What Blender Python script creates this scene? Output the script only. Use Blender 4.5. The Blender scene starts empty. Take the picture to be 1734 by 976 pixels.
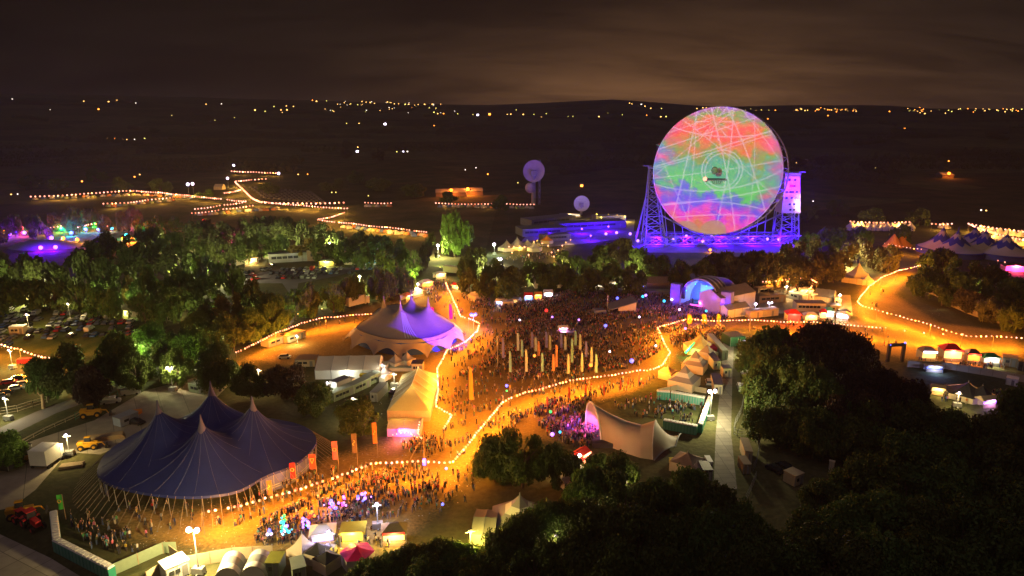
import bpy, math, random
import numpy as np
from mathutils import Vector, Matrix, Euler
R = math.radians
random.seed(7)
C = bpy.context.scene.collection
SC = bpy.context.scene

# ------------------------------------------------------------------ camera
H_CAM, FPX, PITCH = 78.0, 1172.0, R(14.04)
cam_d = bpy.data.cameras.new('camera'); cam = bpy.data.objects.new('camera', cam_d); C.objects.link(cam)
cam.location = (0, 0, H_CAM); cam.rotation_euler = (R(90) - PITCH, 0, 0)
cam_d.sensor_width = 36; cam_d.lens = 36 * FPX / 1734; cam_d.clip_start = 1; cam_d.clip_end = 30000
SC.camera = cam

def P(u, v, z=0.0):
    """where the sight line through photograph point (u, v) meets height z"""
    a, b = (u - 867) / FPX, (488 - v) / FPX
    cp, sp = math.cos(PITCH), math.sin(PITCH)
    dx, dy, dz = a, cp + b * sp, -sp + b * cp
    t = (z - H_CAM) / dz
    return Vector((dx * t, dy * t, z))

# ------------------------------------------------------------------ night sky
world = bpy.data.worlds.new('World'); SC.world = world; world.use_nodes = True
def build_sky():
    nt = world.node_tree; nt.nodes.clear(); N = nt.nodes.new; L = nt.links.new
    out = N('ShaderNodeOutputWorld'); bg = N('ShaderNodeBackground'); L(bg.outputs[0], out.inputs[0])
    tc = N('ShaderNodeTexCoord'); sep = N('ShaderNodeSeparateXYZ'); L(tc.outputs['Generated'], sep.inputs[0])
    def m(op, a, b=None, c=None, clamp=False):
        n = N('ShaderNodeMath'); n.operation = op; n.use_clamp = clamp
        for i, x in enumerate((a, b, c)):
            if x is None: continue
            if isinstance(x, (int, float)): n.inputs[i].default_value = x
            else: L(x, n.inputs[i])
        return n.outputs[0]
    # layered cloud: look up the cloud plane at direction.xy / (z + k)
    zz = m('MAXIMUM', sep.outputs[2], 0.0)
    den = m('ADD', zz, 0.2)
    cx = m('DIVIDE', m('MULTIPLY', sep.outputs[0], .55), den); cy = m('DIVIDE', sep.outputs[1], den)
    comb = N('ShaderNodeCombineXYZ'); L(cx, comb.inputs[0]); L(m('MULTIPLY', cy, 1.3), comb.inputs[1])
    n1 = N('ShaderNodeTexNoise'); L(comb.outputs[0], n1.inputs['Vector']); n1.inputs['Scale'].default_value = 1.5; n1.inputs['Detail'].default_value = 7; n1.inputs['Distortion'].default_value = .45; n1.inputs['Roughness'].default_value = .66
    az = m('ARCTAN2', sep.outputs[0], sep.outputs[1])
    # town glow behind the hills, strongest right of the middle
    g1 = m('MULTIPLY', m('POWER', 2.718, m('MULTIPLY', m('POWER', m('ABSOLUTE', m('DIVIDE', m('SUBTRACT', az, 0.22), 0.30)), 2.0), -1.0)),
           m('POWER', 2.718, m('DIVIDE', zz, -0.055)))
    g2 = m('POWER', 2.718, m('DIVIDE', zz, -0.22))
    azr = m('MULTIPLY', m('ADD', az, 0.75), 0.8, clamp=True)
    cl = N('ShaderNodeMapRange'); L(n1.outputs[0], cl.inputs[0]); cl.inputs[1].default_value = 0.36; cl.inputs[2].default_value = 0.66; cl.inputs[3].default_value = 0.6; cl.inputs[4].default_value = 1.3
    base = m('MULTIPLY', m('ADD', m('MULTIPLY', g2, m('MULTIPLY_ADD', azr, 0.012, 0.002)), 0.0032), cl.outputs[0])
    glow = m('MULTIPLY', m('MULTIPLY', g1, 0.17), cl.outputs[0])
    c1 = N('ShaderNodeVectorMath'); c1.operation = 'SCALE'; c1.inputs[0].default_value = (1.0, 0.66, 0.48); L(base, c1.inputs['Scale'])
    c2 = N('ShaderNodeVectorMath'); c2.operation = 'SCALE'; c2.inputs[0].default_value = (1.15, 0.52, 0.18); L(glow, c2.inputs['Scale'])
    ad = N('ShaderNodeVectorMath'); ad.operation = 'ADD'; L(c1.outputs[0], ad.inputs[0]); L(c2.outputs[0], ad.inputs[1])
    L(ad.outputs[0], bg.inputs[0]); bg.inputs[1].default_value = 1.0
build_sky()

# weak soft sun added to lift the darks like cloud-bounced town light
sd = bpy.data.lights.new('night_fill', 'SUN'); so = bpy.data.objects.new('night_fill', sd); C.objects.link(so)
sd.energy = 0.16; sd.angle = R(70); sd.color = (1.0, 0.76, 0.84); so.rotation_euler = (R(20), R(-15), 0)

vs = SC.view_settings; vs.view_transform = 'Standard'; vs.look = 'None'; vs.exposure = 0.5; vs.gamma = 1
cy_ = SC.cycles
cy_.max_bounces = 3; cy_.diffuse_bounces = 1; cy_.glossy_bounces = 1; cy_.transmission_bounces = 1; cy_.transparent_max_bounces = 4
cy_.sample_clamp_indirect = 2.0; cy_.use_light_tree = True; cy_.use_denoising = True
cy_.caustics_reflective = False; cy_.caustics_refractive = False

# ------------------------------------------------------------------ materials
def nodes_of(m):
    m.use_nodes = True; nt = m.node_tree
    return nt, nt.nodes['Principled BSDF']
MATS = {}
def mat(name, col, rough=0.75, var=0.25, scale=1.5, metal=0.0, bump=0.0, spec=0.3, obj_var=0.0, trans=0.0):
    if name in MATS: return MATS[name]
    m = bpy.data.materials.new(name); nt, b = nodes_of(m); MATS[name] = m
    b.inputs['Roughness'].default_value = rough; b.inputs['Metallic'].default_value = metal; b.inputs['Specular IOR Level'].default_value = spec
    tc = nt.nodes.new('ShaderNodeTexCoord'); nz = nt.nodes.new('ShaderNodeTexNoise')
    nz.inputs['Scale'].default_value = scale; nz.inputs['Detail'].default_value = 4
    nt.links.new(tc.outputs['Object'], nz.inputs['Vector'])
    mx = nt.nodes.new('ShaderNodeMix'); mx.data_type = 'RGBA'
    mx.inputs[6].default_value = tuple(c * (1 - var) for c in col) + (1,); mx.inputs[7].default_value = tuple(min(1, c * (1 + var)) for c in col) + (1,)
    nt.links.new(nz.outputs[0], mx.inputs[0]); last = mx.outputs[2]
    if obj_var:
        oi = nt.nodes.new('ShaderNodeObjectInfo'); hs = nt.nodes.new('ShaderNodeHueSaturation')
        ma = nt.nodes.new('ShaderNodeMath'); ma.operation = 'MULTIPLY_ADD'; nt.links.new(oi.outputs['Random'], ma.inputs[0]); ma.inputs[1].default_value = obj_var * 2; ma.inputs[2].default_value = 1 - obj_var
        mh = nt.nodes.new('ShaderNodeMath'); mh.operation = 'MULTIPLY_ADD'; nt.links.new(oi.outputs['Random'], mh.inputs[0]); mh.inputs[1].default_value = .05; mh.inputs[2].default_value = .475
        nt.links.new(ma.outputs[0], hs.inputs['Value']); nt.links.new(mh.outputs[0], hs.inputs['Hue']); nt.links.new(last, hs.inputs['Color']); last = hs.outputs[0]
    nt.links.new(last, b.inputs['Base Color'])
    if bump:
        bp = nt.nodes.new('ShaderNodeBump'); bp.inputs['Strength'].default_value = bump; nt.links.new(nz.outputs[0], bp.inputs['Height']); nt.links.new(bp.outputs[0], b.inputs['Normal'])
    if trans:
        tr = nt.nodes.new('ShaderNodeBsdfTranslucent'); nt.links.new(last, tr.inputs[0]); ms = nt.nodes.new('ShaderNodeMixShader'); ms.inputs[0].default_value = trans
        nt.links.new(b.outputs[0], ms.inputs[1]); nt.links.new(tr.outputs[0], ms.inputs[2]); nt.links.new(ms.outputs[0], nt.nodes['Material Output'].inputs[0])
    return m
def glow(name, col, strength, sampled=False):
    if name in MATS: return MATS[name]
    m = bpy.data.materials.new(name); nt, b = nodes_of(m); MATS[name] = m
    b.inputs['Base Color'].default_value = tuple(min(.8, c) for c in col) + (1,)
    b.inputs['Emission Color'].default_value = col + (1,); b.inputs['Emission Strength'].default_value = strength
    if not sampled: m.cycles.emission_sampling = 'NONE'
    return m

# ------------------------------------------------------------------ mesh building
class MB:
    def __init__(s): s.v = []; s.f = []; s.m = []
    def add(s, vs, fs, mi=0):
        n = len(s.v); s.v.extend(tuple(p) for p in vs); s.f.extend(tuple(i + n for i in f) for f in fs); s.m.extend([mi] * len(fs)); return s
    def box(s, x, y, z, sx, sy, sz, rz=0.0, mi=0, top=1.0, topy=None):
        """box on its base centre; top/topy scale the upper face"""
        topy = top if topy is None else topy; c, sn = math.cos(rz), math.sin(rz); vs = []
        for k, (tx, ty) in ((0, (1, 1)), (1, (top, topy))):
            for a, b in ((-1, -1), (1, -1), (1, 1), (-1, 1)):
                px, py = a * sx / 2 * tx, b * sy / 2 * ty
                vs.append((x + px * c - py * sn, y + px * sn + py * c, z + k * sz))
        return s.add(vs, [(0, 3, 2, 1), (4, 5, 6, 7), (0, 1, 5, 4), (1, 2, 6, 5), (2, 3, 7, 6), (3, 0, 4, 7)], mi)
    def tube(s, p0, p1, r0, r1=None, n=5, mi=0, cap=True):
        r1 = r0 if r1 is None else r1; p0 = Vector(p0); p1 = Vector(p1); d = p1 - p0
        if d.length < 1e-6: return s
        d.normalize(); a = d.orthogonal().normalized(); b = d.cross(a); vs = []
        for p, r in ((p0, r0), (p1, r1)):
            for i in range(n):
                t = 2 * math.pi * i / n; vs.append(p + a * (r * math.cos(t)) + b * (r * math.sin(t)))
        fs = [(i, (i + 1) % n, n + (i + 1) % n, n + i) for i in range(n)]
        if cap: fs += [tuple(range(n))[::-1], tuple(range(n, 2 * n))]
        return s.add(vs, fs, mi)
    def path(s, pts, r, n=4, mi=0):
        for a, b in zip(pts, pts[1:]): s.tube(a, b, r, r, n, mi)
        return s
    def lathe(s, prof, n=12, c=(0, 0, 0), mi=0):
        """prof: (radius, z) from bottom to top"""
        vs = [(c[0] + r * math.cos(2 * math.pi * i / n), c[1] + r * math.sin(2 * math.pi * i / n), c[2] + z) for r, z in prof for i in range(n)]
        fs = [(k * n + i, k * n + (i + 1) % n, (k + 1) * n + (i + 1) % n, (k + 1) * n + i) for k in range(len(prof) - 1) for i in range(n)]
        return s.add(vs, fs, mi)
    def ball(s, c, r, n=8, m=5, sz=1.0, mi=0):
        return s.lathe([(r * math.sin(math.pi * k / m), -r * sz * math.cos(math.pi * k / m)) for k in range(m + 1)], n, c, mi)
    def grid(s, pts, mi=0, wrap=False):
        """pts: rows of points"""
        n = len(pts[0]); vs = [p for row in pts for p in row]; fs = []
        for j in range(len(pts) - 1):
            for i in range(n if wrap else n - 1):
                fs.append((j * n + i, j * n + (i + 1) % n, (j + 1) * n + (i + 1) % n, (j + 1) * n + i))
        return s.add(vs, fs, mi)
    def mesh(s, name, mats, smooth=False):
        me = bpy.data.meshes.new(name); me.from_pydata(s.v, [], s.f)
        for m_ in (mats if isinstance(mats, (list, tuple)) else [mats]): me.materials.append(m_)
        if any(s.m): me.polygons.foreach_set('material_index', s.m)
        if smooth: me.polygons.foreach_set('use_smooth', [True] * len(s.f))
        me.update(); return me
    def build(s, name, mats, parent=None, smooth=False, **kw):
        o = bpy.data.objects.new(name, s.mesh(name, mats, smooth)); C.objects.link(o)
        if parent: o.parent = parent
        return tag(o, **kw)
def tag(o, label=None, cat=None, group=None, kind=None):
    for k, x in (('label', label), ('category', cat), ('group', group), ('kind', kind)):
        if x: o[k] = x
    return o
def thing(name, label, cat, loc=(0, 0, 0), rz=0.0, group=None, sc=None):
    o = bpy.data.objects.new(name, None); C.objects.link(o); o.location = loc; o.rotation_euler.z = rz; o.empty_display_size = .5
    if sc: o.scale = sc if isinstance(sc, tuple) else (sc, sc, sc)
    return tag(o, label, cat, group)
def kids(o): return [c for c in KIDS.get(o.name, [])]
KIDS = {}
def dup(root, loc, rz=0.0, label=None, group=None, sc=None, mats=None):
    """a copy of a thing with copies of its parts and sub-parts"""
    r = root.copy(); C.objects.link(r); r.location = loc; r.rotation_euler.z = rz
    if sc: r.scale = sc if isinstance(sc, tuple) else (sc, sc, sc)
    if label: r['label'] = label
    if group: r['group'] = group
    if root.name not in KIDS:
        KIDS[root.name] = [(c, list(c.children)) for c in root.children]
    for ch, gs in KIDS[root.name]:
        c = ch.copy(); C.objects.link(c); c.parent = r
        if mats and ch.name.split('.')[0] in mats:
            c.material_slots[0].link = 'OBJECT'; c.material_slots[0].material = mats[ch.name.split('.')[0]]
        for g in gs:
            d = g.copy(); C.objects.link(d); d.parent = c
    return r
def lamp(parent, loc, energy, col, r=0.3, kind='POINT', aim=None, size=None, blend=.3):
    l = bpy.data.lights.new('lamp_light', kind); o = bpy.data.objects.new('lamp_light', l); C.objects.link(o)
    l.energy = energy; l.color = col; l.shadow_soft_size = r; o.location = loc
    if parent: o.parent = parent
    if kind == 'SPOT':
        l.spot_size = size or R(60); l.spot_blend = blend
        if aim is not None: o.rotation_euler = (Vector(aim) - Vector(loc)).to_track_quat('-Z', 'Y').to_euler()
    return o
def between(A, B, z=0.0):
    """midpoint and heading of the ground line from photo point A to photo point B (local +y lies behind it)"""
    a, b = P(A[0], A[1], z), P(B[0], B[1], z); d = b - a
    m = (a + b) / 2; return Vector((m.x, m.y, 0)), math.atan2(d.y, d.x), math.hypot(d.x, d.y)
def inpoly(x, y, poly):
    c = False; n = len(poly)
    for i in range(n):
        x1, y1 = poly[i]; x2, y2 = poly[(i + 1) % n]
        if (y1 > y) != (y2 > y) and x < (x2 - x1) * (y - y1) / (y2 - y1) + x1: c = not c
    return c
def sample_poly(poly, n):
    us = [p[0] for p in poly]; vs_ = [p[1] for p in poly]; out = []
    while len(out) < n:
        u = random.uniform(min(us), max(us)); v = random.uniform(min(vs_), max(vs_))
        if inpoly(u, v, poly): out.append((u, v))
    return out

# common materials
M_white = mat('white_pvc', (.72, .72, .70), .55, .08, .6)
M_cream = mat('cream_canvas', (.60, .52, .38), .8, .12, .4)
M_grey = mat('grey_roof', (.22, .22, .23), .7, .15, .6)
M_dark = mat('dark_steel', (.045, .045, .05), .5, .2)
M_black = mat('black_rubber', (.02, .02, .022), .8, .2)
M_steel = mat('galvanised_steel', (.42, .43, .45), .45, .12, 3, metal=.6)
M_wood = mat('timber_pole', (.33, .24, .14), .8, .25, 4)
M_glass = mat('dark_window', (.03, .035, .045), .15, .1, spec=.6)
M_orange = mat('orange_cloth', (.75, .28, .04), .8, .15, .8)
M_red = mat('red_cloth', (.62, .03, .03), .8, .15, .8)
M_greencab = mat('green_plastic', (.03, .25, .17), .5, .1)
M_yellow = mat('machine_yellow', (.62, .31, .02), .4, .12)
M_brown = mat('brown_canvas', (.26, .19, .13), .85, .2)
M_bulb = glow('festoon_bulb_glass', (1.0, .34, .22), 1.9)
M_lampw = glow('white_flood_glass', (.86, .70, 1.0), 4.0)
M_gwarm = glow('warm_lit_panel', (1.0, .62, .22), .9)
M_gyel = glow('yellow_lit_counter', (1.0, .60, .08), .8)
M_gblue = glow('blue_lamp_glass', (.10, .12, 1.0), 2.6)
M_gpur = glow('violet_lamp_glass', (.40, .16, 1.0), 3.0)
M_gred = glow('red_lamp_glass', (1.0, .04, .03), 1.1)
M_ggreen = glow('green_lamp_glass', (.03, 1.0, .2), 1.0)
M_gcyan = glow('cyan_lamp_glass', (.05, .65, 1.0), 1.4)
M_gora = glow('sodium_lamp_glass', (1.0, .24, .03), 2.0)
M_gpink = glow('pink_lamp_glass', (1.0, .08, .55), 1.6)
# ------------------------------------------------------------------ ground and hills
def hills_z(x, y):
    d = math.hypot(x, y)
    t = min(1, max(0, (d - 1500) / 4800)); t = t * t * (3 - 2 * t)
    az = math.atan2(x, y)
    u = 867 + FPX * math.tan(max(-1.2, min(1.2, az)))
    prof = [(-2500, 168), (0, 168), (300, 170), (560, 174), (830, 180), (930, 176), (1040, 171), (1110, 176), (1200, 183), (1340, 181), (1470, 181), (1560, 187), (1734, 188), (4500, 186)]
    v = prof[-1][1]
    for (a, b), (c, e) in zip(prof, prof[1:]):
        if a <= u <= c: v = b + (e - b) * (u - a) / (c - a); break
    top = 78 + 6300 * (195 - v) / FPX
    roll = 10 * math.sin(x / 310 + 1) * math.sin(y / 420) + 6 * math.sin(x / 130) * math.sin(y / 170 + 2)
    return t * (top + roll * 0.25) + (roll * .8 if d > 1500 else 0) * min(1, t * 3) * (1 - t)
def build_ground():
    g = MB(); rows = []
    ds = [0, 40, 80] + [120 + 60 * i for i in range(24)] + [1600, 1800, 2000, 2300, 2600, 3000, 3400, 3800, 4200, 4700, 5200, 5700, 6300, 7000, 9000]
    for d in ds:
        rows.append([(max(d, .01) * math.sin(a), max(d, .01) * math.cos(a), hills_z(max(d, .01) * math.sin(a), max(d, .01) * math.cos(a)) if d <= 6300 else (-30 if d > 7000 else 20)) for a in [2 * math.pi * k / 180 for k in range(180)]])
    g.grid(rows, wrap=True)
    m = bpy.data.materials.new('grass_fields'); nt, b = nodes_of(m); col, n2 = grass_nodes(nt); nt.links.new(col, b.inputs['Base Color'])
    b.inputs['Roughness'].default_value = .95; b.inputs['Specular IOR Level'].default_value = .1
    bp = nt.nodes.new('ShaderNodeBump'); bp.inputs['Strength'].default_value = .6; bp.inputs['Distance'].default_value = .3; nt.links.new(n2.outputs[0], bp.inputs['Height']); nt.links.new(bp.outputs[0], b.inputs['Normal'])
    g.build('ground', m, smooth=True, kind='structure')
def grass_nodes(nt):
    N = nt.nodes.new; L = nt.links.new; geo = N('ShaderNodeNewGeometry')
    n1 = N('ShaderNodeTexNoise'); n1.inputs['Scale'].default_value = .035; n1.inputs['Detail'].default_value = 8; n1.inputs['Roughness'].default_value = .65; L(geo.outputs['Position'], n1.inputs['Vector'])
    n2 = N('ShaderNodeTexNoise'); n2.inputs['Scale'].default_value = .8; n2.inputs['Detail'].default_value = 6; L(geo.outputs['Position'], n2.inputs['Vector'])
    vr = N('ShaderNodeTexVoronoi'); vr.inputs['Scale'].default_value = .0042; L(geo.outputs['Position'], vr.inputs['Vector'])
    r1 = N('ShaderNodeValToRGB'); e = r1.color_ramp.elements; e[0].position = .35; e[0].color = (.045, .06, .022, 1); e[1].position = .65; e[1].color = (.115, .10, .045, 1); L(n1.outputs[0], r1.inputs[0])
    mx = N('ShaderNodeMix'); mx.data_type = 'RGBA'; mx.blend_type = 'MULTIPLY'; mx.inputs[0].default_value = .8; L(r1.outputs[0], mx.inputs[6])
    r2 = N('ShaderNodeMapRange'); r2.inputs[3].default_value = .35; r2.inputs[4].default_value = 1.7; L(n2.outputs[0], r2.inputs[0]); L(r2.outputs[0], mx.inputs[7])
    # field parcels far away: each its own crop
    hs = N('ShaderNodeHueSaturation'); L(mx.outputs[2], hs.inputs['Color']); sp = N('ShaderNodeSeparateColor'); L(vr.outputs['Color'], sp.inputs[0])
    mr = N('ShaderNodeMapRange'); mr.inputs[3].default_value = .6; mr.inputs[4].default_value = 1.35; L(sp.outputs[0], mr.inputs[0]); L(mr.outputs[0], hs.inputs['Value']); return hs.outputs[0], n2
build_ground()

def trodden_mat(name, c0, c1, c2, s1=.05, s2=1.6):
    m = bpy.data.materials.new(name); nt, b = nodes_of(m); N = nt.nodes.new; L = nt.links.new
    geo = N('ShaderNodeNewGeometry'); mp = N('ShaderNodeMapping'); mp.inputs['Scale'].default_value = (1, .55, 1); mp.inputs['Rotation'].default_value = (0, 0, .6); L(geo.outputs['Position'], mp.inputs[0])
    n1 = N('ShaderNodeTexNoise'); n1.inputs['Scale'].default_value = s1; n1.inputs['Detail'].default_value = 9; n1.inputs['Roughness'].default_value = .7; L(mp.outputs[0], n1.inputs['Vector'])
    n2 = N('ShaderNodeTexNoise'); n2.inputs['Scale'].default_value = s2; n2.inputs['Detail'].default_value = 5; L(geo.outputs['Position'], n2.inputs['Vector'])
    r = N('ShaderNodeValToRGB'); e = r.color_ramp.elements; e[0].position = .36; e[0].color = c0 + (1,); e[1].position = .64; e[1].color = c2 + (1,); k = e.new(.5); k.color = c1 + (1,)
    L(n1.outputs[0], r.inputs[0]); mx = N('ShaderNodeMix'); mx.data_type = 'RGBA'; mx.blend_type = 'MULTIPLY'; mx.inputs[0].default_value = .75; L(r.outputs[0], mx.inputs[6])
    r2 = N('ShaderNodeMapRange'); r2.inputs[3].default_value = .4; r2.inputs[4].default_value = 1.6; L(n2.outputs[0], r2.inputs[0]); L(r2.outputs[0], mx.inputs[7]); gc, _ = grass_nodes(nt); ia = N('ShaderNodeAttribute'); ia.attribute_name = 'inside'; mf = N('ShaderNodeMix'); mf.data_type = 'RGBA'
    w_ = N('ShaderNodeMapRange'); w_.interpolation_type = 'SMOOTHSTEP'; sm = N('ShaderNodeMath'); sm.operation = 'MULTIPLY_ADD'; L(n2.outputs[0], sm.inputs[0]); sm.inputs[1].default_value = .5; L(ia.outputs['Fac'], sm.inputs[2]); L(sm.outputs[0], w_.inputs[0]); w_.inputs[1].default_value = .35; w_.inputs[2].default_value = .95
    L(w_.outputs[0], mf.inputs[0]); L(gc, mf.inputs[6]); L(mx.outputs[2], mf.inputs[7]); L(mf.outputs[2], b.inputs['Base Color'])
    b.inputs['Roughness'].default_value = .95; b.inputs['Specular IOR Level'].default_value = .08
    bp = N('ShaderNodeBump'); bp.inputs['Strength'].default_value = .5; bp.inputs['Distance'].default_value = .2; L(n2.outputs[0], bp.inputs['Height']); L(bp.outputs[0], b.inputs['Normal'])
    return m
M_trod = trodden_mat('trodden_straw_ground', (.23, .165, .05), (.31, .215, .07), (.40, .27, .09))
M_lawn = trodden_mat('short_lawn', (.06, .10, .02), (.11, .14, .03), (.19, .17, .05), .08)
M_tarmac = mat('tarmac', (.13, .12, .125), .85, .35, .12, bump=.2)
M_gravelyard = mat('gravel_yard', (.26, .23, .18), .9, .3, .25, bump=.3)
def slab_mat(name, col, sx, sy, rz):
    m = bpy.data.materials.new(name); nt, b = nodes_of(m); N = nt.nodes.new; L = nt.links.new
    geo = N('ShaderNodeNewGeometry'); mp = N('ShaderNodeMapping'); mp.inputs['Rotation'].default_value = (0, 0, rz); L(geo.outputs['Position'], mp.inputs[0])
    br = N('ShaderNodeTexBrick'); br.offset = 0; br.inputs['Scale'].default_value = 1; br.inputs['Brick Width'].default_value = sx; br.inputs['Row Height'].default_value = sy; br.inputs['Mortar Size'].default_value = .07
    br.inputs['Color1'].default_value = tuple(c * .8 for c in col) + (1,); br.inputs['Color2'].default_value = tuple(c * 1.15 for c in col) + (1,); br.inputs['Mortar'].default_value = tuple(c * .45 for c in col) + (1,); L(mp.outputs[0], br.inputs['Vector'])
    nz = N('ShaderNodeTexNoise'); nz.inputs['Scale'].default_value = .4; nz.inputs['Detail'].default_value = 8; L(geo.outputs['Position'], nz.inputs['Vector'])
    mx = N('ShaderNodeMix'); mx.data_type = 'RGBA'; mx.blend_type = 'MULTIPLY'; mx.inputs[0].default_value = .7; L(br.outputs[0], mx.inputs[6])
    r2 = N('ShaderNodeMapRange'); r2.inputs[3].default_value = .45; r2.inputs[4].default_value = 1.5; L(nz.outputs[0], r2.inputs[0]); L(r2.outputs[0], mx.inputs[7]); L(mx.outputs[2], b.inputs['Base Color'])
    b.inputs['Roughness'].default_value = .8; return m
M_lightcatch = mat('light_catch_ground', (.27, .26, .27), .9, .4, .12, bump=.3)  # neutral ground colour chosen to give back violet light
M_slab = slab_mat('concrete_slabs', (.36, .32, .25), 5, 4.2, R(28))
M_slab2 = slab_mat('concrete_road', (.30, .26, .19), 6, 30, R(-32))
M_track = slab_mat('metal_trackway', (.19, .17, .14), 3.0, 1.9, R(-2))

def sheet(name, px, z, m):
    """px: outline in photo points; grassy sheets are gridded and carry how far each point lies inside the edge"""
    w = [P(u, v) for u, v in px]
    if m in (M_trod, M_lawn):
        poly = [(p.x, p.y) for p in w]; st = 2.5; x0, x1 = min(p[0] for p in poly), max(p[0] for p in poly); y0, y1 = min(p[1] for p in poly), max(p[1] for p in poly)
        nx, ny = int((x1 - x0) / st) + 2, int((y1 - y0) / st) + 2; X, Y = np.meshgrid(x0 + np.arange(nx) * st, y0 + np.arange(ny) * st)
        ins = np.zeros(X.shape, bool); D = np.full(X.shape, 1e9); n = len(poly)
        for i in range(n):
            (ax, ay), (bx, by) = poly[i], poly[(i + 1) % n]
            c = ((ay > Y) != (by > Y)) & (X < (bx - ax) * (Y - ay) / ((by - ay) or 1e-9) + ax); ins ^= c
            t = np.clip(((X - ax) * (bx - ax) + (Y - ay) * (by - ay)) / ((bx - ax) ** 2 + (by - ay) ** 2), 0, 1); D = np.minimum(D, np.hypot(X - ax - t * (bx - ax), Y - ay - t * (by - ay)))
        D = np.where(ins, D, 0); vs = [(float(a), float(b_), z) for a, b_ in zip(X.ravel(), Y.ravel())]; fs = []
        for j in range(ny - 1):
            for i in range(nx - 1):
                if ins[j, i] or ins[j + 1, i] or ins[j, i + 1] or ins[j + 1, i + 1]: fs.append((j * nx + i, j * nx + i + 1, (j + 1) * nx + i + 1, (j + 1) * nx + i))
        g = MB(); g.add(vs, fs); o = g.build(name, m, kind='structure'); at = o.data.attributes.new('inside', 'FLOAT', 'POINT'); at.data.foreach_set('value', np.clip(D / 9, 0, 1).ravel().astype(np.float32)); return o
    g = MB(); g.add([(p.x, p.y, z) for p in w], [tuple(range(len(w)))]); return g.build(name, m, kind='structure')
sheet('trodden_ground', [(395, 610), (470, 572), (560, 537), (640, 505), (735, 478), (760, 462), (790, 480), (830, 500), (960, 492), (1120, 497), (1200, 528), (1290, 537), (1400, 530), (1440, 540), (1446, 480), (1500, 455), (1555, 445), (1540, 425), (1490, 412), (1560, 412), (1610, 440), (1560, 462), (1530, 500), (1600, 545), (1734, 560), (1760, 640), (1560, 620), (1440, 590), (1260, 560), (1180, 575), (1150, 620), (1110, 650), (1080, 672), (1000, 690), (960, 760), (880, 750), (810, 800), (780, 850), (690, 940), (560, 960), (400, 950), (300, 940), (200, 930), (150, 890), (190, 850), (330, 850), (430, 840), (540, 770), (650, 740), (655, 650), (560, 620), (480, 625)], .012, M_trod)
sheet('paved_yard', [(160, 712), (245, 662), (330, 640), (390, 650), (340, 700), (262, 730), (170, 770), (100, 765), (40, 790), (0, 815), (-60, 830), (-60, 790), (60, 745)], .016, M_slab2)
sheet('paved_road', [(-40, 815), (60, 760), (110, 772), (60, 830), (20, 860), (-80, 880)], .02, M_slab2)
sheet('concrete_pad', [(-80, 930), (0, 905), (85, 945), (150, 985), (-100, 1040)], .016, M_slab)
sheet('lane', [(-30, 775), (30, 732), (95, 700), (150, 680), (215, 655), (200, 650), (130, 672), (60, 698), (-40, 742)], .014, M_tarmac)
sheet('side_road', [(468, 560), (490, 525), (492, 500), (478, 480), (430, 480), (390, 488), (400, 477), (440, 462), (480, 455), (560, 452), (620, 455), (560, 470), (505, 480), (500, 510), (498, 545), (470, 578)], .014, M_tarmac)
sheet('car_field', [(-60, 520), (60, 508), (260, 535), (300, 560), (240, 600), (120, 612), (20, 600), (-60, 590)], .008, M_lawn)
sheet('track_mat', [(1226, 562), (1244, 562), (1240, 640), (1238, 735), (1248, 828), (1208, 835), (1212, 735), (1221, 640)], .02, M_track)
sheet('beer_garden_lawn', [(1240, 470), (1355, 470), (1365, 490), (1300, 500), (1250, 492)], .02, M_lawn)
sheet('glamping_lawn', [(1330, 478), (1390, 478), (1400, 492), (1350, 500)], .024, M_lawn)
sheet('gravel_yard', [(1275, 505), (1345, 498), (1440, 500), (1444, 535), (1290, 530)], .018, M_gravelyard)
sheet('telescope_light_sheet', [(1052, 400), (1075, 392), (1340, 392), (1352, 412), (1335, 428), (1100, 428), (1060, 416)], .02, M_lightcatch)  # neutral sheet added so the violet floods show on the ground
sheet('institute_light_sheet', [(880, 412), (905, 385), (960, 372), (1075, 372), (1072, 402), (1000, 412), (930, 418)], .018, M_lightcatch)  # sheet added likewise, to take up the violet wash
sheet('woodland_clearing', [(-40, 404), (0, 388), (60, 382), (130, 379), (200, 378), (255, 392), (250, 414), (190, 414), (120, 418), (40, 424), (-40, 416)], .016, M_lawn)
sheet('plain_field', [(1120, 412), (1330, 418), (1330, 460), (1130, 455)], .01, M_lawn)

def litter():
    rg = random.Random(77); b = MB(); cols = 0
    for poly, n in (([(400, 605), (640, 520), (760, 470), (1120, 500), (1440, 545), (1110, 650), (880, 750), (780, 850), (560, 950), (200, 930), (330, 850), (650, 740)], 2600), ([(1446, 500), (1550, 450), (1600, 545), (1734, 570), (1560, 600), (1440, 580)], 400)):
        k = 0
        while k < n:
            u, v = rg.uniform(190, 1740), rg.uniform(450, 950)
            if not inpoly(u, v, poly): continue
            k += 1; p = P(u, v); a = rg.uniform(0, 3.14); s = rg.uniform(.05, .16); c, q = math.cos(a) * s, math.sin(a) * s
            b.add([(p.x - c, p.y - q, .05), (p.x + q, p.y - c, .05), (p.x + c, p.y + q, .09), (p.x - q, p.y + c, .05)], [(0, 1, 2, 3)], rg.choice((0, 0, 1, 2)))
    b.build('litter', [mat('litter_white', (.6, .58, .52), .7, .1), mat('litter_dark', (.06, .05, .04), .8, .1), mat('litter_blue', (.2, .3, .4), .7, .1)], kind='stuff')
litter()
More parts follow.
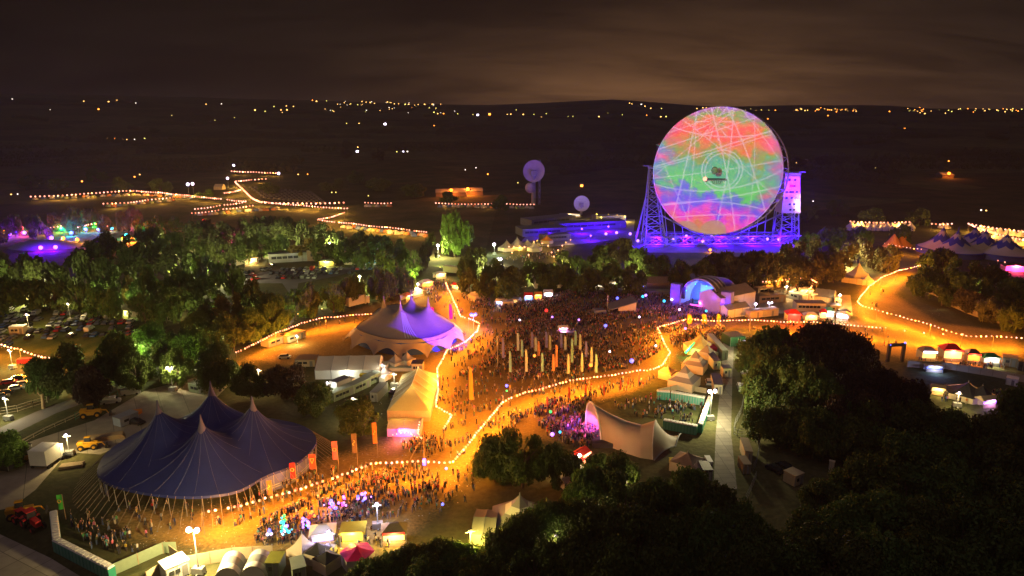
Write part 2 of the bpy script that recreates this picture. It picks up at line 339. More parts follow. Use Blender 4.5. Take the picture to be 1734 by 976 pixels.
# ------------------------------------------------------------------ trees
M_bark = mat('bark', (.10, .075, .05), .9, .3, 5)
LEAF = [mat('oak_leaves', (.075, .115, .022), .65, .45, .5, obj_var=.25, trans=.25),
        mat('lime_leaves', (.11, .17, .028), .65, .4, .5, obj_var=.2, trans=.3),
        mat('yellowing_leaves', (.20, .17, .03), .65, .4, .5, obj_var=.2, trans=.3),
        mat('copper_shade_leaves', (.055, .038, .022), .65, .4, .5, obj_var=.2, trans=.2),
        mat('grey_green_leaves', (.12, .115, .045), .65, .4, .5, obj_var=.3, trans=.25)]
def crown_mesh(name, seed, n_cl, n_leaf, leaf, shape):
    """crown of unit radius and height about 1..: leaf faces in uneven clumps"""
    rg = np.random.default_rng(seed); cl = []
    for i in range(n_cl):
        while True:
            p = rg.uniform(-1, 1, 3)
            q = np.linalg.norm(p)
            if .25 < q < 1 and (q > .62 or rg.random() < .25): break
        z = p[2]
        if shape == 'round': s = np.array([.80, .80, .44]); c = np.array([0, 0, .56])
        elif shape == 'tall': s = np.array([.72, .72, .48]); c = np.array([0, 0, .52])
        else: s = np.array([.86 * (1 - .35 * max(0, z)), .86 * (1 - .35 * max(0, z)), .40]); c = np.array([0, 0, .58])
        cl.append((c + p * s, rg.uniform(.10, .36)))
    V = []; F = []
    allc = []
    for cpos, cr in cl:
        k = int(n_leaf * (cr / .25) ** 2)
        d = rg.normal(size=(k, 3)); d /= np.linalg.norm(d, axis=1)[:, None]
        rr = cr * rg.uniform(.35, 1, k) ** .45 * (1 + .25 * np.sin(d[:, 0] * 6 + d[:, 1] * 5))
        cen = cpos + d * rr[:, None] * np.array([1, 1, .62])
        allc.append((cen, d))
    cen = np.concatenate([a for a, _ in allc]); d = np.concatenate([b for _, b in allc]); k = len(cen)
    nrm = d * .8 + rg.normal(size=(k, 3)) * .7 + np.array([0, 0, .35]); nrm /= np.linalg.norm(nrm, axis=1)[:, None]
    t = np.cross(nrm, rg.normal(size=(k, 3))); t /= np.linalg.norm(t, axis=1)[:, None]; b = np.cross(nrm, t)
    sz = leaf * rg.uniform(.6, 1.4, k)[:, None]
    v = np.stack([cen - t * sz, cen + b * sz * .55, cen + t * sz, cen - b * sz * .55], 1).reshape(-1, 3)
    me = bpy.data.meshes.new(name); me.vertices.add(4 * k); me.vertices.foreach_set('co', v.ravel())
    me.loops.add(4 * k); me.loops.foreach_set('vertex_index', np.arange(4 * k)); me.polygons.add(k)
    me.polygons.foreach_set('loop_start', np.arange(k) * 4); me.polygons.foreach_set('loop_total', np.full(k, 4)); me.update(calc_edges=True)
    me.materials.append(LEAF[0]); return me
CROWN_N = [crown_mesh('crown', 10 + i, 30 + 4 * i, 420, .040, s) for i, s in enumerate(('round', 'round', 'tall', 'broad'))]
CROWN_F = [crown_mesh('crown', 30 + i, 18 + 3 * i, 130, .078, s) for i, s in enumerate(('round', 'tall', 'broad', 'round'))]
def trunk_mesh(seed):
    rg = random.Random(seed); b = MB(); lean = (rg.uniform(-.05, .05), rg.uniform(-.05, .05))
    b.tube((0, 0, -.02), (lean[0], lean[1], .30), .065, .045, 8); b.tube((lean[0], lean[1], .30), (lean[0] * 1.6, lean[1] * 1.6, .78), .045, .014, 6)
    for k in range(7):
        a = k * 2.4 + rg.uniform(-.3, .3); z = rg.uniform(.24, .5); r = rg.uniform(.35, .6)
        m = (lean[0] + math.cos(a) * r * .45, lean[1] + math.sin(a) * r * .45, z + .12)
        b.tube((lean[0], lean[1], z), m, .026, .017, 5); b.tube(m, (lean[0] + math.cos(a) * r, lean[1] + math.sin(a) * r, z + rg.uniform(.22, .34)), .017, .006, 4)
    return b.mesh('trunk', M_bark)
TRUNKS = [trunk_mesh(i) for i in range(4)]
TREE_XY = []
def tree(u, vt, h, r, sp=0, label=None, group=None, name='tree', near=None):
    """(u, vt): photo point of the crown's top; h height; r crown radius in metres"""
    p = P(u, vt + 3, h); d = math.hypot(p.x, p.y)
    if near is None: near = d < 260
    i = random.randrange(4)
    if sp == 5: sp_, i = 1, (2 if near else 1)
    else: sp_ = sp
    t = thing(name, label, 'tree', (p.x, p.y, 0), random.uniform(0, 6.28), group)
    tr = bpy.data.objects.new('trunk', TRUNKS[random.randrange(4)]); C.objects.link(tr); tr.parent = t; tr.scale = (h * .42, h * .42, h)
    cr = bpy.data.objects.new('crown', (CROWN_N if near else CROWN_F)[i]); C.objects.link(cr); cr.parent = t; cr.scale = (r, r * random.uniform(.9, 1.08), h)
    cr.material_slots[0].link = 'OBJECT'; cr.material_slots[0].material = LEAF[sp_]
    TREE_XY.append((p.x, p.y, r)); return t
def trees(rows, label, group, name='tree'):
    for q in rows: tree(*q[:4], *(q[4:5] or (0,)), label=label, group=group, name=name)
ONE = tree
# prominent single trees, each told apart
ONE(768, 358, 25, 10.5, 1, 'tallest pale green tree lit from below behind the white striped big top')
ONE(722, 396, 17, 7, 0, 'tree with fairy lit lower crown just left of the tallest pale green tree')
ONE(700, 425, 13, 5.5, 1, 'bright lime green tree beside the end of the hedge row of trees')
ONE(805, 420, 14, 6, 0, 'dark round tree on the right flank of the tallest pale green tree')
ONE(365, 588, 13, 6.5, 0, 'dark tree directly behind the rear peak of the blue big top')
ONE(420, 621, 9.5, 5.5, 0, 'low spreading tree just behind the right rear mast of the blue big top', near=True)
ONE(482, 620, 9.5, 6.5, 3, 'wide dark tree with lights showing through, before the white marquee')
ONE(528, 652, 8.5, 5.5, 0, 'round bushy tree between the blue big top and the green cabins')
ONE(603, 677, 9.5, 6, 0, 'dark tree standing left of the yellow gable tent')
ONE(112, 592, 14, 7.5, 0, 'large mottled tree beside the parked cars row and the lane')
ONE(150, 625, 11, 4.5, 3, 'small copper brown tree at the edge of the lane')
ONE(190, 572, 14, 7, 1, 'bright green floodlit tree next to the lane and copper brown tree')
ONE(70, 606, 12, 5, 0, 'dark tree at the end of the festoon line in the car field')
ONE(3, 735, 8, 5, 1, 'small green bush like tree at the edge of the loading lane')
ONE(295, 590, 12, 5.5, 1, 'vivid green tree lit by the yard flood lamp')
ONE(252, 548, 13, 6.5, 1, 'green tree at the front corner of the car field')
ONE(885, 733, 12.5, 7, 0, 'big dark tree on the walkway below the winding festoon')
ONE(838, 742, 10, 5.5, 0, 'smaller tree touching the big dark tree beside the winding festoon')
ONE(945, 750, 10.5, 5.5, 0, 'tree nearest the red stall left of the saddle shaped tent')
ONE(1037, 764, 10.5, 6.5, 0, 'tree in front of the saddle shaped tent')
ONE(905, 442, 11, 7, 1, 'bright lime green tree behind the cream stalls at the crowd field edge')
ONE(345, 431, 19, 8, 1, 'tall green twin tree beside the lit service road')
ONE(388, 434, 18, 7.5, 1, 'second tall green tree, standing nearest the lit service road')
ONE(216, 470, 12, 4, 2, 'narrow yellowing tree standing before the dark car field wood')
ONE(1302, 612, 13, 6.5, 1, 'yellow green lit tree beside the fence by the trackway', name='tree')
ONE(1370, 622, 16, 8, 1, 'bright green tree lit by the toilet flood lamp')
ONE(120, 349, 18, 8, 0, 'tree lit teal green above the coloured woodland lights')
ONE(55, 364, 15, 5.5, 0, 'slim tree lit teal near the violet mound')
ONE(235, 366, 13, 6, 4, 'tree with pale fairy lights beside the orange lit hollow')
# rows and woods
trees([(525, 482, 13, 7, 1), (497, 489, 12, 6, 1), (562, 474, 13, 6.5, 1), (588, 470, 12, 5, 1), (603, 466, 12, 4, 5), (635, 455, 13, 4.5, 5), (655, 462, 12, 5, 1), (672, 452, 12, 4.2, 5), (688, 458, 11, 4, 1)],
      'green tree in the hedge row between the side road and the white striped big top', 'trees of the hedge row along the side road')
trees([(22, 430, 15, 8), (62, 434, 16, 8), (95, 450, 15, 7), (138, 430, 17, 8), (172, 452, 15, 7), (202, 452, 15, 7), (250, 455, 17, 9), (298, 457, 17, 9), (10, 468, 13, 7), (48, 472, 13, 7), (88, 476, 13, 7), (128, 478, 13, 7), (165, 482, 13, 7), (190, 490, 12, 6, 1), (240, 490, 13, 7), (275, 488, 13, 7), (310, 490, 13, 7), (320, 462, 14, 7), (-25, 440, 16, 8), (-20, 480, 13, 8), (358, 492, 12, 6)],
      'dim green tree in the belt of trees behind the fenced car field', 'trees in the belt behind the car field')
trees([(330, 530, 13, 6.5, 1), (372, 508, 14, 6, 2), (400, 500, 14, 5.5, 2), (428, 478, 17, 8.5, 0), (455, 500, 15, 6.5, 0), (390, 530, 13, 6.5, 1), (425, 525, 12, 6, 1), (355, 560, 12, 5.5, 1), (318, 558, 12, 6, 0), (345, 520, 13, 6, 0), (225, 600, 11, 5, 1), (280, 565, 11, 5, 0)],
      'olive lit tree in the clump between the car field and the festoon lit track', 'trees between the car field and the festoon track')
trees([(265, 362, 15, 9), (300, 364, 15, 9), (335, 372, 15, 9), (372, 378, 15, 9), (410, 372, 16, 9), (445, 366, 16, 9), (480, 368, 16, 9), (515, 374, 15, 9), (548, 380, 15, 9), (580, 388, 14, 8), (612, 392, 14, 8), (640, 398, 14, 8), (665, 404, 13, 7, 1), (250, 385, 15, 9), (290, 392, 15, 9), (330, 398, 15, 9), (370, 402, 15, 9), (405, 398, 15, 9), (440, 394, 14, 8), (475, 398, 13, 8), (510, 402, 12, 8, 2), (545, 405, 12, 8), (580, 408, 12, 7), (615, 416, 12, 7), (650, 426, 12, 7), (680, 412, 12, 6, 1), (180, 392, 14, 9), (215, 398, 14, 9), (150, 410, 14, 9), (190, 418, 14, 9), (240, 416, 14, 9), (285, 420, 14, 9), (325, 425, 14, 8), (130, 424, 12, 7), (-10, 425, 11, 7)],
      'dark tree in the wood between the camping fields and the car field', 'trees of the dark middle wood')
trees([(90, 358, 13, 6, 4), (150, 352, 13, 6, 4), (175, 362, 12, 6, 4), (205, 358, 13, 6, 4), (20, 362, 14, 7, 4), (-5, 372, 14, 7, 4), (75, 372, 12, 5, 4), (225, 350, 12, 6, 4)],
      'olive tree among the coloured woodland lights', 'trees among the coloured woodland lights')
trees([(50, 296, 14, 14), (160, 285, 15, 14), (200, 300, 14, 12), (270, 302, 14, 12), (95, 300, 13, 12), (345, 318, 10, 9, 1), (455, 305, 13, 14), (560, 300, 13, 14), (640, 300, 13, 14), (600, 288, 14, 14), (700, 310, 13, 12), (760, 322, 12, 10), (850, 330, 12, 10), (1420, 338, 12, 10), (1370, 345, 13, 10), (1480, 350, 12, 10), (1560, 352, 12, 10), (1355, 262, 15, 14, 4), (1395, 262, 14, 14, 4), (1470, 270, 14, 14, 4), (1500, 274, 14, 14, 4), (585, 252, 15, 14, 4), (640, 255, 15, 14, 4)],
      'distant tree in the dark fields beyond the festival', 'distant field trees')
trees([(870, 452, 13, 7), (838, 440, 13, 7), (855, 468, 11, 6), (820, 462, 11, 6), (935, 446, 12, 7), (960, 420, 13, 8), (990, 430, 13, 8), (1020, 415, 14, 9), (1052, 402, 15, 9, 4), (1085, 418, 14, 8), (1108, 432, 13, 8), (1130, 434, 12, 7, 4), (1150, 442, 12, 7), (960, 446, 12, 7), (1000, 452, 11, 7), (1040, 442, 12, 8), (1075, 448, 12, 7), (925, 462, 9, 5), (985, 465, 9, 6), (1030, 466, 9, 6), (1070, 466, 9, 6), (795, 455, 11, 6), (790, 436, 12, 6)],
      'dark tree in the belt between the crowd field and the violet lit telescope', 'trees between the crowd field and the telescope')
trees([(1195, 440, 12, 7), (1222, 426, 13, 8, 4), (1250, 432, 13, 8, 4), (1280, 424, 14, 8, 4), (1308, 428, 14, 8, 4), (1335, 415, 15, 9, 4), (1365, 412, 15, 9, 4), (1395, 404, 15, 9, 4), (1425, 410, 15, 9, 4), (1455, 400, 14, 9, 4), (1485, 408, 14, 8, 4), (1508, 416, 13, 7, 4), (1300, 446, 11, 7, 4), (1340, 444, 11, 7, 4), (1380, 440, 12, 7, 4), (1415, 438, 11, 6, 4), (1460, 384, 13, 8), (1370, 392, 13, 8), (1410, 385, 13, 8), (1265, 452, 9, 5, 4), (1530, 380, 12, 8)],
      'brown green tree in the belt behind the main stage', 'trees behind the main stage')
trees([(1575, 424, 11, 6), (1600, 420, 12, 7), (1633, 438, 13, 8), (1665, 440, 13, 8), (1700, 446, 13, 8), (1580, 450, 12, 8), (1612, 458, 12, 8), (1650, 468, 12, 8), (1690, 474, 12, 8), (1728, 470, 12, 8), (1745, 500, 10, 6), (1560, 462, 10, 6), (1640, 490, 9, 6, 4), (1680, 505, 9, 6, 4), (1715, 520, 9, 5, 1), (1600, 480, 9, 6)],
      'dark tree in the copse inside the fenced corner beyond the festoon track', 'trees of the fenced copse')
trees([(1318, 560, 15, 9), (1352, 556, 16, 9, 3), (1392, 552, 17, 10, 3), (1432, 562, 16, 9, 3), (1462, 586, 14, 8, 3), (1288, 575, 13, 7), (1300, 640, 11, 6.5), (1330, 590, 15, 9), (1375, 590, 15, 9, 3), (1420, 600, 15, 9, 3), (1455, 640, 14, 8, 3), (1345, 650, 13, 7), (1405, 655, 14, 8), (1450, 668, 14, 8, 3), (1290, 690, 9, 5), (1500, 632, 14, 8, 3), (1535, 645, 14, 7.5, 3), (1330, 690, 10, 6), (1385, 700, 11, 6.5)],  # darker copper leaf on some makes the clump look unlit
      'very dark tree in the big clump beside the trackway fence', 'trees of the big dark clump by the trackway')
trees([(1500, 690, 13, 8), (1560, 688, 12, 8), (1610, 700, 11, 7), (1650, 705, 11, 7), (1460, 712, 11, 7), (1530, 735, 12, 8), (1590, 750, 12, 8), (1650, 750, 12, 8), (1700, 715, 12, 7), (1735, 665, 14, 7), (1720, 760, 13, 8), (1480, 775, 11, 7), (1540, 790, 12, 8), (1610, 800, 12, 8), (1680, 810, 12, 8), (1740, 820, 13, 8), (1500, 850, 12, 8), (1570, 860, 12, 8), (1640, 870, 12, 8), (1710, 880, 13, 8), (1440, 860, 10, 7), (1380, 880, 10, 7), (1320, 900, 10, 7), (1420, 920, 12, 8), (1500, 925, 12, 8), (1590, 930, 12, 8), (1680, 945, 12, 8), (1340, 945, 11, 7), (1760, 940, 12, 8), (1440, 800, 7, 5), (1395, 820, 6, 4.5), (1275, 905, 10, 6)],
      'nearly black tree in the unlit wood at the lower corner', 'trees of the unlit wood')
trees([(1005, 800, 10, 6), (1060, 812, 11, 6.5), (1115, 822, 11, 6), (1168, 806, 11, 6), (1210, 832, 11, 6), (965, 845, 11, 6), (1020, 860, 12, 6.5), (1080, 872, 12, 6.5), (1140, 872, 12, 6.5), (1200, 880, 12, 6.5), (1255, 860, 10, 5.5), (925, 862, 10, 5.5), (880, 880, 10, 5.5), (850, 905, 9, 5), (905, 920, 10, 6), (970, 915, 11, 6), (1040, 930, 12, 6.5), (1110, 935, 12, 6.5), (1190, 945, 12, 6.5), (1260, 950, 12, 6)],
      'dark tree in the foreground thicket with stall lights glinting through', 'trees of the foreground thicket')
trees([(700, 930, 5, 4.5), (740, 925, 5.5, 4.5), (780, 928, 5, 4.5), (815, 935, 6, 4.5), (660, 945, 5, 4), (620, 955, 5, 4), (855, 935, 7, 4.5), (720, 955, 6, 4.5), (790, 960, 6, 4.5)],
      'low green tree in the hedge below the food stalls', 'hedge trees below the food stalls')

# far woods read as one mass
def far_woods():
    rg = random.Random(3); src = CROWN_F[0]; n = len(src.vertices); co = np.empty(n * 3, np.float32); src.vertices.foreach_get('co', co); co = co.reshape(-1, 3, )
    keep = np.arange(0, n // 4, 8); idx = (keep[:, None] * 4 + np.arange(4)).ravel(); co = co[idx]; V = []
    lines = []
    for _ in range(150):
        a = R(rg.uniform(-44, 44)); d = rg.uniform(900, 4800); th = rg.uniform(0, 3.14); L_ = rg.uniform(80, 520)
        lines.append((d * math.sin(a), d * math.cos(a), th, L_))
    for x, y, th, L_ in lines:
        for k in range(int(L_ / 15)):
            px = x + math.cos(th) * k * 15 + rg.uniform(-4, 4); py = y + math.sin(th) * .4 * k * 15 + rg.uniform(-4, 4)
            if math.hypot(px, py) < 850: continue
            s = rg.uniform(8, 13); V.append(co * np.array([s, s, s * 1.25]) * np.array([1, 1, 1]) + np.array([px, py, hills_z(px, py) - 1]))
    V = np.concatenate(V); k = len(V) // 4
    me = bpy.data.meshes.new('far_woods'); me.vertices.add(4 * k); me.vertices.foreach_set('co', V.astype(np.float32).ravel()); me.loops.add(4 * k); me.loops.foreach_set('vertex_index', np.arange(4 * k)); me.polygons.add(k)
    me.polygons.foreach_set('loop_start', np.arange(k) * 4); me.polygons.foreach_set('loop_total', np.full(k, 4)); me.update(calc_edges=True); me.materials.append(LEAF[4])
    o = bpy.data.objects.new('far_woods', me); C.objects.link(o); tag(o, kind='stuff')
far_woods()
# ------------------------------------------------------------------ festoon lights
def ball_mesh(name, r, m, n=8, k=5):
    b = MB(); b.ball((0, 0, 0), r, n, k); return b.mesh(name, m, True)
BULB = {}; M_BULBS = [M_bulb, M_bulb, glow('festoon_bulb_bright', (1.0, .42, .30), 2.6), glow('festoon_bulb_dim', (1.0, .30, .16), 1.2)]; FGAIN = 6.6
def bulb(r, m=None):
    m = m or random.choice(M_BULBS)
    if (r, m.name) not in BULB: BULB[(r, m.name)] = ball_mesh('bulb', r, m)
    return BULB[(r, m.name)]
def festoon(px, label, z=5.0, step=1.15, r=.26, energy=420, every=5.5, group=None, col=(1.0, .295, .022), m=None, pole=True, pole_every=22):
    """px: photo points of the string of bulbs itself"""
    w = [P(u, v, z) for u, v in px]; pos = []; acc = 0.0; nextp = 0.0; lens = [(b - a).length for a, b in zip(w, w[1:])]; total = sum(lens)
    n = int(total / step) + 1
    def at(s):
        for a, b, l in zip(w, w[1:], lens):
            if s <= l or (a, b) == (w[-2], w[-1]): return a.lerp(b, min(1, s / max(l, .01)))
            s -= l
    runs = max(1, math.ceil(n / 95)); per = total / runs
    for k in range(runs):
        s0, s1 = k * per, (k + 1) * per; base = at(s0)
        t = thing('festoon_string', label if runs == 1 else label, 'festoon lights', (base.x, base.y, 0), 0, group or (label if runs > 1 else None))
        O = Vector((base.x, base.y, 0)); pts = []
        npole = max(1, round((s1 - s0) / pole_every)); span = (s1 - s0) / npole
        nb = int((s1 - s0) / step)
        for i in range(nb + 1):
            s = s0 + (s1 - s0) * i / max(1, nb); q = at(s) - O; ph = ((s - s0) / span) % 1; q.z = z - .45 * math.sin(math.pi * ph); pts.append(q)
        MB().path(pts, .02, 3).build('cable', M_black, t)
        if pole:
            for i in range(npole + (1 if k == runs - 1 else 0)):
                q = at(s0 + span * i) - O; MB().tube((q.x, q.y, 0), (q.x, q.y, z + .1), .07, .05, 5).build('pole', M_wood, t)
        for q in pts[:-1] if k < runs - 1 else pts:
            if random.random() < .015: continue
            me = bulb(r, m); o = bpy.data.objects.new('bulb', me); C.objects.link(o); o.parent = t; o.location = (q.x + random.uniform(-.08, .08), q.y, q.z - .12 + random.uniform(-.09, .09))
        if energy:
            ne = max(1, int((s1 - s0) / every))
            for i in range(ne):
                q = at(s0 + (i + .5) * (s1 - s0) / ne) - O; lamp(t, (q.x, q.y, z - .6), energy * FGAIN, col, .5)
F = festoon
F([(342, 866), (400, 855), (455, 838), (510, 826), (555, 811), (600, 793), (630, 781), (700, 780), (765, 780), (800, 742), (820, 715), (850, 680), (890, 662), (950, 647), (1000, 637), (1055, 630), (1105, 624), (1122, 615), (1135, 596), (1125, 578), (1113, 552), (1160, 540), (1215, 541), (1290, 541), (1380, 545), (1440, 548), (1490, 555)],
  'long festoon winding from the blue big top along the walkway to the main stage side', energy=560)
F([(755, 478), (765, 500), (780, 534), (812, 545), (808, 560), (790, 575), (757, 592), (740, 622), (742, 655), (738, 685), (765, 700), (752, 724)], 'festoon curving round the mouth of the white striped big top down to the yellow tent', energy=470)
F([(400, 596), (430, 580), (470, 562), (510, 545), (550, 537), (600, 531), (634, 531)], 'festoon along the track behind the white marquee', energy=430)
F([(1498, 412), (1520, 415), (1560, 422)], 'short festoon at the far bend of the hill track', energy=500, step=2)
F([(1558, 449), (1530, 455), (1500, 465), (1476, 480), (1462, 495), (1452, 509), (1460, 516), (1490, 526), (1520, 532), (1560, 544), (1600, 557), (1640, 567), (1734, 570), (1790, 568)], 'festoon following the wide bare track round the fenced copse', energy=650, step=1.6, r=.25)
F([(1500, 555), (1520, 557), (1560, 561), (1610, 565), (1630, 566)], 'sparse festoon joining the stage side string to the copse string', energy=500, step=5, r=.28)
F([(-15, 577), (0, 581), (30, 590), (60, 599), (82, 606)], 'short festoon at the end of the car field by the dark tree', energy=700, step=2.0, r=.3)
# camping fields beyond
FK = dict(r=.62, every=13, energy=950, z=5, pole_every=40, col=(1, .45, .08))
G = 'festoon rows over the camping fields'
for px, lb in [
    ([(52, 333), (130, 329), (205, 323), (230, 323), (270, 326), (320, 331)], 'longest pale festoon along the top of the far camping field'),
    ([(175, 345), (215, 343), (250, 338), (288, 335)], 'second festoon row below the longest camping field festoon'),
    ([(318, 331), (350, 334), (374, 337)], 'festoon continuing from the twin flood mast toward the camp crossing'),
    ([(380, 327), (410, 321)], 'short slanting festoon left of the camp crossing'),
    ([(400, 307), (425, 304), (450, 303)], 'high festoon row running to the bright lamp past the camp crossing'),
    ([(398, 308), (413, 322), (425, 334), (440, 342), (480, 344), (530, 344), (582, 343)], 'festoon dropping through the camp crossing and running to the wood'),
    ([(440, 341), (480, 345), (530, 349), (588, 353)], 'lower parallel festoon running from the crossing to the wood'),
    ([(392, 290), (420, 291), (472, 293)], 'farthest festoon row near the hilltop lamp'),
    ([(330, 354), (372, 348)], 'short upper festoon in the near tent rows'), ([(325, 361), (370, 356)], 'short lower festoon in the near tent rows'),
    ([(380, 347), (415, 342)], 'upper festoon between the near tent rows and crossing'), ([(378, 354), (428, 348)], 'lower festoon between the near tent rows and crossing'),
    ([(385, 338), (416, 341)], 'faint festoon just above the tent rows'),
    ([(540, 371), (560, 367), (583, 360)], 'slanting festoon at the corner of the wood'),
    ([(538, 372), (575, 376), (640, 383), (690, 388), (722, 393)], 'festoon over the tent row behind the tallest tree'),
    ([(618, 343), (658, 344), (662, 344)], 'short festoon standing alone in the middle distance'),
    ([(738, 344), (790, 345), (838, 345)], 'festoon below the orange barn lamps'), ([(858, 345), (904, 346)], 'festoon just left of the small distant dish tower'),
    ([(1440, 375), (1480, 376), (1540, 376)], 'festoon over the row of pale bell tents right of the telescope'),
    ([(1578, 379), (1612, 379)], 'four bulb festoon between bell tents and blue striped tents'),
    ([(1640, 379), (1690, 386), (1740, 393)], 'upper festoon behind the blue and cream striped big tops'), ([(1642, 380), (1690, 396), (1750, 409)], 'lower festoon behind the blue and cream striped big tops')]:
    d = P(*px[0]).length; F(px, lb, step=max(2.0, d / 235), group=G, **{**FK, 'r': .62 * max(.6, d / 700)})
F([(62, 389), (90, 384), (115, 380)], 'bright festoon left of the teal lit tree', step=2.4, r=.42, energy=500, every=8)
F([(132, 385), (150, 379), (180, 378), (182, 383)], 'bright festoon right of the teal lit tree', step=2.4, r=.42, energy=500, every=8)
F([(1292, 477), (1330, 472), (1372, 469), (1383, 478)], 'festoon round the lit lawn behind the food village', step=1.9, r=.3, energy=420, every=7)
F([(1362, 496), (1375, 484)], 'short festoon climbing beside the grey pavilion', step=1.9, r=.3, energy=250, every=5, pole_every=10)
F([(710, 715), (707, 730), (714, 742)], 'short festoon hanging off the yellow tent porch', step=1.0, r=.2, energy=160, every=5, z=3.5, pole_every=8)
F([(1690, 441), (1712, 444), (1740, 446)], 'festoon beside the red lit stage at the edge of the field', step=2.6, r=.35, energy=300, every=9)
F([(665, 736), (690, 728), (706, 740)], 'fairy light swag over the pink lit porch', step=1.0, r=.18, energy=120, every=6, z=3, pole_every=8)
# ------------------------------------------------------------------ big tents
M_navy = mat('navy_canvas', (.020, .034, .19), .5, .25, .35, bump=.08, spec=.4)
M_navyrope = mat('pale_seam', (.20, .22, .40), .7, .1)
M_stripeclear = mat('pale_blue_band', (.35, .45, .6), .6, .1)
M_guy = mat('guy_webbing', (.30, .25, .19), .8, .15)
def big_top():
    # rim outline and mast tips taken to the ground plan
    zr = 4.6
    rim_px = [(165, 793), (172, 812), (205, 826), (262, 837), (330, 841), (400, 832), (450, 806), (500, 786), (530, 760), (535, 741), (522, 726), (497, 716), (460, 709), (420, 705), (380, 705), (340, 707), (300, 711), (262, 718), (222, 738), (182, 765)]
    rim = [P(u, v, zr) for u, v in rim_px]
    cen = sum(rim, Vector()) / len(rim); cen.z = 0
    # smooth closed outline
    n = len(rim); N = 96; R_ = []
    for k in range(N):
        t = k * n / N; i = int(t); f = t - i
        p = [rim[(i + j - 1) % n] - cen for j in range(4)]
        q = .5 * ((2 * p[1]) + (p[2] - p[0]) * f + (2 * p[0] - 5 * p[1] + 4 * p[2] - p[3]) * f * f + (3 * p[1] - p[0] - 3 * p[2] + p[3]) * f ** 3); R_.append(q)
    tips = [(P(u, v, h) - cen, h) for u, v, h in ((267, 687, 16.0), (357, 658, 16.0), (340, 711, 16.0), (427, 680, 16.0))]
    def zc(x, y, t):
        z = 0
        for q, h in tips:
            d = math.hypot(x - q.x, y - q.y); z = max(z, 0) ; g = (h - zr) * (.42 * math.exp(-d / 3.0) + .58 * math.exp(-(d / 11) ** 1.3))
            z = (z ** 3 + g ** 3) ** (1 / 3)
        e = 1 - t ** 3.2
        # keep a low saddle between the masts
        return zr + max(z, 4.6 * (1 - t ** 2.2)) * e + .25 * (1 - t)
    T = thing('big_top', 'huge navy blue circus tent with four tall masts, nearest of the tents', 'circus tent', cen)
    g = MB(); rows = [[(q.x * t, q.y * t, zc(q.x * t, q.y * t, t)) for q in R_] for t in [.001] + [i / 44 for i in range(1, 45)]]
    g.grid(rows, wrap=True); g.grid([[(q.x, q.y, zr) for q in R_], [(q.x * 1.004, q.y * 1.004, zr - .5) for q in R_]], wrap=True)
    can = g.build('canopy', M_navy, T, smooth=True)
    # seams from each mast down to the rim
    for q, h in tips:
        for k in range(16):
            a = 2 * math.pi * k / 16 + .2; pts = []; 
            for i in range(60):
                d = 1 + i * .8; x, y = q.x + d * math.cos(a), q.y + d * math.sin(a)
                ang = math.atan2(y, x); rr = min(R_, key=lambda w: abs((math.atan2(w.y, w.x) - ang + math.pi) % (2 * math.pi) - math.pi)); t = math.hypot(x, y) / math.hypot(rr.x, rr.y)
                near = min(tips, key=lambda s: math.hypot(s[0].x - x, s[0].y - y))
                if t > .995 or near[0] is not q: break
                pts.append((x, y, zc(x, y, t) + .05))
            if len(pts) > 6 : MB().path(pts, .022, 3).build('seam', M_navyrope, can)
        zt = zc(q.x, q.y, q.length / 30)
        mb = MB(); mb.lathe([(1.35, -1.1), (1.0, -.1), (.75, .9), (.32, 2.3), (.12, 3.9), (.0, 4.0)], 12, (q.x, q.y, zt - .2)); mb.build('mast_cap', mat('navy_grey_pvc', (.12, .12, .22), .5, .1), T, smooth=True)
        MB().lathe([(1.40, -1.15), (1.48, -.95), (1.3, -.55)], 14, (q.x, q.y, zt - .2)).build('mast_collar', mat('grey_collar', (.3, .3, .38), .6, .1), T)
        MB().tube((q.x, q.y, 0), (q.x, q.y, zt), .18, .15, 8).build('king_pole', M_steel, T)
    # side poles and guy ropes
    for k in range(0, N, 2):
        q = R_[k]; o = q.normalized()
        MB().tube((q.x * .99, q.y * .99, 0), (q.x, q.y, zr), .07, .06, 5).build('side_pole', M_steel, T)
    for k in range(0, N, 1):
        q = R_[k]; o = q.normalized(); MB().path([(q.x, q.y, zr), (q.x + o.x * 5.2, q.y + o.y * 5.2, 0)], .035, 3).build('guy_rope', M_guy, T)
    # wall panels: one long run to the right front, one short at the left tip
    def wall(k0, k1, in_=.965):
        m1 = MB(); m2 = MB(); ks = list(range(k0, k1 + 1))
        m1.grid([[(R_[k % N].x * in_, R_[k % N].y * in_, z) for k in ks] for z in (0.02, zr + .2)]); o = m1.build('side_wall', mat('navy_wall', (.14, .17, .42), .6, .25, .8), T)
        for z in (.7, 1.2): m = MB(); m.grid([[(R_[k % N].x * in_ * 1.003, R_[k % N].y * in_ * 1.003, zz) for k in ks] for zz in (z, z + .22)]); m.build('wall_stripe', M_stripeclear, o)
    wall(28, 46); wall(92, 101)
    # back wall hidden behind
    lamp(T, (tips[2][0].x, tips[2][0].y, 3), 500, (1, .6, .25), .5)
big_top()

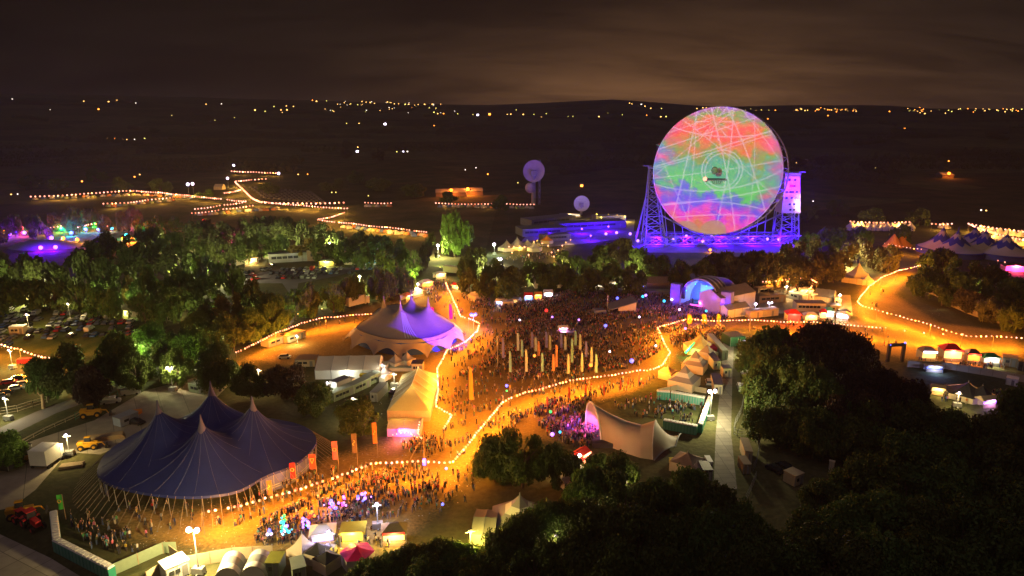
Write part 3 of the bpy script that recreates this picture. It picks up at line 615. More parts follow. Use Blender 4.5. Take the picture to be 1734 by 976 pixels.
M_beige = mat('beige_membrane', (.42, .34, .24), .6, .10, .5, bump=.05)
def striped_big_top():
    zr = 5.2; zo = 3.4
    rim_px = [(604, 553), (612, 561), (633, 568), (660, 574), (690, 575.5), (720, 573), (745, 567), (763, 558), (769, 551), (757, 540), (741, 531), (722, 522), (700, 518), (675, 516), (655, 518), (640, 524), (622, 540)]
    rim = [P(u, v, zr) for u, v in rim_px]; cen = sum(rim, Vector()) / len(rim); cen.z = 0; n = len(rim); N = 88; R_ = []
    for k in range(N):
        t = k * n / N; i = int(t); f = t - i; p = [rim[(i + j - 1) % n] - cen for j in range(4)]
        R_.append(.5 * ((2 * p[1]) + (p[2] - p[0]) * f + (2 * p[0] - 5 * p[1] + 4 * p[2] - p[3]) * f * f + (3 * p[1] - p[0] - 3 * p[2] + p[3]) * f ** 3))
    tips = [(P(u, v, h) - cen, h) for u, v, h in ((678, 518, 13.4), (725, 511, 13.6), (650, 512, 13), (696, 503, 13.8))]
    def zc(x, y, t):
        z = 0
        for q, h in tips:
            d = math.hypot(x - q.x, y - q.y); g = (h - zr) * (.44 * math.exp(-d / 2.0) + .56 * math.exp(-(d / 9.5) ** 1.6)); z = (z ** 3 + g ** 3) ** (1 / 3)
        return zr + max(z, 1.5 * (1 - t * t)) * (1 - t ** 3.0)
    T = thing('big_top', 'pale beige circus tent half washed in violet light, with scalloped blue arches', 'circus tent', cen)
    g = MB(); g.grid([[(q.x * t, q.y * t, zc(q.x * t, q.y * t, t)) for q in R_] for t in [.001] + [i / 40 for i in range(1, 41)]], wrap=True); can = g.build('canopy', mat('taupe_membrane', (.40, .36, .30), .6, .1, .5), T, smooth=True)
    # scalloped outer skirt: points at the ground, arches between
    NP = 14; g = MB(); rows = [[], [], [], []]; M = NP * 12
    for j in range(M):
        t = j / M * N; i = int(t); f = t - i; q = R_[i].lerp(R_[(i + 1) % N], f); ph = (j % 12) / 12; arch = abs(math.sin(math.pi * ph))
        o = Vector((q.x, q.y, 0)).normalized()
        for a, row in enumerate(rows):
            s = a / 3; reach = (5.0 - 1.9 * arch) * s; zz = zr * (1 - s) + s * (.1 + 2.9 * arch ** .8) ; zz -= .5 * math.sin(math.pi * s) * (1 - arch * .5); row.append((q.x + o.x * reach, q.y + o.y * reach, zz))
    g.grid(rows, wrap=True); g.build('skirt', M_beige, T, smooth=True)
    MB().path([(q.x, q.y, zr + .03) for q in R_ + R_[:1]], .07, 4).build('rim_cable', M_black, T)
    for k in range(NP):
        a, b = int(k * N / NP), int((k + 1) * N / NP); ks = list(range(a, b + 1))
        MB().grid([[(R_[i % N].x * 1.05, R_[i % N].y * 1.05, z) for i in ks] for z in (.02, 4.3)]).build('arch_wall', mat('royal_blue_wall', (.03, .09, .42), .6, .15), T)
    for q, h in tips:
        zt = zc(q.x, q.y, q.length / 25); MB().lathe([(1.1, -1.2), (.75, .4), (.3, 2.2), (.08, 4.0), (0, 4.1)], 10, (q.x, q.y, zt)).build('mast_cap', M_beige, T, smooth=True)
    for u in range(NP):
        q = R_[int(u * N / NP)]; o = Vector((q.x, q.y, 0)).normalized(); p = (q.x + o.x * 5.0, q.y + o.y * 5.0, 0); MB().tube((p[0], p[1], 0), (p[0], p[1], 1.6), .06, .06, 5).build('anchor_post', M_steel, T)
    # projected light stripes laid on as pale appliqué bands between the lit and unlit half
    for k, x0 in enumerate((0, 1.1, 2.2, 3.3, 4.4)):
        pts = []
        A = tips[0][0]
        for i in range(34):
            s = i / 33; x = A.x + .3 + x0 * (.25 + .75 * s) + 3.0 * s; y = A.y - 1.0 - s * (abs(min(w.y for w in R_)) + A.y - 1.2)
            ang = math.atan2(y, x); rr = min(R_, key=lambda w: abs((math.atan2(w.y, w.x) - ang + math.pi) % (2 * math.pi) - math.pi)); t = math.hypot(x, y) / math.hypot(rr.x, rr.y)
            if t > .97: break
            pts.append(Vector((x, y, zc(x, y, t) + .05)))
        if len(pts) > 3: MB().grid([[p for p in pts], [p + Vector((.42, .0, .05)) for p in pts]]).build('projected_stripe', M_white, can)
striped_big_top()
def tent_wash():
    p = P(842, 566, 12); t = thing('projector_mast', 'violet wash projector pole on the crowd side of the beige circus tent', 'projector', (p.x, p.y, 0)); MB().tube((0, 0, 0), (0, 0, 11.6), .14, .1, 5).build('pole', M_steel, t); MB().box(0, 0, 11.6, .9, .9, .8).build('projector_box', M_dark, t)
    a = (P(687, 565, 6) - p).normalized(); b = (P(790, 500, 9) - p).normalized(); aim = a + b; half = a.angle(b) / 2
    lamp(t, (-.9, .3, 12.4), 190000, (.07, .0, 1.0), .12, 'SPOT', tuple(Vector((-.9, .3, 12.4)) + aim), half * 2, .04)
tent_wash()

def saddle_tent():
    # five arched sections from the open mouth to the low tail
    secs = [((1018, 752), (1003, 683), 8.6), ((1035, 758), (1030, 700), 7.2), ((1060, 768), (1060, 715), 6.0), ((1085, 776), (1085, 722), 6.0), ((1105, 779), (1109, 714), 7.6)]
    T = None; g = MB(); rows = []
    c0 = P(1060, 745); T = thing('saddle_tent', 'large beige saddle shaped festival tent with open mouth facing the pink lit crowd', 'stage tent', (c0.x, c0.y, 0))
    O = Vector((c0.x, c0.y, 0))
    S = []
    for ft, ap, z in secs:
        F0 = P(*ft) - O; A = P(*ap, z) - O; B = Vector((2 * A.x - F0.x + 1.0, 2 * A.y - F0.y, 0)); S.append((F0, A, B))
    def sec(s):
        i = min(3, int(s)); f = s - i; f = f * f * (3 - 2 * f); return [a.lerp(b, f) for a, b in zip(S[i], S[i + 1])]
    for j in range(25):
        F0, A, B = sec(j / 24 * 4); row = []
        for i in range(25):
            t = -1 + 2 * i / 24; m = (F0 + B) / 2; ang = math.pi * (1 - (t + 1) / 2) ; w = (F0 - B) / 2
            p = m + w * math.cos(math.pi * i / 24) * 1.0; h = math.sin(math.pi * i / 24) ** .9; lean = Vector((A.x - m.x, A.y - m.y, 0)); row.append((p.x + lean.x * h, p.y + lean.y * h, A.z * h))
        rows.append(row)
    g.grid(rows); g.build('canopy', M_beige, T, smooth=True)
    # sloping tail from the second arch down to two low anchor points
    F0, A, B = sec(4); tl = P(1144, 757, .6) - O; tb = Vector((tl.x + 3.0, tl.y + 7, .6)); tf = P(1108, 780, .3) - O; g = MB(); r0 = rows[-1]; r1 = []
    for i in range(25):
        s = i / 24; p = tf.lerp(tl, min(1, s * 2)) if s < .5 else tl.lerp(tb, (s - .5) * 2); r1.append((p.x, p.y, p.z + .9 * abs(math.sin(math.pi * s * 2))))
    mid = [[tuple(a[k] * (1 - f) + b[k] * f - (1.0 * math.sin(math.pi * f) if k == 2 else 0) for k in range(3)) for a, b in zip(r0, r1)] for f in [i / 8 for i in range(9)]]
    mid = [[(x, y, max(z, .15)) for x, y, z in r] for r in mid]
    g.grid(mid); g.build('tail_canopy', M_beige, T, smooth=True)
    MB().path([(x, y, z + .05) for x, y, z in rows[0]], .22, 6).build('front_arch', M_white, T)
    MB().path([(x, y, z + .05) for x, y, z in rows[-1]], .12, 5).build('rear_arch', M_white, T)
    MB().path([(x, y, z + .12) for x, y, z in r1], .16, 5).build('ground_rail', M_steel, T)
    q = sec(1.2)[1]; d = MB(); d.box(q.x, q.y, 0, 9, 8, 1.2); d.build('stage_deck', M_dark, T)
    b = MB(); b.ball((sec(.6)[1].x, sec(.6)[1].y, 5.4), .3); b.build('stage_lamp', M_gpink, T)
    q0 = P(985, 728); q1 = q0 - O; lamp(T, (sec(.15)[1].x, sec(.15)[1].y - 1, 4.6), 7500, (1, .10, .75), .4, 'SPOT', (q1.x, q1.y, 0), R(105), .6)
    lamp(T, (q.x, q.y, 3.5), 700, (.8, .3, 1), .4)
saddle_tent()

def gable_tent(A, B, depth, wall, ridge, label, m=M_cream, bays=4, hip=0.0, name='marquee', group=None, over=.25, wm=None, lit=None, lit_col=(1, .65, .25)):
    """A, B: front ground corners; ridge runs back from the front when hip > 0, else along the front"""
    c, rz, L = between(A, B); T = thing(name, label, 'marquee' if name == 'marquee' else 'tent', c, rz, group); wm = wm or m
    if hip:
        g = MB(); h = L / 2
        y0, y1 = 0, depth; F0 = [(-h, y0, wall), (h, y0, wall), (h, y1, wall), (-h, y1, wall), (0, y0 + hip, ridge), (0, y1 - hip * .8, ridge)]
        def sag(a, b, c_, n=8):
            pass
        # roof planes with slack between frames
        nb = bays; rowsL = []; rowsR = []
        for i in range(nb * 3 + 1):
            y = y0 + hip + (y1 - hip * .8 - y0 - hip) * i / (nb * 3); sagz = -.28 * abs(math.sin(math.pi * i / 3)); rowsL.append([(-h * k / 6 if k else 0, (y if k < 6 else y), wall + (ridge - wall) * (1 - k / 6) ** 1.12 + sagz * (1 if 0 < k < 6 else .4)) for k in range(7)]); rowsR.append([(-x, yy, z) for x, yy, z in rowsL[-1]])
        g.grid(rowsL); g.grid(rowsR)
        for yy, yr, rr in ((y0, y0 + hip, rowsL[0]), (y1, y1 - hip * .8, rowsL[-1])):
            n = 12; fan = [[(0 + (-h + 2 * h * j / n) * k / 6, yr + (yy - yr) * k / 6, wall + (ridge - wall) * (1 - k / 6) ** 1.12) for j in range(n + 1)] for k in range(7)]; g.grid(fan)
            for sx in (-1, 1):
                g.grid([[(sx * h * k / 6, yr, wall + (ridge - wall) * (1 - k / 6) ** 1.12) for k in range(7)], [(sx * h * k / 6, yr + (yy - yr) * k / 6, wall + (ridge - wall) * (1 - k / 6) ** 1.12) for k in range(7)]])
        g.build('roof', m, T)
        w = MB()
        for a, b in (((-h, y0), (h, y0)), ((h, y0), (h, y1)), ((h, y1), (-h, y1)), ((-h, y1), (-h, y0))):
            w.grid([[(a[0], a[1], .02), (b[0], b[1], .02)], [(a[0], a[1], wall), (b[0], b[1], wall)]])
        w.build('wall', wm, T)
        MB().path([(0, y0 + hip, ridge + .04), (0, y1 - hip * .8, ridge + .04)], .07, 4).build('ridge_pole', M_white, T)
        for i in range(nb + 1):
            y = y0 + hip + (y1 - hip * .8 - y0 - hip) * i / nb; MB().path([(-h, y, wall + .05), (-h * .5, y, wall + (ridge - wall) * .46 + .07), (0, y, ridge + .05), (h * .5, y, wall + (ridge - wall) * .46 + .07), (h, y, wall + .05)], .045, 3).build('roof_rib', M_white, T)
    else:
        h = L / 2; g = MB(); o = over
        for i in range(bays):
            x0, x1 = -h + L * i / bays, -h + L * (i + 1) / bays
            for ya, yb in ((-o, depth / 2), (depth + o, depth / 2)):
                g.grid([[(x0 + (x1 - x0) * k / 4, ya + (yb - ya) * j / 4, wall + (ridge - wall) * j / 4 - .10 * math.sin(math.pi * k / 4)) for k in range(5)] for j in range(5)])
        g.build('roof', m, T)
        w = MB(); w.box(0, depth / 2, .02, L, depth, wall - .05, 0); w.build('wall', wm, T)
        for sx in (-1, 1):
            e = MB(); e.add([(sx * h, 0, wall - .04), (sx * h, depth, wall - .04), (sx * h, depth / 2, ridge - .04)], [(0, 1, 2)]); e.build('gable', wm, T)
        for i in range(bays + 1):
            x = -h + L * i / bays; MB().path([(x, -o, wall + .04), (x, depth / 2, ridge + .05), (x, depth + o, wall + .04)], .06, 4).build('roof_rib', M_grey, T); MB().tube((x, -.06, 0), (x, -.06, wall), .06, .06, 4).build('leg', M_grey, T)
    if lit: lamp(T, (0, -2.0, 2.5), lit, lit_col, .4)
    return T
gable_tent((534, 643), (642, 641), 11, 3.0, 5.6, 'long white framed marquee with four roof bays, in front of the beige circus tent', m=mat('white_marquee_roof', (.62, .56, .45), .6, .1, .4), wm=mat('white_wall_sheet', (.75, .78, .74), .6, .06, .4), bays=4, lit=700, lit_col=(1, .92, .7))  # its front lamp has no fixture, added to whiten the wall
gt = gable_tent((656, 714), (728, 714), 26, 3.0, 7.2, 'yellow lit hip ended gable tent standing beside the walkway', m=mat('sand_canvas', (.40, .33, .20), .7, .1, .4), wm=mat('pink_striped_wall', (.62, .36, .30), .7, .25, 6), bays=3, hip=7)
val = MB(); val.grid([[(-5.4 + 10.8 * k / 24, -.12, 2.9) for k in range(25)], [(-5.4 + 10.8 * k / 24, -.5, 1.5 - .25 * abs(math.sin(k * math.pi / 4))) for k in range(25)]]); val.build('valance', MATS['pink_striped_wall'], gt)
fin = MB(); fin.lathe([(.25, 0), (.2, .3), (0, .7)], 8, (0, 20.5, 7.1)); fin.build('finial', M_white, gt)
lamp(gt, (0, 20.5, 9.0), 350, (1, .65, .2), .3); lamp(gt, (0, 6, 9.4), 500, (1, .62, .12), .3); lamp(gt, (-1, -6, 7), 1500, (1, .62, .08), .5)  # lamps without fixtures, added to yellow the roof and front

def pagoda(u, v, w, label, m=M_cream, h=4.8, wall=2.4, wm=None, rz=0.0, name='pagoda_tent', group=None, sides=4, open_=False, cat='tent'):
    p = P(u, v); T = thing(name, label, cat, (p.x, p.y, 0), rz, group); n = sides; g = MB(); rows = []
    for k in range(9):
        t = k / 8; r = w / 2 * (1 - t) / math.cos(math.pi / n) + .02; z = wall + (h - wall) * (t ** 1.7 * .75 + t * .25); rows.append([(r * math.cos(2 * math.pi * (i + .5) / n), r * math.sin(2 * math.pi * (i + .5) / n), z) for i in range(n)])
    g.grid(rows, wrap=True); R1 = rows[0]; g.grid([[(x * 1.01, y * 1.01, wall - .4) for x, y, z in R1], [(x * 1.01, y * 1.01, wall) for x, y, z in R1]], wrap=True); g.build('roof', m, T)
    MB().tube((0, 0, h - .1), (0, 0, h + .5), .05, .02, 5).build('finial', M_white, T)
    for x, y, z in R1: MB().tube((x, y, 0), (x, y, wall), .05, .05, 4).build('leg', M_white, T)
    if not open_:
        for i in range(n):
            a, b = R1[i], R1[(i + 1) % n]
            if i == (n // 2 + 1) % n and n == 4: continue
            MB().grid([[(a[0] * .98, a[1] * .98, .02), (b[0] * .98, b[1] * .98, .02)], [(a[0] * .98, a[1] * .98, wall), (b[0] * .98, b[1] * .98, wall)]]).build('wall', wm or m, T)
    return T
M_taupe = mat('taupe_canvas', (.30, .26, .24), .75, .15, .5)
def tiered(u, v, w, label):
    T = pagoda(u, v, w, label, M_taupe, 7.4, 2.8, M_cream, .35, name='tiered_tent'); g = MB()
    for z0, z1, r0, r1, m_ in ((4.0, 4.05, .60, .60, None), ):
        g.lathe([(w * .40, 3.95), (w * .30, 4.6)], 4, (0, 0, .05)); 
    g.build('light_tier', mat('ivory_canvas', (.72, .66, .55), .7, .06), T)
    return T
def star_tent(u, v, w, label, tiers, h, wall, rz=.4, n=6):
    """pointed tent whose bands alternate between dark and pale canvas"""
    p = P(u, v); T = thing('tiered_tent', label, 'tent', (p.x, p.y, 0), rz)
    def r_at(t): return w / 2 * ((1 - t) * .82 + .18 * (1 - t) ** 3)
    for k, (t0, t1, m_) in enumerate(tiers):
        rows = []
        for j in range(6):
            t = t0 + (t1 - t0) * j / 5; z = wall + (h - wall) * (t ** 1.5 * .7 + t * .3); r = r_at(t) + .03 + (.02 * k)
            rows.append([(r * math.cos(2 * math.pi * i / n), r * math.sin(2 * math.pi * i / n), z) for i in range(n)])
        MB().grid(rows, wrap=True).build('roof_tier', m_, T)
    rows = [[(r_at(0) * math.cos(2 * math.pi * i / n), r_at(0) * math.sin(2 * math.pi * i / n), z) for i in range(n)] for z in (.02, wall)]
    MB().grid(rows, wrap=True).build('wall', M_cream, T); MB().tube((0, 0, h - .2), (0, 0, h + .6), .07, .02, 5).build('finial', M_white, T)
    return T
M_ivory = mat('ivory_canvas', (.72, .66, .55), .7, .06)
star_tent(880, 893, 12.5, 'taupe pointed pavilion with an ivory ring, beside the dark thicket', ((0, .42, M_taupe), (.42, .66, M_ivory), (.66, 1, M_taupe)), 7.0, 2.6, .5)
lt = gable_tent((798, 924), (838, 926), 8, 2.6, 3.6, 'low grey tent with yellow glowing side wall, joined to the taupe pavilion', m=M_taupe, wm=M_cream, bays=2)
star_tent(1158, 655, 10.5, 'nearest taupe and cream pointed tent of the food village by the toilets', ((0, .35, M_taupe), (.35, .6, M_ivory), (.6, 1, M_taupe)), 6.8, 2.6, .2, 4)
star_tent(1176, 627, 9.5, 'middle taupe pointed tent of the food village', ((0, .35, M_taupe), (.35, .55, M_ivory), (.55, 1, M_taupe)), 6.6, 2.6, .3, 4)
star_tent(1196, 610, 8, 'small pale pointed tent behind the middle taupe one', ((0, .3, M_ivory), (.3, 1, M_taupe)), 5.4, 2.5, .1, 4)
oc = mat('amber_canvas', (.72, .50, .20), .7, .1)
star_tent(1184, 596, 11, 'amber glowing pointed tent next to the green neon arrow sign', ((0, .4, oc), (.4, 1, oc)), 6.2, 2.5, .6, 6)
star_tent(1130, 640, 6, 'low amber canvas shade at the walkway corner of the food village', ((0, 1, oc),), 3.8, 2.3, .1, 4)
star_tent(1452, 474, 11, 'cream double peaked pagoda at the entrance of the hill track', ((0, 1, M_cream),), 8.5, 2.6, .2, 5)
star_tent(1468, 482, 7, 'small cream pagoda leaning against the double peaked one', ((0, 1, M_cream),), 5.0, 2.4, .5, 4)
star_tent(1163, 795, 8.5, 'brown hut shaped tent below the saddle tent, beside a yellow crate', ((0, 1, M_brown),), 4.2, 2.4, .15, 4)
star_tent(1178, 806, 4.5, 'little grey gazebo tent touching the brown hut shaped tent', ((0, 1, M_taupe),), 3.2, 2.0, .15, 4)

# blue and cream star banded big tops
M_bb = mat('blue_band_canvas', (.06, .06, .25), .7, .1); M_cb = mat('cream_band_canvas', (.62, .46, .30), .7, .1)
def banded_top(u, v, w, h, label, rz=0.0):
    p = P(u, v); T = thing('banded_big_top', label, 'circus tent', (p.x, p.y, 0), rz, 'blue and cream star banded tents'); n = 48; zr = 3
    prof = lambda t: zr + (h - zr) * (.30 * (1 - t) + .70 * (1 - t) ** 2.6)
    cuts = [(0, 0, .12, M_bb), (.12, .04, .26, M_cb), (.26, .10, .52, M_bb), (.52, .16, .93, M_cb), (.93, 0, 1.0, M_bb)]
    zz = lambda j, a: a * abs(((j * 8 / n) % 1) * 2 - 1)
    for k, (a0, amp, a1, m_) in enumerate(cuts):
        amp1 = cuts[k + 1][1] if k + 1 < len(cuts) else 0; rows = []
        for s in range(7):
            row = []
            for j in range(n):
                t0 = a0 - zz(j, amp); t1 = a1 - zz(j, amp1); t = max(0.004, t0 + (t1 - t0) * s / 6); r = w / 2 * t; row.append((r * math.cos(2 * math.pi * j / n), r * math.sin(2 * math.pi * j / n), prof(t)))
            rows.append(row)
        MB().grid(rows, wrap=True).build('canopy_band', m_, T)
    MB().lathe([(w / 2 * .97, .02), (w / 2 * .97, zr)], 32).build('wall', M_bb, T); MB().tube((0, 0, h - .5), (0, 0, h + 2), .35, .1, 6).build('mast_cap', M_bb, T)
banded_top(1592, 427, 26, 15, 'leftmost blue and cream star banded big top, half hidden by trees')
banded_top(1617, 432, 30, 14.5, 'brightest blue and cream star banded big top', .2)
banded_top(1664, 430, 28, 14, 'blue and cream star banded big top second from the field edge', .1)
banded_top(1648, 418, 26, 12, 'small banded big top peeping between the two front ones', .3)
banded_top(1700, 436, 32, 13.5, 'blue and cream star banded big top nearest the field edge', .15)
# ------------------------------------------------------------------ the great radio telescope
M_vio = mat('white_painted_steel', (.36, .35, .44), .5, .1)
def telescope():
    base = P(1214, 413); base.z = 0
    T = thing('radio_telescope', 'giant radio telescope dish lit with rainbow colours between two violet lattice towers', 'telescope', base)
    ctr = P(1212, 290, 45.5) - base   # dish centre (rim plane) from its height above ground
    view = (Vector((0, 0, H_CAM)) - base - ctr).normalized()
    az = math.atan2(view.x, -view.y) - R(9); nrm = Vector((math.sin(az) * math.cos(R(8)), -math.cos(az) * math.cos(R(8)), math.sin(R(8)))).normalized()
    ex = Vector((0, 0, 1)).cross(nrm).normalized(); ey = nrm.cross(ex); ez = nrm
    depth = ctr.length
    rad = 106 / FPX * ((base + ctr) - Vector((0, 0, H_CAM))).dot(Vector((0, math.cos(PITCH), -math.sin(PITCH))))
    W = lambda a, b, c: ctr + ex * a + ey * b + ez * c
    n = 96; f = .20
    surf = lambda r: -rad * .30 * (1 - (r / rad) ** 2)
    g = MB(); g.grid([[W(r * math.cos(2 * math.pi * i / n), r * math.sin(2 * math.pi * i / n), surf(r)) for i in range(n)] for r in [.01] + [rad * k / 24 for k in range(1, 25)]], wrap=True)
    bowl = g.build('dish_surface', mat('dish_panels', (.36, .36, .37), .85, .03, 1, spec=.05), T, smooth=True)
    g = MB(); back = lambda r: -rad * .36 * (1 - (r / rad) ** 2) - .9
    g.grid([[W(r * math.cos(2 * math.pi * i / n), r * math.sin(2 * math.pi * i / n), back(r)) for i in range(n)] for r in [.01] + [rad * k / 16 for k in range(1, 17)]], wrap=True); g.build('dish_back', M_vio, T, smooth=True)
    MB().path([W(rad * math.cos(2 * math.pi * i / 64), rad * math.sin(2 * math.pi * i / 64), 0) for i in range(65)], .55, 6).build('rim', M_vio, T)
    for k in range(24):
        a = 2 * math.pi * k / 24; MB().path([W(r * math.cos(a), r * math.sin(a), back(r) - 2.4 * (1 - r / rad) - .4) for r in [rad * s / 6 for s in range(1, 7)]], .32, 4).build('back_rib', M_vio, T)
    for rr in (.45, .7, .88): MB().path([W(rad * rr * math.cos(2 * math.pi * i / 48), rad * rr * math.sin(2 * math.pi * i / 48), back(rad * rr) - 2.0 * (1 - rr) - .6) for i in range(49)], .30, 4).build('back_hoop', M_vio, T)
    # focus mast and box
    MB().tube(W(0, 0, surf(0)), W(0, 0, 2.5), .75, .45, 8).build('focus_mast', M_grey, T)
    fb = MB(); fb.ball(W(0, 0, 4.2), 2.0, 10, 6, 1.2); fb.build('focus_cabin', mat('focus_brown', (.20, .12, .10), .7, .1), T)
    pl = MB(); c = W(0, 0, surf(0) + 5); MB().tube(W(-5.5, -4.6, surf(0) + 6), W(5.2, -4.2, surf(0) + 6), .55, .45, 6).build('focus_boom', M_dark, T)
    for dx in (-3, -1.5, 0, 1.5, 3): MB().tube(W(dx, -5, surf(0) + 5.5), W(dx * .6, -7.2, surf(0) + 4), .16, .16, 4).build('boom_strut', M_dark, T)
    MB().ball(W(-6.6, -4.6, surf(0) + 6.4), 1.3, 8, 5).build('boom_lamp', glow('coral_lamp', (1, .25, .18), 1.6), T)
    # stabilising wheel behind the bowl
    def arc(a0, a1, r, z, rr, k=24): return [W(0 + z * 0, 0, 0) + ex * 0 + (ey * math.sin(a) * r) - ez * math.cos(a) * r * .78 + ex * z for a in [a0 + (a1 - a0) * i / k for i in range(k + 1)]]
    for z in (-3.2, 3.2): MB().path(arc(-math.pi / 2, math.pi / 2, rad * 1.02, z, 0), .55, 5).build('wheel_girder', M_vio, T)
    A, B = arc(-math.pi / 2, math.pi / 2, rad * 1.02, -3.2, 0), arc(-math.pi / 2, math.pi / 2, rad * 1.02, 3.2, 0)
    for i in range(0, 25): MB().tube(A[i], B[min(24, i + (i % 2))], .22, .22, 4).build('wheel_brace', M_vio, T)
    # edge girder seen on the far flank
    side = [W(rad * math.cos(a), rad * math.sin(a), -1.2 - 6.5 * math.cos(a * 1.0)) for a in [R(-72) + R(144) * i / 30 for i in range(31)]]; rim_ = [W(rad * math.cos(a), rad * math.sin(a), -.3) for a in [R(-72) + R(144) * i / 30 for i in range(31)]]
    side = [p + ex * (2.6 * math.cos(R(-72) + R(144) * i / 30)) for i, p in enumerate(side)]
    MB().path(side, .42, 5).build('flank_girder', M_vio, T)
    for i in range(0, 30): MB().tube(rim_[i], side[(i + 1) if i % 2 else i], .2, .2, 4).build('flank_brace', M_vio, T)
    # towers
    def G(u, v): q = P(u, v) - base; q.z = 0; return q
    def tower(foot, top, zt, wb, wt, panel):
        legs = []
        for sx, sy in ((-1, -1), (1, -1), (1, 1), (-1, 1)):
            b = foot + Vector((sx * wb, sy * wb, 0)); t_ = top + Vector((sx * wt, sy * wt, 0)); t_.z = zt; legs.append((b, t_)); MB().tube(b, t_, .55, .42, 5).build('tower_leg', M_vio, T)
        L = 8
        for k in range(L):
            a, b2 = k / L, (k + 1) / L; m_ = MB()
            for i in range(4):
                p0, p1 = legs[i][0].lerp(legs[i][1], a), legs[(i + 1) % 4][0].lerp(legs[(i + 1) % 4][1], b2); q0, q1 = legs[(i + 1) % 4][0].lerp(legs[(i + 1) % 4][1], a), legs[i][0].lerp(legs[i][1], b2)
                m_.tube(p0, p1, .2, .2, 4); m_.tube(q0, q1, .2, .2, 4); m_.tube(q1, p1, .24, .24, 4)
            m_.build('lattice_bay', M_vio, T)
        cap = MB(); cap.box(top.x, top.y, zt, wt * 2.6, wt * 2.6, 1.4); cap.box(top.x + (3 if panel else -3), top.y, zt + 1.4, wt * 3.4, 1.0, .5); cap.build('tower_head', M_vio, T)
        if panel:
            hb = MB(); f0 = .46; lo = [l[0].lerp(l[1], f0) for l in legs]; hi = [l[0].lerp(l[1], .99) for l in legs]; cl = sum(lo, Vector()) / 4; ch = sum(hi, Vector()) / 4
            lo = [cl + (p - cl) * 1.18 for p in lo]; hi = [ch + (p - ch) * 1.22 for p in hi]; hb.add(lo + hi, [(0, 1, 5, 4), (1, 2, 6, 5), (2, 3, 7, 6), (3, 0, 4, 7), (4, 5, 6, 7), (3, 2, 1, 0)]); o = hb.build('tower_house', mat('tower_house_white', (.60, .50, .36), .6, .06), T)
            for r_, cols in ((.90, (-.4, .35)), (.74, (-.2, .05, .28)), (.58, (-.62, -.18, .1, .58)), (.42, (-.6, 0, .5)), (.37, ()), (.25, (-.2, .3)), (.10, (-.1, .3))):
                for cx_ in cols:
                    a = lo[0].lerp(hi[0], r_); b_ = lo[1].lerp(hi[1], r_); cc = a.lerp(b_, .5 + cx_ * .5); w_ = (b_ - a).normalized(); outv = Vector((0, -1, 0)); u_ = Vector((0, 0, 1)); s = .55
                    m_ = MB(); p = [cc + w_ * i * s * 1.2 + u_ * j * s + outv * k for k in (-.02, .12) for i, j in ((-1, -1), (1, -1), (1, 1), (-1, 1))]; m_.add(p, [(4, 5, 6, 7), (0, 1, 5, 4), (1, 2, 6, 5), (2, 3, 7, 6), (3, 0, 4, 7)]); m_.build('window', M_glass, o)
    fl, fr = G(1107, 414), G(1330, 411)
    tl = P(1104, 287, 44.5) - base; tl.z = 0; tr = P(1338, 292, 44.5) - base; tr.z = 0
    tower(fl, tl, 45, 6.5, 1.7, False); tower(fr, tr, 43, 6.0, 3.6, True)
    # long raking props and base girders
    a = G(1076, 409); MB().tube(a, Vector((tl.x, tl.y, 43)), .6, .4, 5).build('raking_prop', M_vio, T)
    a = G(1346, 407); MB().tube(a, Vector((tr.x + 3, tr.y, 40)), .5, .4, 5).build('raking_prop', M_vio, T)
    MB().tube(Vector((fr.x - 4, fr.y, 18)), Vector((fl.x + (fr.x - fl.x) * .52, fl.y + 4, 2)), .5, .5, 5).build('base_diagonal', M_vio, T)
    MB().tube(Vector((fl.x + 4, fl.y, 18)), Vector((fl.x + (fr.x - fl.x) * .42, fl.y + 4, 2)), .5, .5, 5).build('base_diagonal', M_vio, T)
    for y in (-7, 7):
        for z in (1.0, 5.5):
            MB().tube(Vector((fl.x - 7, fl.y + y, z)), Vector((fr.x + 7, fr.y + y, z)), .4, .4, 5).build('base_girder', M_vio, T)
        L = (fr.x - fl.x + 14) / 14
        for k in range(14):
            x0 = fl.x - 7 + k * L; yy = fl.y + (fr.y - fl.y) * k / 14 + y; MB().tube((x0, yy, 1.0), (x0 + L, yy, 5.5), .22, .22, 4).build('base_brace', M_vio, T); MB().tube((x0 + L, yy, 1.0), (x0, yy, 5.5), .22, .22, 4).build('base_brace', M_vio, T)
    for k in range(5):
        x = fl.x + 9 + k * 5.2; MB().tube((x, fl.y + 2, 0), (x - 2.2, fl.y + 6, 22 - k * 2.6), .35, .3, 4).build('inner_prop', M_vio, T); x = fr.x - 8 - k * 5.0; MB().tube((x, fr.y + 2, 0), (x + 1.6, fr.y + 6, 20 - k * 2.4), .35, .3, 4).build('inner_prop', M_vio, T)
    # violet floods round the foot; the spots after them are added without fixtures
    V = (.055, .0, 1.0)
    def uplight(u, v, e, aim, kind='SPOT', lb=''):
        q = P(u, v); t = thing('flood_lamp', lb, 'flood lamp', (q.x, q.y, 0), 0, 'violet floods round the telescope foot')
        MB().box(0, 0, 0, 1.1, .8, .5).build('housing', M_dark, t); MB().ball((0, 0, 1.1), .95, 8, 5).build('lens', M_gpur, t)
        lamp(t, (0, 0, 1.9), e, V, .6, kind, aim, R(120), .8)
    for i, (u, v) in enumerate([(1067, 399), (1080, 411), (1162, 403), (1205, 403), (1249, 405), (1274, 408), (1299, 408), (1318, 409), (1044, 397), (1026, 399), (1190, 412), (1140, 409)]):
        uplight(u, v, 110000 if u < 1150 else 26000 if u > 1290 else 90000, (-6 if u < 1150 else 6 if u > 1290 else 0, (8 if (u < 1150 or u > 1290) else 14), 14 if (u < 1150 or u > 1290) else -1.2), lb='violet flood lamp on the grass at the telescope foot')
    q = P(1210, 419) - base
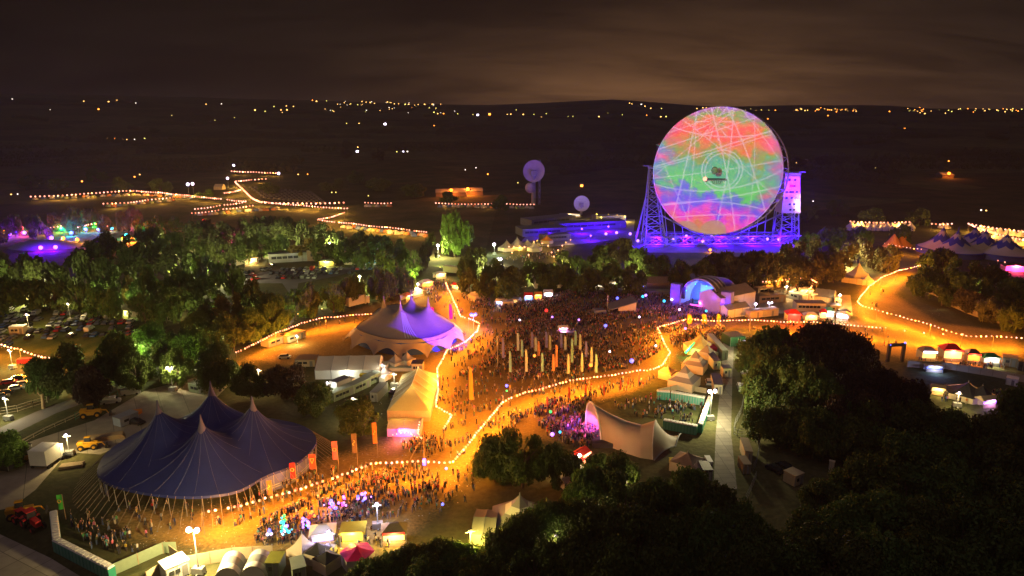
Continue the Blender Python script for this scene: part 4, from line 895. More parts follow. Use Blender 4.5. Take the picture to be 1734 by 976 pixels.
    for dx in (-85, -45, 0, 42, 80): lamp(T, (dx * .45, q.y + 1.0, 5), 60000, V, 1.5, 'SPOT', (dx * .5, q.y + 9, 0), R(140), .9); lamp(T, (dx * .5, q.y + 8, 10), 36000, V, 1.5, 'SPOT', (dx * .62, q.y - 4, 0), R(125), .9)  # spots added to spread the violet over the ground
    for dx in (-40, 42): lamp(T, (fl.x - 13 if dx < 0 else fr.x + 13, fl.y - 6, 8), 44000 if dx < 0 else 8000, V, 1.5, 'SPOT', (fl.x if dx < 0 else fr.x, fl.y, 26 if dx < 0 else 10), R(80), .5)
    lamp(T, (fr.x + 10, fr.y - 26, 14), 40000, (1, .78, .46), 1.5, 'SPOT', (fr.x, fr.y, 33), R(34), .5)  # added warm spot that lightens the tower house
    lamp(T, tuple(W(rad * 1.25, -8, -16)), 60000, V, 2.0)
    # projector hut and its moving coloured picture thrown on the dish
    sp = ctr + ez * 150; sp_ = Vector((sp.x, sp.y, sp.z)); gz = P(1120, 452)
    hut = thing('projector_tower', 'dark projector scaffold standing in the trees in front of the telescope', 'projector', tuple(base + Vector((sp.x, sp.y, 0)) - Vector((0, 0, 0))))
    hz = (base + sp).z
    pd = bpy.data.lights.new('projector_beam', 'SPOT'); po = bpy.data.objects.new('projector_beam', pd); C.objects.link(po); po.parent = T; po.location = sp
    po.rotation_mode = 'QUATERNION'
    m3 = Matrix((ex, ey, ez)).transposed(); po.rotation_quaternion = m3.to_quaternion()   # local -Z looks along -ez
    pd.energy = 1.0e6 * 2.0; pd.shadow_soft_size = .2; half = math.atan(rad * 1.01 / 150); pd.spot_size = 2 * half; pd.spot_blend = .0
    bpy.data.objects.remove(hut)
    pd.use_nodes = True; nt = pd.node_tree; N = nt.nodes.new; L = nt.links.new; em = nt.nodes['Emission']
    tc = N('ShaderNodeTexCoord'); sx = N('ShaderNodeSeparateXYZ'); L(tc.outputs['Normal'], sx.inputs[0])
    def m(op, a, b=None, c=None, cl=False):
        q = N('ShaderNodeMath'); q.operation = op; q.use_clamp = cl
        for i, x in enumerate((a, b, c)):
            if x is None: continue
            if isinstance(x, (int, float)): q.inputs[i].default_value = x
            else: L(x, q.inputs[i])
        return q.outputs[0]
    k = 1 / math.tan(half); az_ = m('ABSOLUTE', sx.outputs[2])
    X = m('MULTIPLY', m('DIVIDE', sx.outputs[0], az_), k * PROJ_SX); Y = m('MULTIPLY', m('DIVIDE', sx.outputs[1], az_), k * PROJ_SY)
    cb = N('ShaderNodeCombineXYZ'); L(X, cb.inputs[0]); L(Y, cb.inputs[1])
    nz = N('ShaderNodeTexNoise'); nz.inputs['Scale'].default_value = 2.7; nz.inputs['Detail'].default_value = 7; nz.inputs['Roughness'].default_value = .62; L(cb.outputs[0], nz.inputs[0])
    nz2 = N('ShaderNodeTexNoise'); nz2.inputs['Scale'].default_value = 3.1; nz2.inputs['Detail'].default_value = 6; mp = N('ShaderNodeMapping'); mp.inputs['Location'].default_value = (7, 3, 1); mp.inputs['Scale'].default_value = (1, 1.7, 1); L(cb.outputs[0], mp.inputs[0]); L(mp.outputs[0], nz2.inputs[0])
    yy = m('ADD', m('MULTIPLY_ADD', m('SUBTRACT', nz.outputs[0], .5), 1.2, m('MULTIPLY', Y, .92)), m('MULTIPLY', X, .10)); t = m('MULTIPLY_ADD', yy, .5, .5, True)
    rp = N('ShaderNodeValToRGB'); cr = rp.color_ramp; cr.interpolation = 'EASE'
    st = [(.0, (.75, .40, .22)), (.10, (.90, .28, .45)), (.18, (.85, .07, .75)), (.26, (.30, .18, .85)), (.32, (.12, .35, .75)), (.38, (.02, .72, .30)), (.48, (.03, .66, .38)), (.56, (.08, .60, .48)), (.62, (.40, .55, .12)), (.68, (.80, .42, .08)), (.76, (.95, .22, .16)), (.83, (.85, .40, .18)), (.89, (.38, .55, .20)), (.95, (.55, .40, .60)), (1.0, (.5, .3, .9))]
    while len(cr.elements) < len(st): cr.elements.new(.5)
    for e, (p_, c_) in zip(cr.elements, st): e.position = p_; e.color = c_ + (1,)
    L(t, rp.inputs[0])
    gm = N('ShaderNodeGamma'); gm.inputs[1].default_value = 2.1
    # violet drift at the flanks
    mx = N('ShaderNodeMix'); mx.data_type = 'RGBA'; r2 = m('ADD', m('MULTIPLY', X, X), m('MULTIPLY', m('MULTIPLY', Y, Y), .35))
    fac = m('MULTIPLY', m('MULTIPLY_ADD', m('ADD', r2, m('MULTIPLY_ADD', nz2.outputs[0], 1.9, -.95)), 1.6, -.68, True), .85); L(fac, mx.inputs[0]); L(rp.outputs[0], mx.inputs[6])
    rp2 = N('ShaderNodeValToRGB'); e = rp2.color_ramp.elements; e[0].position = .4; e[0].color = (.30, .22, .95, 1); e[1].position = .62; e[1].color = (.95, .20, .55, 1); L(nz2.outputs[0], rp2.inputs[0]); L(rp2.outputs[0], mx.inputs[7]); col = mx.outputs[2]
    # thin pale rays and arcs
    lines = []
    def seg(x0, y0, x1, y1, w=.0095):
        dx, dy = x1 - x0, y1 - y0; l = math.hypot(dx, dy); a, b = -dy / l, dx / l; c = -(a * x0 + b * y0); return m('LESS_THAN', m('ABSOLUTE', m('ADD', m('ADD', m('MULTIPLY', X, a), m('MULTIPLY', Y, b)), c)), w)
    def arcl(cx, cy, r, w=.009): return m('LESS_THAN', m('ABSOLUTE', m('SUBTRACT', m('SQRT', m('ADD', m('POWER', m('ABSOLUTE', m('SUBTRACT', X, cx)), 2.0), m('POWER', m('ABSOLUTE', m('SUBTRACT', Y, cy)), 2.0))), r)), w)
    for q in ((-.38, .86, -.62, -.8), (-.1, .76, .06, .2), (.1, .95, .78, -.55), (-1, .3, .6, .86, .008), (-.95, .05, .95, .70), (-1, -.15, 1, .2, .007), (-.9, -.6, .98, -.2), (.12, -.1, .08, -.8), (-.75, .1, .15, .92, .006), (.35, .9, .98, .12, .006), (-.2, .5, .9, -.35, .006), (-.95, .3, -.3, -.9, .006), (.5, .8, .55, -.8, .005), (-1, .0, .9, .62, .006), (-.7, .62, .2, .95, .006), (-.38, .86, -.38, .2, .006)): lines.append(seg(*q))
    for q in ((.1, 3.0, 2.47), (.0, -3.2, 2.75), (-.4, 2.6, 2.9), (.05, .03, .25), (.05, .03, .30), (.3, -4.1, 3.45)): lines.append(arcl(*q))
    # star burst near the top
    ang = m('ARCTAN2', m('SUBTRACT', Y, .76), m('SUBTRACT', X, -.10)); rr = m('SQRT', m('ADD', m('POWER', m('ABSOLUTE', m('SUBTRACT', X, -.10)), 2.0), m('POWER', m('ABSOLUTE', m('SUBTRACT', Y, .76)), 2.0)))
    ray = m('MULTIPLY', m('GREATER_THAN', m('COSINE', m('MULTIPLY', ang, 14.0)), .86), m('LESS_THAN', rr, .30)); lines.append(ray)
    acc = lines[0]
    for l_ in lines[1:]: acc = m('MAXIMUM', acc, l_)
    nl = m('MULTIPLY', acc, .28); mx2 = N('ShaderNodeMix'); mx2.data_type = 'RGBA'; L(nl, mx2.inputs[0]); L(col, gm.inputs[0]); L(gm.outputs[0], mx2.inputs[6]); mx2.inputs[7].default_value = (.95, .75, 1.0, 1)
    # two masked domes at the lower edge
    d1 = m('LESS_THAN', m('ADD', m('POWER', m('ABSOLUTE', m('DIVIDE', m('SUBTRACT', X, .04), .21)), 2.0), m('POWER', m('ABSOLUTE', m('DIVIDE', m('SUBTRACT', Y, -.97), .22)), 2.0)), 1.0)
    d2 = m('LESS_THAN', m('ADD', m('POWER', m('ABSOLUTE', m('DIVIDE', m('SUBTRACT', X, -.38), .2)), 2.0), m('POWER', m('ABSOLUTE', m('DIVIDE', m('SUBTRACT', Y, -.97), .17)), 2.0)), 1.0)
    mx3 = N('ShaderNodeMix'); mx3.data_type = 'RGBA'; L(m('MULTIPLY', m('MAXIMUM', d1, d2), .8), mx3.inputs[0]); L(mx2.outputs[2], mx3.inputs[6]); mx3.inputs[7].default_value = (.34, .19, .12, 1)
    L(mx3.outputs[2], em.inputs['Color']); em.inputs['Strength'].default_value = 1.0
PROJ_SX, PROJ_SY = 1.0, 1.0
telescope()

def small_dish(u, v, rad_px, zc_, label, m_, yaw, tilt, tower_w=1.0, foot=None):
    c = P(u, v, zc_); d = c.y; r = rad_px / FPX * d * 1.02; T = thing('dish_antenna', label, 'telescope', (c.x, c.y, 0))
    nrm = Vector((math.sin(yaw) * math.cos(tilt), -math.cos(yaw) * math.cos(tilt), math.sin(tilt))); ex = Vector((0, 0, 1)).cross(nrm).normalized(); ey = nrm.cross(ex)
    W = lambda a, b, k: Vector((0, 0, zc_)) + ex * a + ey * b + nrm * k
    g = MB(); n = 32; g.grid([[W(q * math.cos(2 * math.pi * i / n), q * math.sin(2 * math.pi * i / n), .3 * (q * q / r - r)) for i in range(n)] for q in [.01] + [r * k / 8 for k in range(1, 9)]], wrap=True); g.build('dish_surface', m_, T, smooth=True)
    MB().path([W(r * math.cos(2 * math.pi * i / 24), r * math.sin(2 * math.pi * i / 24), 0) for i in range(25)], r * .02 + .05, 4).build('rim', M_vio, T)
    for a in (.5, 2.6, 4.7): MB().tube(W(r * .6 * math.cos(a), r * .6 * math.sin(a), -.2 * r), W(0, 0, r * .6), .08, .08, 4).build('feed_strut', M_vio, T)
    MB().tube((0, 1, 0), (0, 1, zc_ - r * .2), tower_w * 1.3, tower_w, 8).build('pedestal', M_vio, T); MB().box(0, 1, zc_ - r * .45, r * .5, r * .5, r * .5).build('hub', M_vio, T); return T, c, r
t, c, r = small_dish(904, 290, 18, 30, 'dim mauve mid distance dish antenna on a lattice tower', mat('mauve_dish', (.55, .45, .55), .8, .3, .2), -.25, .2, 1.6)
for k in range(7): MB().tube((4.6 + (k % 2) * 1.2, 2, k * 5.0), (5.8 - (k % 2) * 1.2, 2, k * 5 + 5), .25, .25, 4).build('lattice_brace', M_vio, t)
for dx in (4.6, 5.8): MB().tube((dx, 2, 0), (dx, 2, 40), .25, .2, 4).build('lattice_leg', M_vio, t)
lamp(t, (-14, -50, 20), 2200, (.75, .3, .8), 2, 'SPOT', (0, 0, 30), R(50), .5)
MB().ball((-3.5, -2, 15.5), 4.2, 12, 8, 1.1).build('lower_reflector', mat('mauve_dish', (.5, .4, .5)), t)
t, c, r = small_dish(985, 345, 13, 9, 'small round violet lit dish antenna on the institute roofs', mat('pale_dish', (.6, .6, .65), .8, .15, .5), -.1, .25, .6)
lamp(t, (10, -26, 9), 2400, (.20, .03, 1), 1, 'SPOT', (0, 0, 9), R(60), .5); lamp(t, (-8, -20, 6), 300, (1, .5, .6), 1)
# ------------------------------------------------------------------ lamps on masts, many added unseen among trees and yards
def flood_mast(u, v, h, energy, col, label, heads=2, m=None, ball=.45, group=None, cart=True):
    p = P(u, v); t = thing('flood_mast', label, 'flood lamp', (p.x, p.y, 0), random.uniform(-.3, .3), group)
    if cart:
        b = MB(); b.box(0, 0, .25, 2.2, 1.3, 1.1, top=.9); b.box(0, 0, .1, 2.6, .25, .2); b.box(0, 0, .1, .25, 2.2, .2); b.build('base_cart', M_steel, t)
        for sx in (-1, 1): MB().lathe([(.35, -.1), (.35, .1)], 8, (0, 0, 0)).build('wheel', M_black, t).location = (sx * 1.1, 0, .35)
    MB().tube((0, 0, .3), (0, 0, h), .13, .08, 6).build('mast', M_steel, t)
    MB().tube((-.9, 0, h), (.9, 0, h), .06, .06, 4).build('crossbar', M_steel, t)
    for k in range(heads):
        x = (k - (heads - 1) / 2) * 1.5; hd = MB().box(x, 0, h + .05, .8, .4, .5).build('lamp_head', M_dark, t); MB().ball((x, -.2, h + .3), ball, 8, 5).build('lens', m or M_lampw, hd)
    if energy: lamp(t, (0, -1.0, h - .3), energy, col, .6)
    return t
Wg = (1.0, .86, .45); Wy = (1.0, .74, .30); Ww = (1.0, .88, .72)
flood_mast(337, 972, 8.5, 20000, Wy, 'tall twin white flood lamp behind the wooden screen of the food traders', ball=.5)
flood_mast(293, 663, 7, 9000, Wg, 'flood lamp on a mast in the paved yard by the green cabins', 2, ball=.4)
flood_mast(1202, 712, 8, 11000, Wg, 'flood lamp mast at the corner of the toilet enclosure', 2, ball=.5)
flood_mast(556, 672, 4, 900, Ww, 'small lamp glowing between the bushy tree and the grey truck box', 1, ball=.3)
flood_mast(1258, 604, 5, 4500, Wg, 'flood lamp between the vans by the green roofed stores', 1, ball=.5)
flood_mast(802, 560, 6, 1400, (.25, .15, 1), 'twin blue flood lamp pole at the mouth of the beige circus tent', 2, M_gblue, .6, cart=False)
flood_mast(742, 437, 7, 26000, (1, .9, .4), 'violet white lamp beside the tallest pale green tree', 1, M_lampw, .7)
flood_mast(837, 432, 6, 6500, (.8, 1, .75), 'white lamp by the silver railing above the craft camp', 1, M_lampw, .8)
flood_mast(846, 449, 3, 2600, Ww, 'bright lamp at the gate below the craft camp', 2, M_lampw, .7)
flood_mast(430, 560, 6, 11000, Wg, 'lamp among the olive trees near the bend of the side road', 1, ball=.3)
flood_mast(440, 655, 5, 2600, Wy, 'lamp hidden behind the low spreading tree', 1, ball=.3)
flood_mast(797, 938, 4.5, 4200, (1, .80, .12), 'yellow work lamp at the low grey tent wall', 1, M_gwarm, .3)
flood_mast(668, 656, 4, 1300, Wg, 'lamp in the yard left of the yellow gable tent', 1, ball=.2)
flood_mast(648, 640, 4, 450, Ww, 'white lamp by the parked van behind the white marquee corner', 1, ball=.2)
flood_mast(610, 490, 6, 14000, (.95, .95, .3), 'lamp lighting the hedge row from the truck park', 1, ball=.35)
flood_mast(708, 500, 5, 3600, (1, .7, .3), 'lamp in the trader village behind the beige circus tent', 1, ball=.35)
flood_mast(118, 772, 5, 2600, Wy, 'work lamp beside the white box truck in the loading yard', 1, ball=.4)
flood_mast(225, 620, 6, 14000, (.9, 1, .35), 'lamp lighting the bright green tree from the lane', 1, ball=.3)
flood_mast(50, 560, 6, 1800, Wy, 'lamp at the near edge of the dim car field', 1, ball=.3)
flood_mast(905, 480, 5, 6000, (.9, 1, .4), 'lamp behind the cream stalls at the crowd field edge', 1, ball=.4)
flood_mast(980, 800, 4, 1800, Wy, 'lamp at the round hut in the thicket', 1, ball=.4)
flood_mast(1330, 505, 5, 2600, Wy, 'lamp in the middle of the food village', 1, ball=.4)
flood_mast(1420, 520, 5, 2600, Wy, 'lamp by the grey pavilion of the food village', 1, ball=.4)
flood_mast(640, 895, 5, 1200, (.8, .75, 1), 'cool white lamp in the middle of the lit dance crowd', 1, ball=.4)
flood_mast(560, 935, 4, 500, (.7, .6, 1), 'lamp behind the black gazebos', 1, ball=.35)
flood_mast(1620, 690, 4, 1400, Wy, 'lamp beside the dark stretch tent', 1, ball=.35)
for u, v, h, e, lb, bl in ((321, 338, 14, 60000, 'left one of the bright twin masts in the far camping field', 1.5), (329, 337, 14, 60000, 'right one of the bright twin masts in the far camping field', 1.5), (397, 293, 10, 30000, 'lone bright mast at the far top corner of the camping fields', 1.6), (387, 318, 10, 30000, 'blue white mast beside the pale farm tent', 1.4), (473, 307, 9, 15000, 'bright mast at the end of the high festoon rows', 1.7)):
    flood_mast(u, v, h, e, Wy, lb, 1, ball=bl, cart=False)
flood_mast(345, 600, 6, 9000, Wg, 'lamp added among the trees at the bend of the track behind the blue big top', 1, ball=.3)  # this and the next masts are added to light trees and car field
flood_mast(530, 512, 5, 6000, Wg, 'lamp added at the roadside end of the hedge row', 1, ball=.3)
flood_mast(300, 540, 7, 5000, Wy, 'lamp added on the inner side of the car field fence', 1, ball=.3)
flood_mast(120, 545, 7, 1500, Wy, 'lamp added in the middle of the dim car field', 1, ball=.25)
flood_mast(1350, 700, 6, 5000, Wg, 'lamp added behind the bright green tree by the trackway', 1, ball=.2)
for u, v, e, lb in ((60, 512, 9000, 'lamp added at the foot of the tree belt near the fence corner'), (205, 535, 9000, 'lamp added at the foot of the tree belt by the yellowing tree'), (290, 500, 9000, 'lamp added in a gap behind the yellowing tree'), (370, 480, 12000, 'lamp added beneath the tall green twin tree'), (470, 425, 14000, 'lamp added in the dark wood clearing by the bar hut'), (560, 430, 12000, 'lamp added in the wood above the longest flat building'), (640, 440, 14000, 'lamp added at the wood edge near the tallest tree'), (300, 430, 9000, 'lamp added deep in the dark wood'), (820, 475, 8000, 'lamp added among the trees above the low pagoda'), (960, 470, 9000, 'lamp added among trees behind the hospitality boxes'), (1060, 478, 9000, 'second lamp added among trees behind the hospitality boxes'), (1310, 462, 14000, 'lamp added under the trees behind the lit lawn'), (1430, 455, 16000, 'lamp added under the trees beside the double peaked pagoda'), (1640, 520, 9000, 'lamp added inside the fenced copse'), (1370, 745, 5000, 'lamp added at the rim of the lower car park'), (440, 545, 9000, 'lamp added in the olive trees above the festoon track'), (600, 712, 2600, 'lamp added under the dark tree left of the yellow gable tent'), (860, 800, 2600, 'lamp added behind the big dark tree by the walkway'), (940, 960, 2200, 'work lamp shining through the foreground thicket'), (1010, 905, 1500, 'second work lamp inside the foreground thicket'), (1060, 850, 2600, 'lamp added at the back of the saddle tent tree')):
    flood_mast(u, v, 6, e * (2.2 if v < 560 else .5), Wg if u < 900 else Wy, lb, 1, ball=.2)  # mostly extra masts, put in the gaps to light the trees
def added_tree_uplight(u, v, e, label, col=(.95, 1.0, .35), dy=14, z=8):  # unseen uplights, added only to brighten the crowns
    p = P(u, v); t = thing('added_tree_uplight', label, 'flood lamp', (p.x, p.y, 0), 0, 'uplights added to light the trees'); MB().box(0, 0, 0, .8, .5, .5).build('housing', M_dark, t); MB().box(0, .2, .5, .6, .1, .4).build('lens', M_gwarm, t); lamp(t, (0, .4, 1.6), e, col, .4, 'SPOT', (0, dy, z), R(125), .7)
for u, v, e in ((20, 516, 9000), (85, 520, 9000), (150, 528, 9000), (205, 540, 9000), (262, 548, 12000), (330, 575, 9000), (378, 585, 9000), (425, 572, 9000)): added_tree_uplight(u, v, e, 'added uplight for the trees behind the car field and track')
for u, v, e in ((505, 535, 9000), (545, 526, 9000), (585, 514, 7000), (625, 503, 7000), (665, 492, 7000), (700, 478, 7000), (745, 455, 22000), (775, 455, 12000)): added_tree_uplight(u, v, e, 'added uplight for the hedge row and the tallest green tree', (.8, 1, .22))
for u, v, e in ((455, 440, 20000), (540, 438, 20000), (610, 436, 16000), (345, 478, 16000), (390, 478, 16000), (290, 470, 9000)): added_tree_uplight(u, v, e, 'added uplight aimed into the dark middle wood', (1, .9, .35), 22, 10)
for u, v, e in ((890, 488, 12000), (960, 488, 7000), (1020, 486, 7000), (1080, 484, 7000), (1130, 470, 7000), (1290, 468, 9000), (1350, 466, 9000), (1420, 462, 9000), (1500, 445, 7000)): added_tree_uplight(u, v, e, 'added uplight for the trees behind the crowd field and stage', (1, .85, .32), 18, 9)
for u, v, e in ((1285, 690, 4000), (1275, 650, 4000), (1280, 610, 4000), (140, 668, 6000), (200, 650, 6000), (290, 652, 6000)): added_tree_uplight(u, v, e, 'added uplight for the green lit trees beside lane or trackway', (.75, 1, .18), 8, 8)
flood_mast(22, 625, 6, 5000, Wy, 'lamp added over the amber grass behind the short left row of cars', 1, ball=.3)  # masts from here on are added to light the left grass
flood_mast(92, 668, 6, 7000, Wg, 'lamp added by the dead stump on the green verge', 1, ball=.3)
flood_mast(15, 712, 6, 3500, Wg, 'lamp added at the outer end of the post and wire fence', 1, ball=.3)
# coloured woodland lamps
def glow_lamp(u, v, m, col, e, label, r=1.0, h=1.5, name='coloured_lamp'):
    p = P(u, v); t = thing(name, label, 'coloured lamp', (p.x, p.y, 0), 0, 'coloured woodland lamps'); MB().box(0, 0, 0, r * 1.2, r, .5).build('housing', M_dark, t); MB().tube((0, 0, .4), (0, 0, h), .1, .1, 4).build('stem', M_dark, t); MB().ball((0, 0, h + r * .6), r, 8, 5).build('lens', m, t); lamp(t, (0, -r * 1.3, h + r), e * (.4 if m is M_gcyan else .8 if m in (M_gblue, M_ggreen) else 1.6), col, 1.5)
VB = (.12, .0, 1); 
for q in [(17, 402, M_gpur, VB, 9000, 'violet lamp at the outer end of the woodland lights'), (30, 398, M_gblue, VB, 14000, 'blue violet lamp beside the violet one by the mound'), (42, 400, M_gpur, (.9, .05, .6), 7000, 'pinkish lamp left of the violet mound'), (88, 409, M_gpur, VB, 26000, 'bright lamp just beyond the violet mound'), (70, 426, M_gpur, VB, 16000, 'violet lamp at the near foot of the mound'), (95, 425, M_gpur, VB, 16000, 'second violet lamp at the near foot of the mound'), (122, 400, M_gblue, (.05, .25, 1), 22000, 'blue lamp under the teal lit tree'), (118, 388, M_gcyan, (.0, .8, .75), 42000, 'cyan lamp at the trunk of the teal lit tree'), (146, 394, M_gblue, (.1, .3, 1), 12000, 'blue lamp right of the teal lit tree'), (160, 384, M_ggreen, (.1, 1, .2), 12000, 'green lamp beyond the teal lit tree'), (168, 394, M_gblue, (.15, .2, 1), 13000, 'royal blue lamp in the dip'), (190, 392, M_gcyan, (.6, .6, 1), 9000, 'pale lamp by the white lit bark'), (215, 404, M_gcyan, (.1, .9, 1), 13000, 'cyan lamp beside the orange hollow'), (225, 411, M_gora, (1, .15, .02), 26000, 'orange red lamp in the hollow'), (210, 410, M_gora, (1, .25, .02), 12000, 'second orange lamp in the hollow'), (243, 403, M_ggreen, (.1, 1, .1), 15000, 'green lamp at the inner end of the woodland lights'), (228, 385, M_gpink, (1, .1, .3), 9000, 'pink lamp above the orange hollow'), (105, 393, M_ggreen, (.1, .9, .2), 8000, 'green lamp between mound and teal lit tree'), (56, 388, M_gcyan, (.1, .8, .7), 14000, 'teal lamp under the slim tree near the mound'), (38, 392, M_gred, (1, .04, .1), 9000, 'red lamp beside the blue violet one'), (10, 395, M_gora, (1, .45, .03), 9000, 'amber lamp at the field edge of the woodland lights'), (394, 424, M_gpink, (1, .05, .45), 9000, 'magenta lamp in the dark wood'), (346, 379, M_gred, (1, .2, .1), 3500, 'red lamp high in the dark wood'), (108, 410, M_gora, (1, .3, .03), 7000, 'orange glow lamp at the edge of the violet mound'), (132, 412, M_gora, (1, .3, .03), 7000, 'second orange glow lamp beyond the violet mound')]:
    glow_lamp(*q, r=1.15)
b = MB(); c = P(78, 418); b.lathe([(26, -.1), (22, 1.6), (15, 3.2), (7, 4.3), (0, 4.6)], 28); o = b.build('mound', M_lightcatch, smooth=True, kind='structure'); o.location = (c.x, c.y, 0); o.scale = (.85, .5, .9)
# ------------------------------------------------------------------ houses and lamps far away
def far_point(u, v):
    best = None
    for d in [700 + 40 * i for i in range(140)]:
        p = P(u, min(v, 194.0), 0) if False else None
        a, b = (u - 867) / FPX, (488 - v) / FPX; cp, sp = math.cos(PITCH), math.sin(PITCH); dx, dy, dz = a, cp + b * sp, -sp + b * cp; l = math.hypot(dx, dy); x, y, z = dx / l * d, dy / l * d, H_CAM + dz / l * d; h = hills_z(x, y)
        if best is None or abs(z - h) < best[0]: best = (abs(z - h), x, y, h)
        if z <= h: return x, y, h, d
    return best[1], best[2], best[3], math.hypot(best[1], best[2])
M_hw = [glow('house_window_amber', (1, .50, .12), 4.5), glow('house_window_white', (1, .85, .7), 3.5), glow('house_window_orange', (1, .27, .03), 6), glow('house_window_yellow', (.9, .75, .15), 3), glow('house_window_bluewhite', (.85, .75, 1), 7)]
def house(u, v, k, s, label='small distant house with one lit front on the dark hills', group='lit houses on the dark hills', wide=1.0):
    x, y, h, d = far_point(u, v); w = d / 681 * .8 * s; t = thing('lit_house', label, 'house', (x, y, h), math.atan2(-x, y) * .8, group)
    MB().box(0, w, -.5, w * 1.5 * wide, w * 1.4, w * 1.1 + .5).build('wall', M_brown, t); MB().box(0, w, w * 1.1, w * 1.6 * wide, w * 1.5, w * .5, top=.98, topy=.05).build('roof', M_grey, t)
    MB().box(0, w * .28, w * .12, w * wide, .1, w * .8).build('window', M_hw[k], t)
rg = random.Random(11)
L1 = [(21, 169, 1, .8), (85, 187, 1, .6), (142, 173, 0, .9), (167, 187, 2, 1.5), (184, 174, 0, 1.2), (198, 172, 0, 1.2), (230, 176, 1, .9), (182, 237, 0, 1.4), (195, 237, 2, 1.6), (208, 238, 0, 1), (215, 238, 0, .9), (228, 238, 1, .9), (245, 236, 3, 1), (291, 197, 3, .7), (349, 178, 0, 1), (375, 177, 1, .8), (364, 205, 3, 1), (397, 201, 3, .8), (432, 188, 0, 1.5), (449, 190, 3, 1), (464, 182, 3, .9), (476, 188, 0, 1.2), (478, 192, 0, 1), (485, 181, 0, 1), (486, 188, 0, 1.4), (497, 182, 0, 1), (529, 171, 2, 1), (536, 173, 0, 1.4), (553, 172, 3, .9), (565, 190, 0, .9), (583, 175, 0, .9), (594, 177, 3, .8), (613, 173, 0, 1), (620, 174, 0, 1), (627, 175, 0, 1.3), (634, 176, 0, .9), (619, 191, 3, .9), (656, 174, 0, 1.3), (662, 175, 0, 1), (668, 177, 0, 1), (675, 177, 0, .9), (686, 178, 3, 1.4), (692, 178, 0, 1.3), (698, 184, 2, 1.2), (708, 178, 0, .9), (719, 178, 0, 1.3), (727, 184, 3, 1), (732, 178, 0, 1.2), (735, 192, 3, 1.3), (741, 194, 0, 1.2), (751, 194, 2, 1.2), (775, 194, 3, .9), (801, 195, 3, .8), (809, 197, 4, 2.2), (829, 196, 2, 2.6), (859, 195, 0, .9), (865, 195, 0, 1.2), (886, 195, 0, 1.3), (874, 187, 3, .8), (904, 195, 3, .8), (917, 200, 0, 1.6), (925, 194, 3, .9), (962, 199, 3, .9), (970, 198, 3, .7), (1014, 199, 0, 1.3), (1030, 193, 3, .8), (1054, 196, 3, .7), (1066, 176, 0, 1), (1070, 177, 0, .9), (1086, 178, 1, 1.2), (1092, 181, 0, 1.1), (1102, 185, 0, 1.2), (1120, 185, 3, .9), (1119, 199, 0, 1.3), (1128, 199, 3, 1.3), (1095, 197, 2, .9), (1180, 185, 0, 1), (1190, 184, 0, 1.2), (1196, 184, 0, 1.2), (1290, 204, 0, 1.2), (1300, 203, 2, 1.4), (1313, 188, 2, 1), (1402, 197, 2, 1.1), (1506, 190, 2, 1.1), (1532, 219, 2, 1.3), (1566, 194, 0, 1.1), (1601, 193, 0, .9), (652, 213, 4, 2.6), (735, 214, 2, 1), (608, 210, 0, 1), (587, 211, 3, .9), (605, 259, 4, 2.6), (606, 252, 0, 1.1), (683, 259, 4, 1.4), (690, 259, 1, 1.3), (672, 259, 3, 1), (788, 292, 1, .9), (806, 288, 1, .9), (826, 300, 2, 1.4), (505, 298, 0, 1), (521, 297, 2, 1), (139, 310, 2, 1.4), (67, 315, 3, 1.4), (228, 301, 2, 1.3), (237, 300, 0, 1), (20, 336, 0, 1), (31, 336, 1, .9), (562, 330, 3, 1.1), (569, 330, 3, 1), (625, 357, 3, 1), (1348, 278, 0, 1), (1365, 277, 2, 2.0), (1482, 286, 3, 1), (1495, 287, 0, 1), (1606, 275, 2, 1.4), (1591, 300, 3, 1), (1660, 366, 1, 1.2), (1668, 370, 0, 1.1), (985, 318, 2, 3.0), (877, 313, 3, 1), (1374, 369, 1, 1)]
big = {(167, 187): 'orange lit house standing alone on the left hills', (809, 197): 'blue white light of a house on the ridge line beside an orange one', (829, 196): 'bright orange lit barn on the ridge line', (652, 213): 'brilliant white lit farm high in the middle fields', (605, 259): 'brilliant farm light beside a faint green clump', (683, 259): 'white lit long farm shed front', (1365, 277): 'orange lamp lit house right of the telescope', (985, 318): 'orange glowing house between the two small dishes', (1532, 219): 'lone orange lit house on the right plain', (1606, 275): 'upper orange lit house on the right plain'}
for q in L1: house(*q, **({'label': big[q[:2]], 'group': None} if q[:2] in big else {}))
for _ in range(34): house(rg.uniform(1340, 1450), rg.gauss(187, 1.4), rg.choice((0, 2, 0)), rg.uniform(.8, 1.3), 'amber lit house in the ridge town right of the telescope', 'lit houses of the ridge town')
for _ in range(46): house(rg.uniform(1535, 1734), rg.gauss(188, 2.2), rg.choice((0, 2, 3)), rg.uniform(.6, 1.0), 'faint amber house in the long town on the right horizon', 'lit houses of the long horizon town')
for _ in range(34): house(rg.uniform(530, 770), rg.gauss(182, 5), rg.choice((0, 3, 1)), rg.uniform(.5, .9), 'faint lit house on the long middle ridge', 'lit houses of the middle ridge')
for _ in range(14): house(rg.uniform(1180, 1340), rg.gauss(187, 1.5), rg.choice((0, 3)), rg.uniform(.5, .9), 'faint lit house on the ridge behind the telescope', 'lit houses behind the telescope')
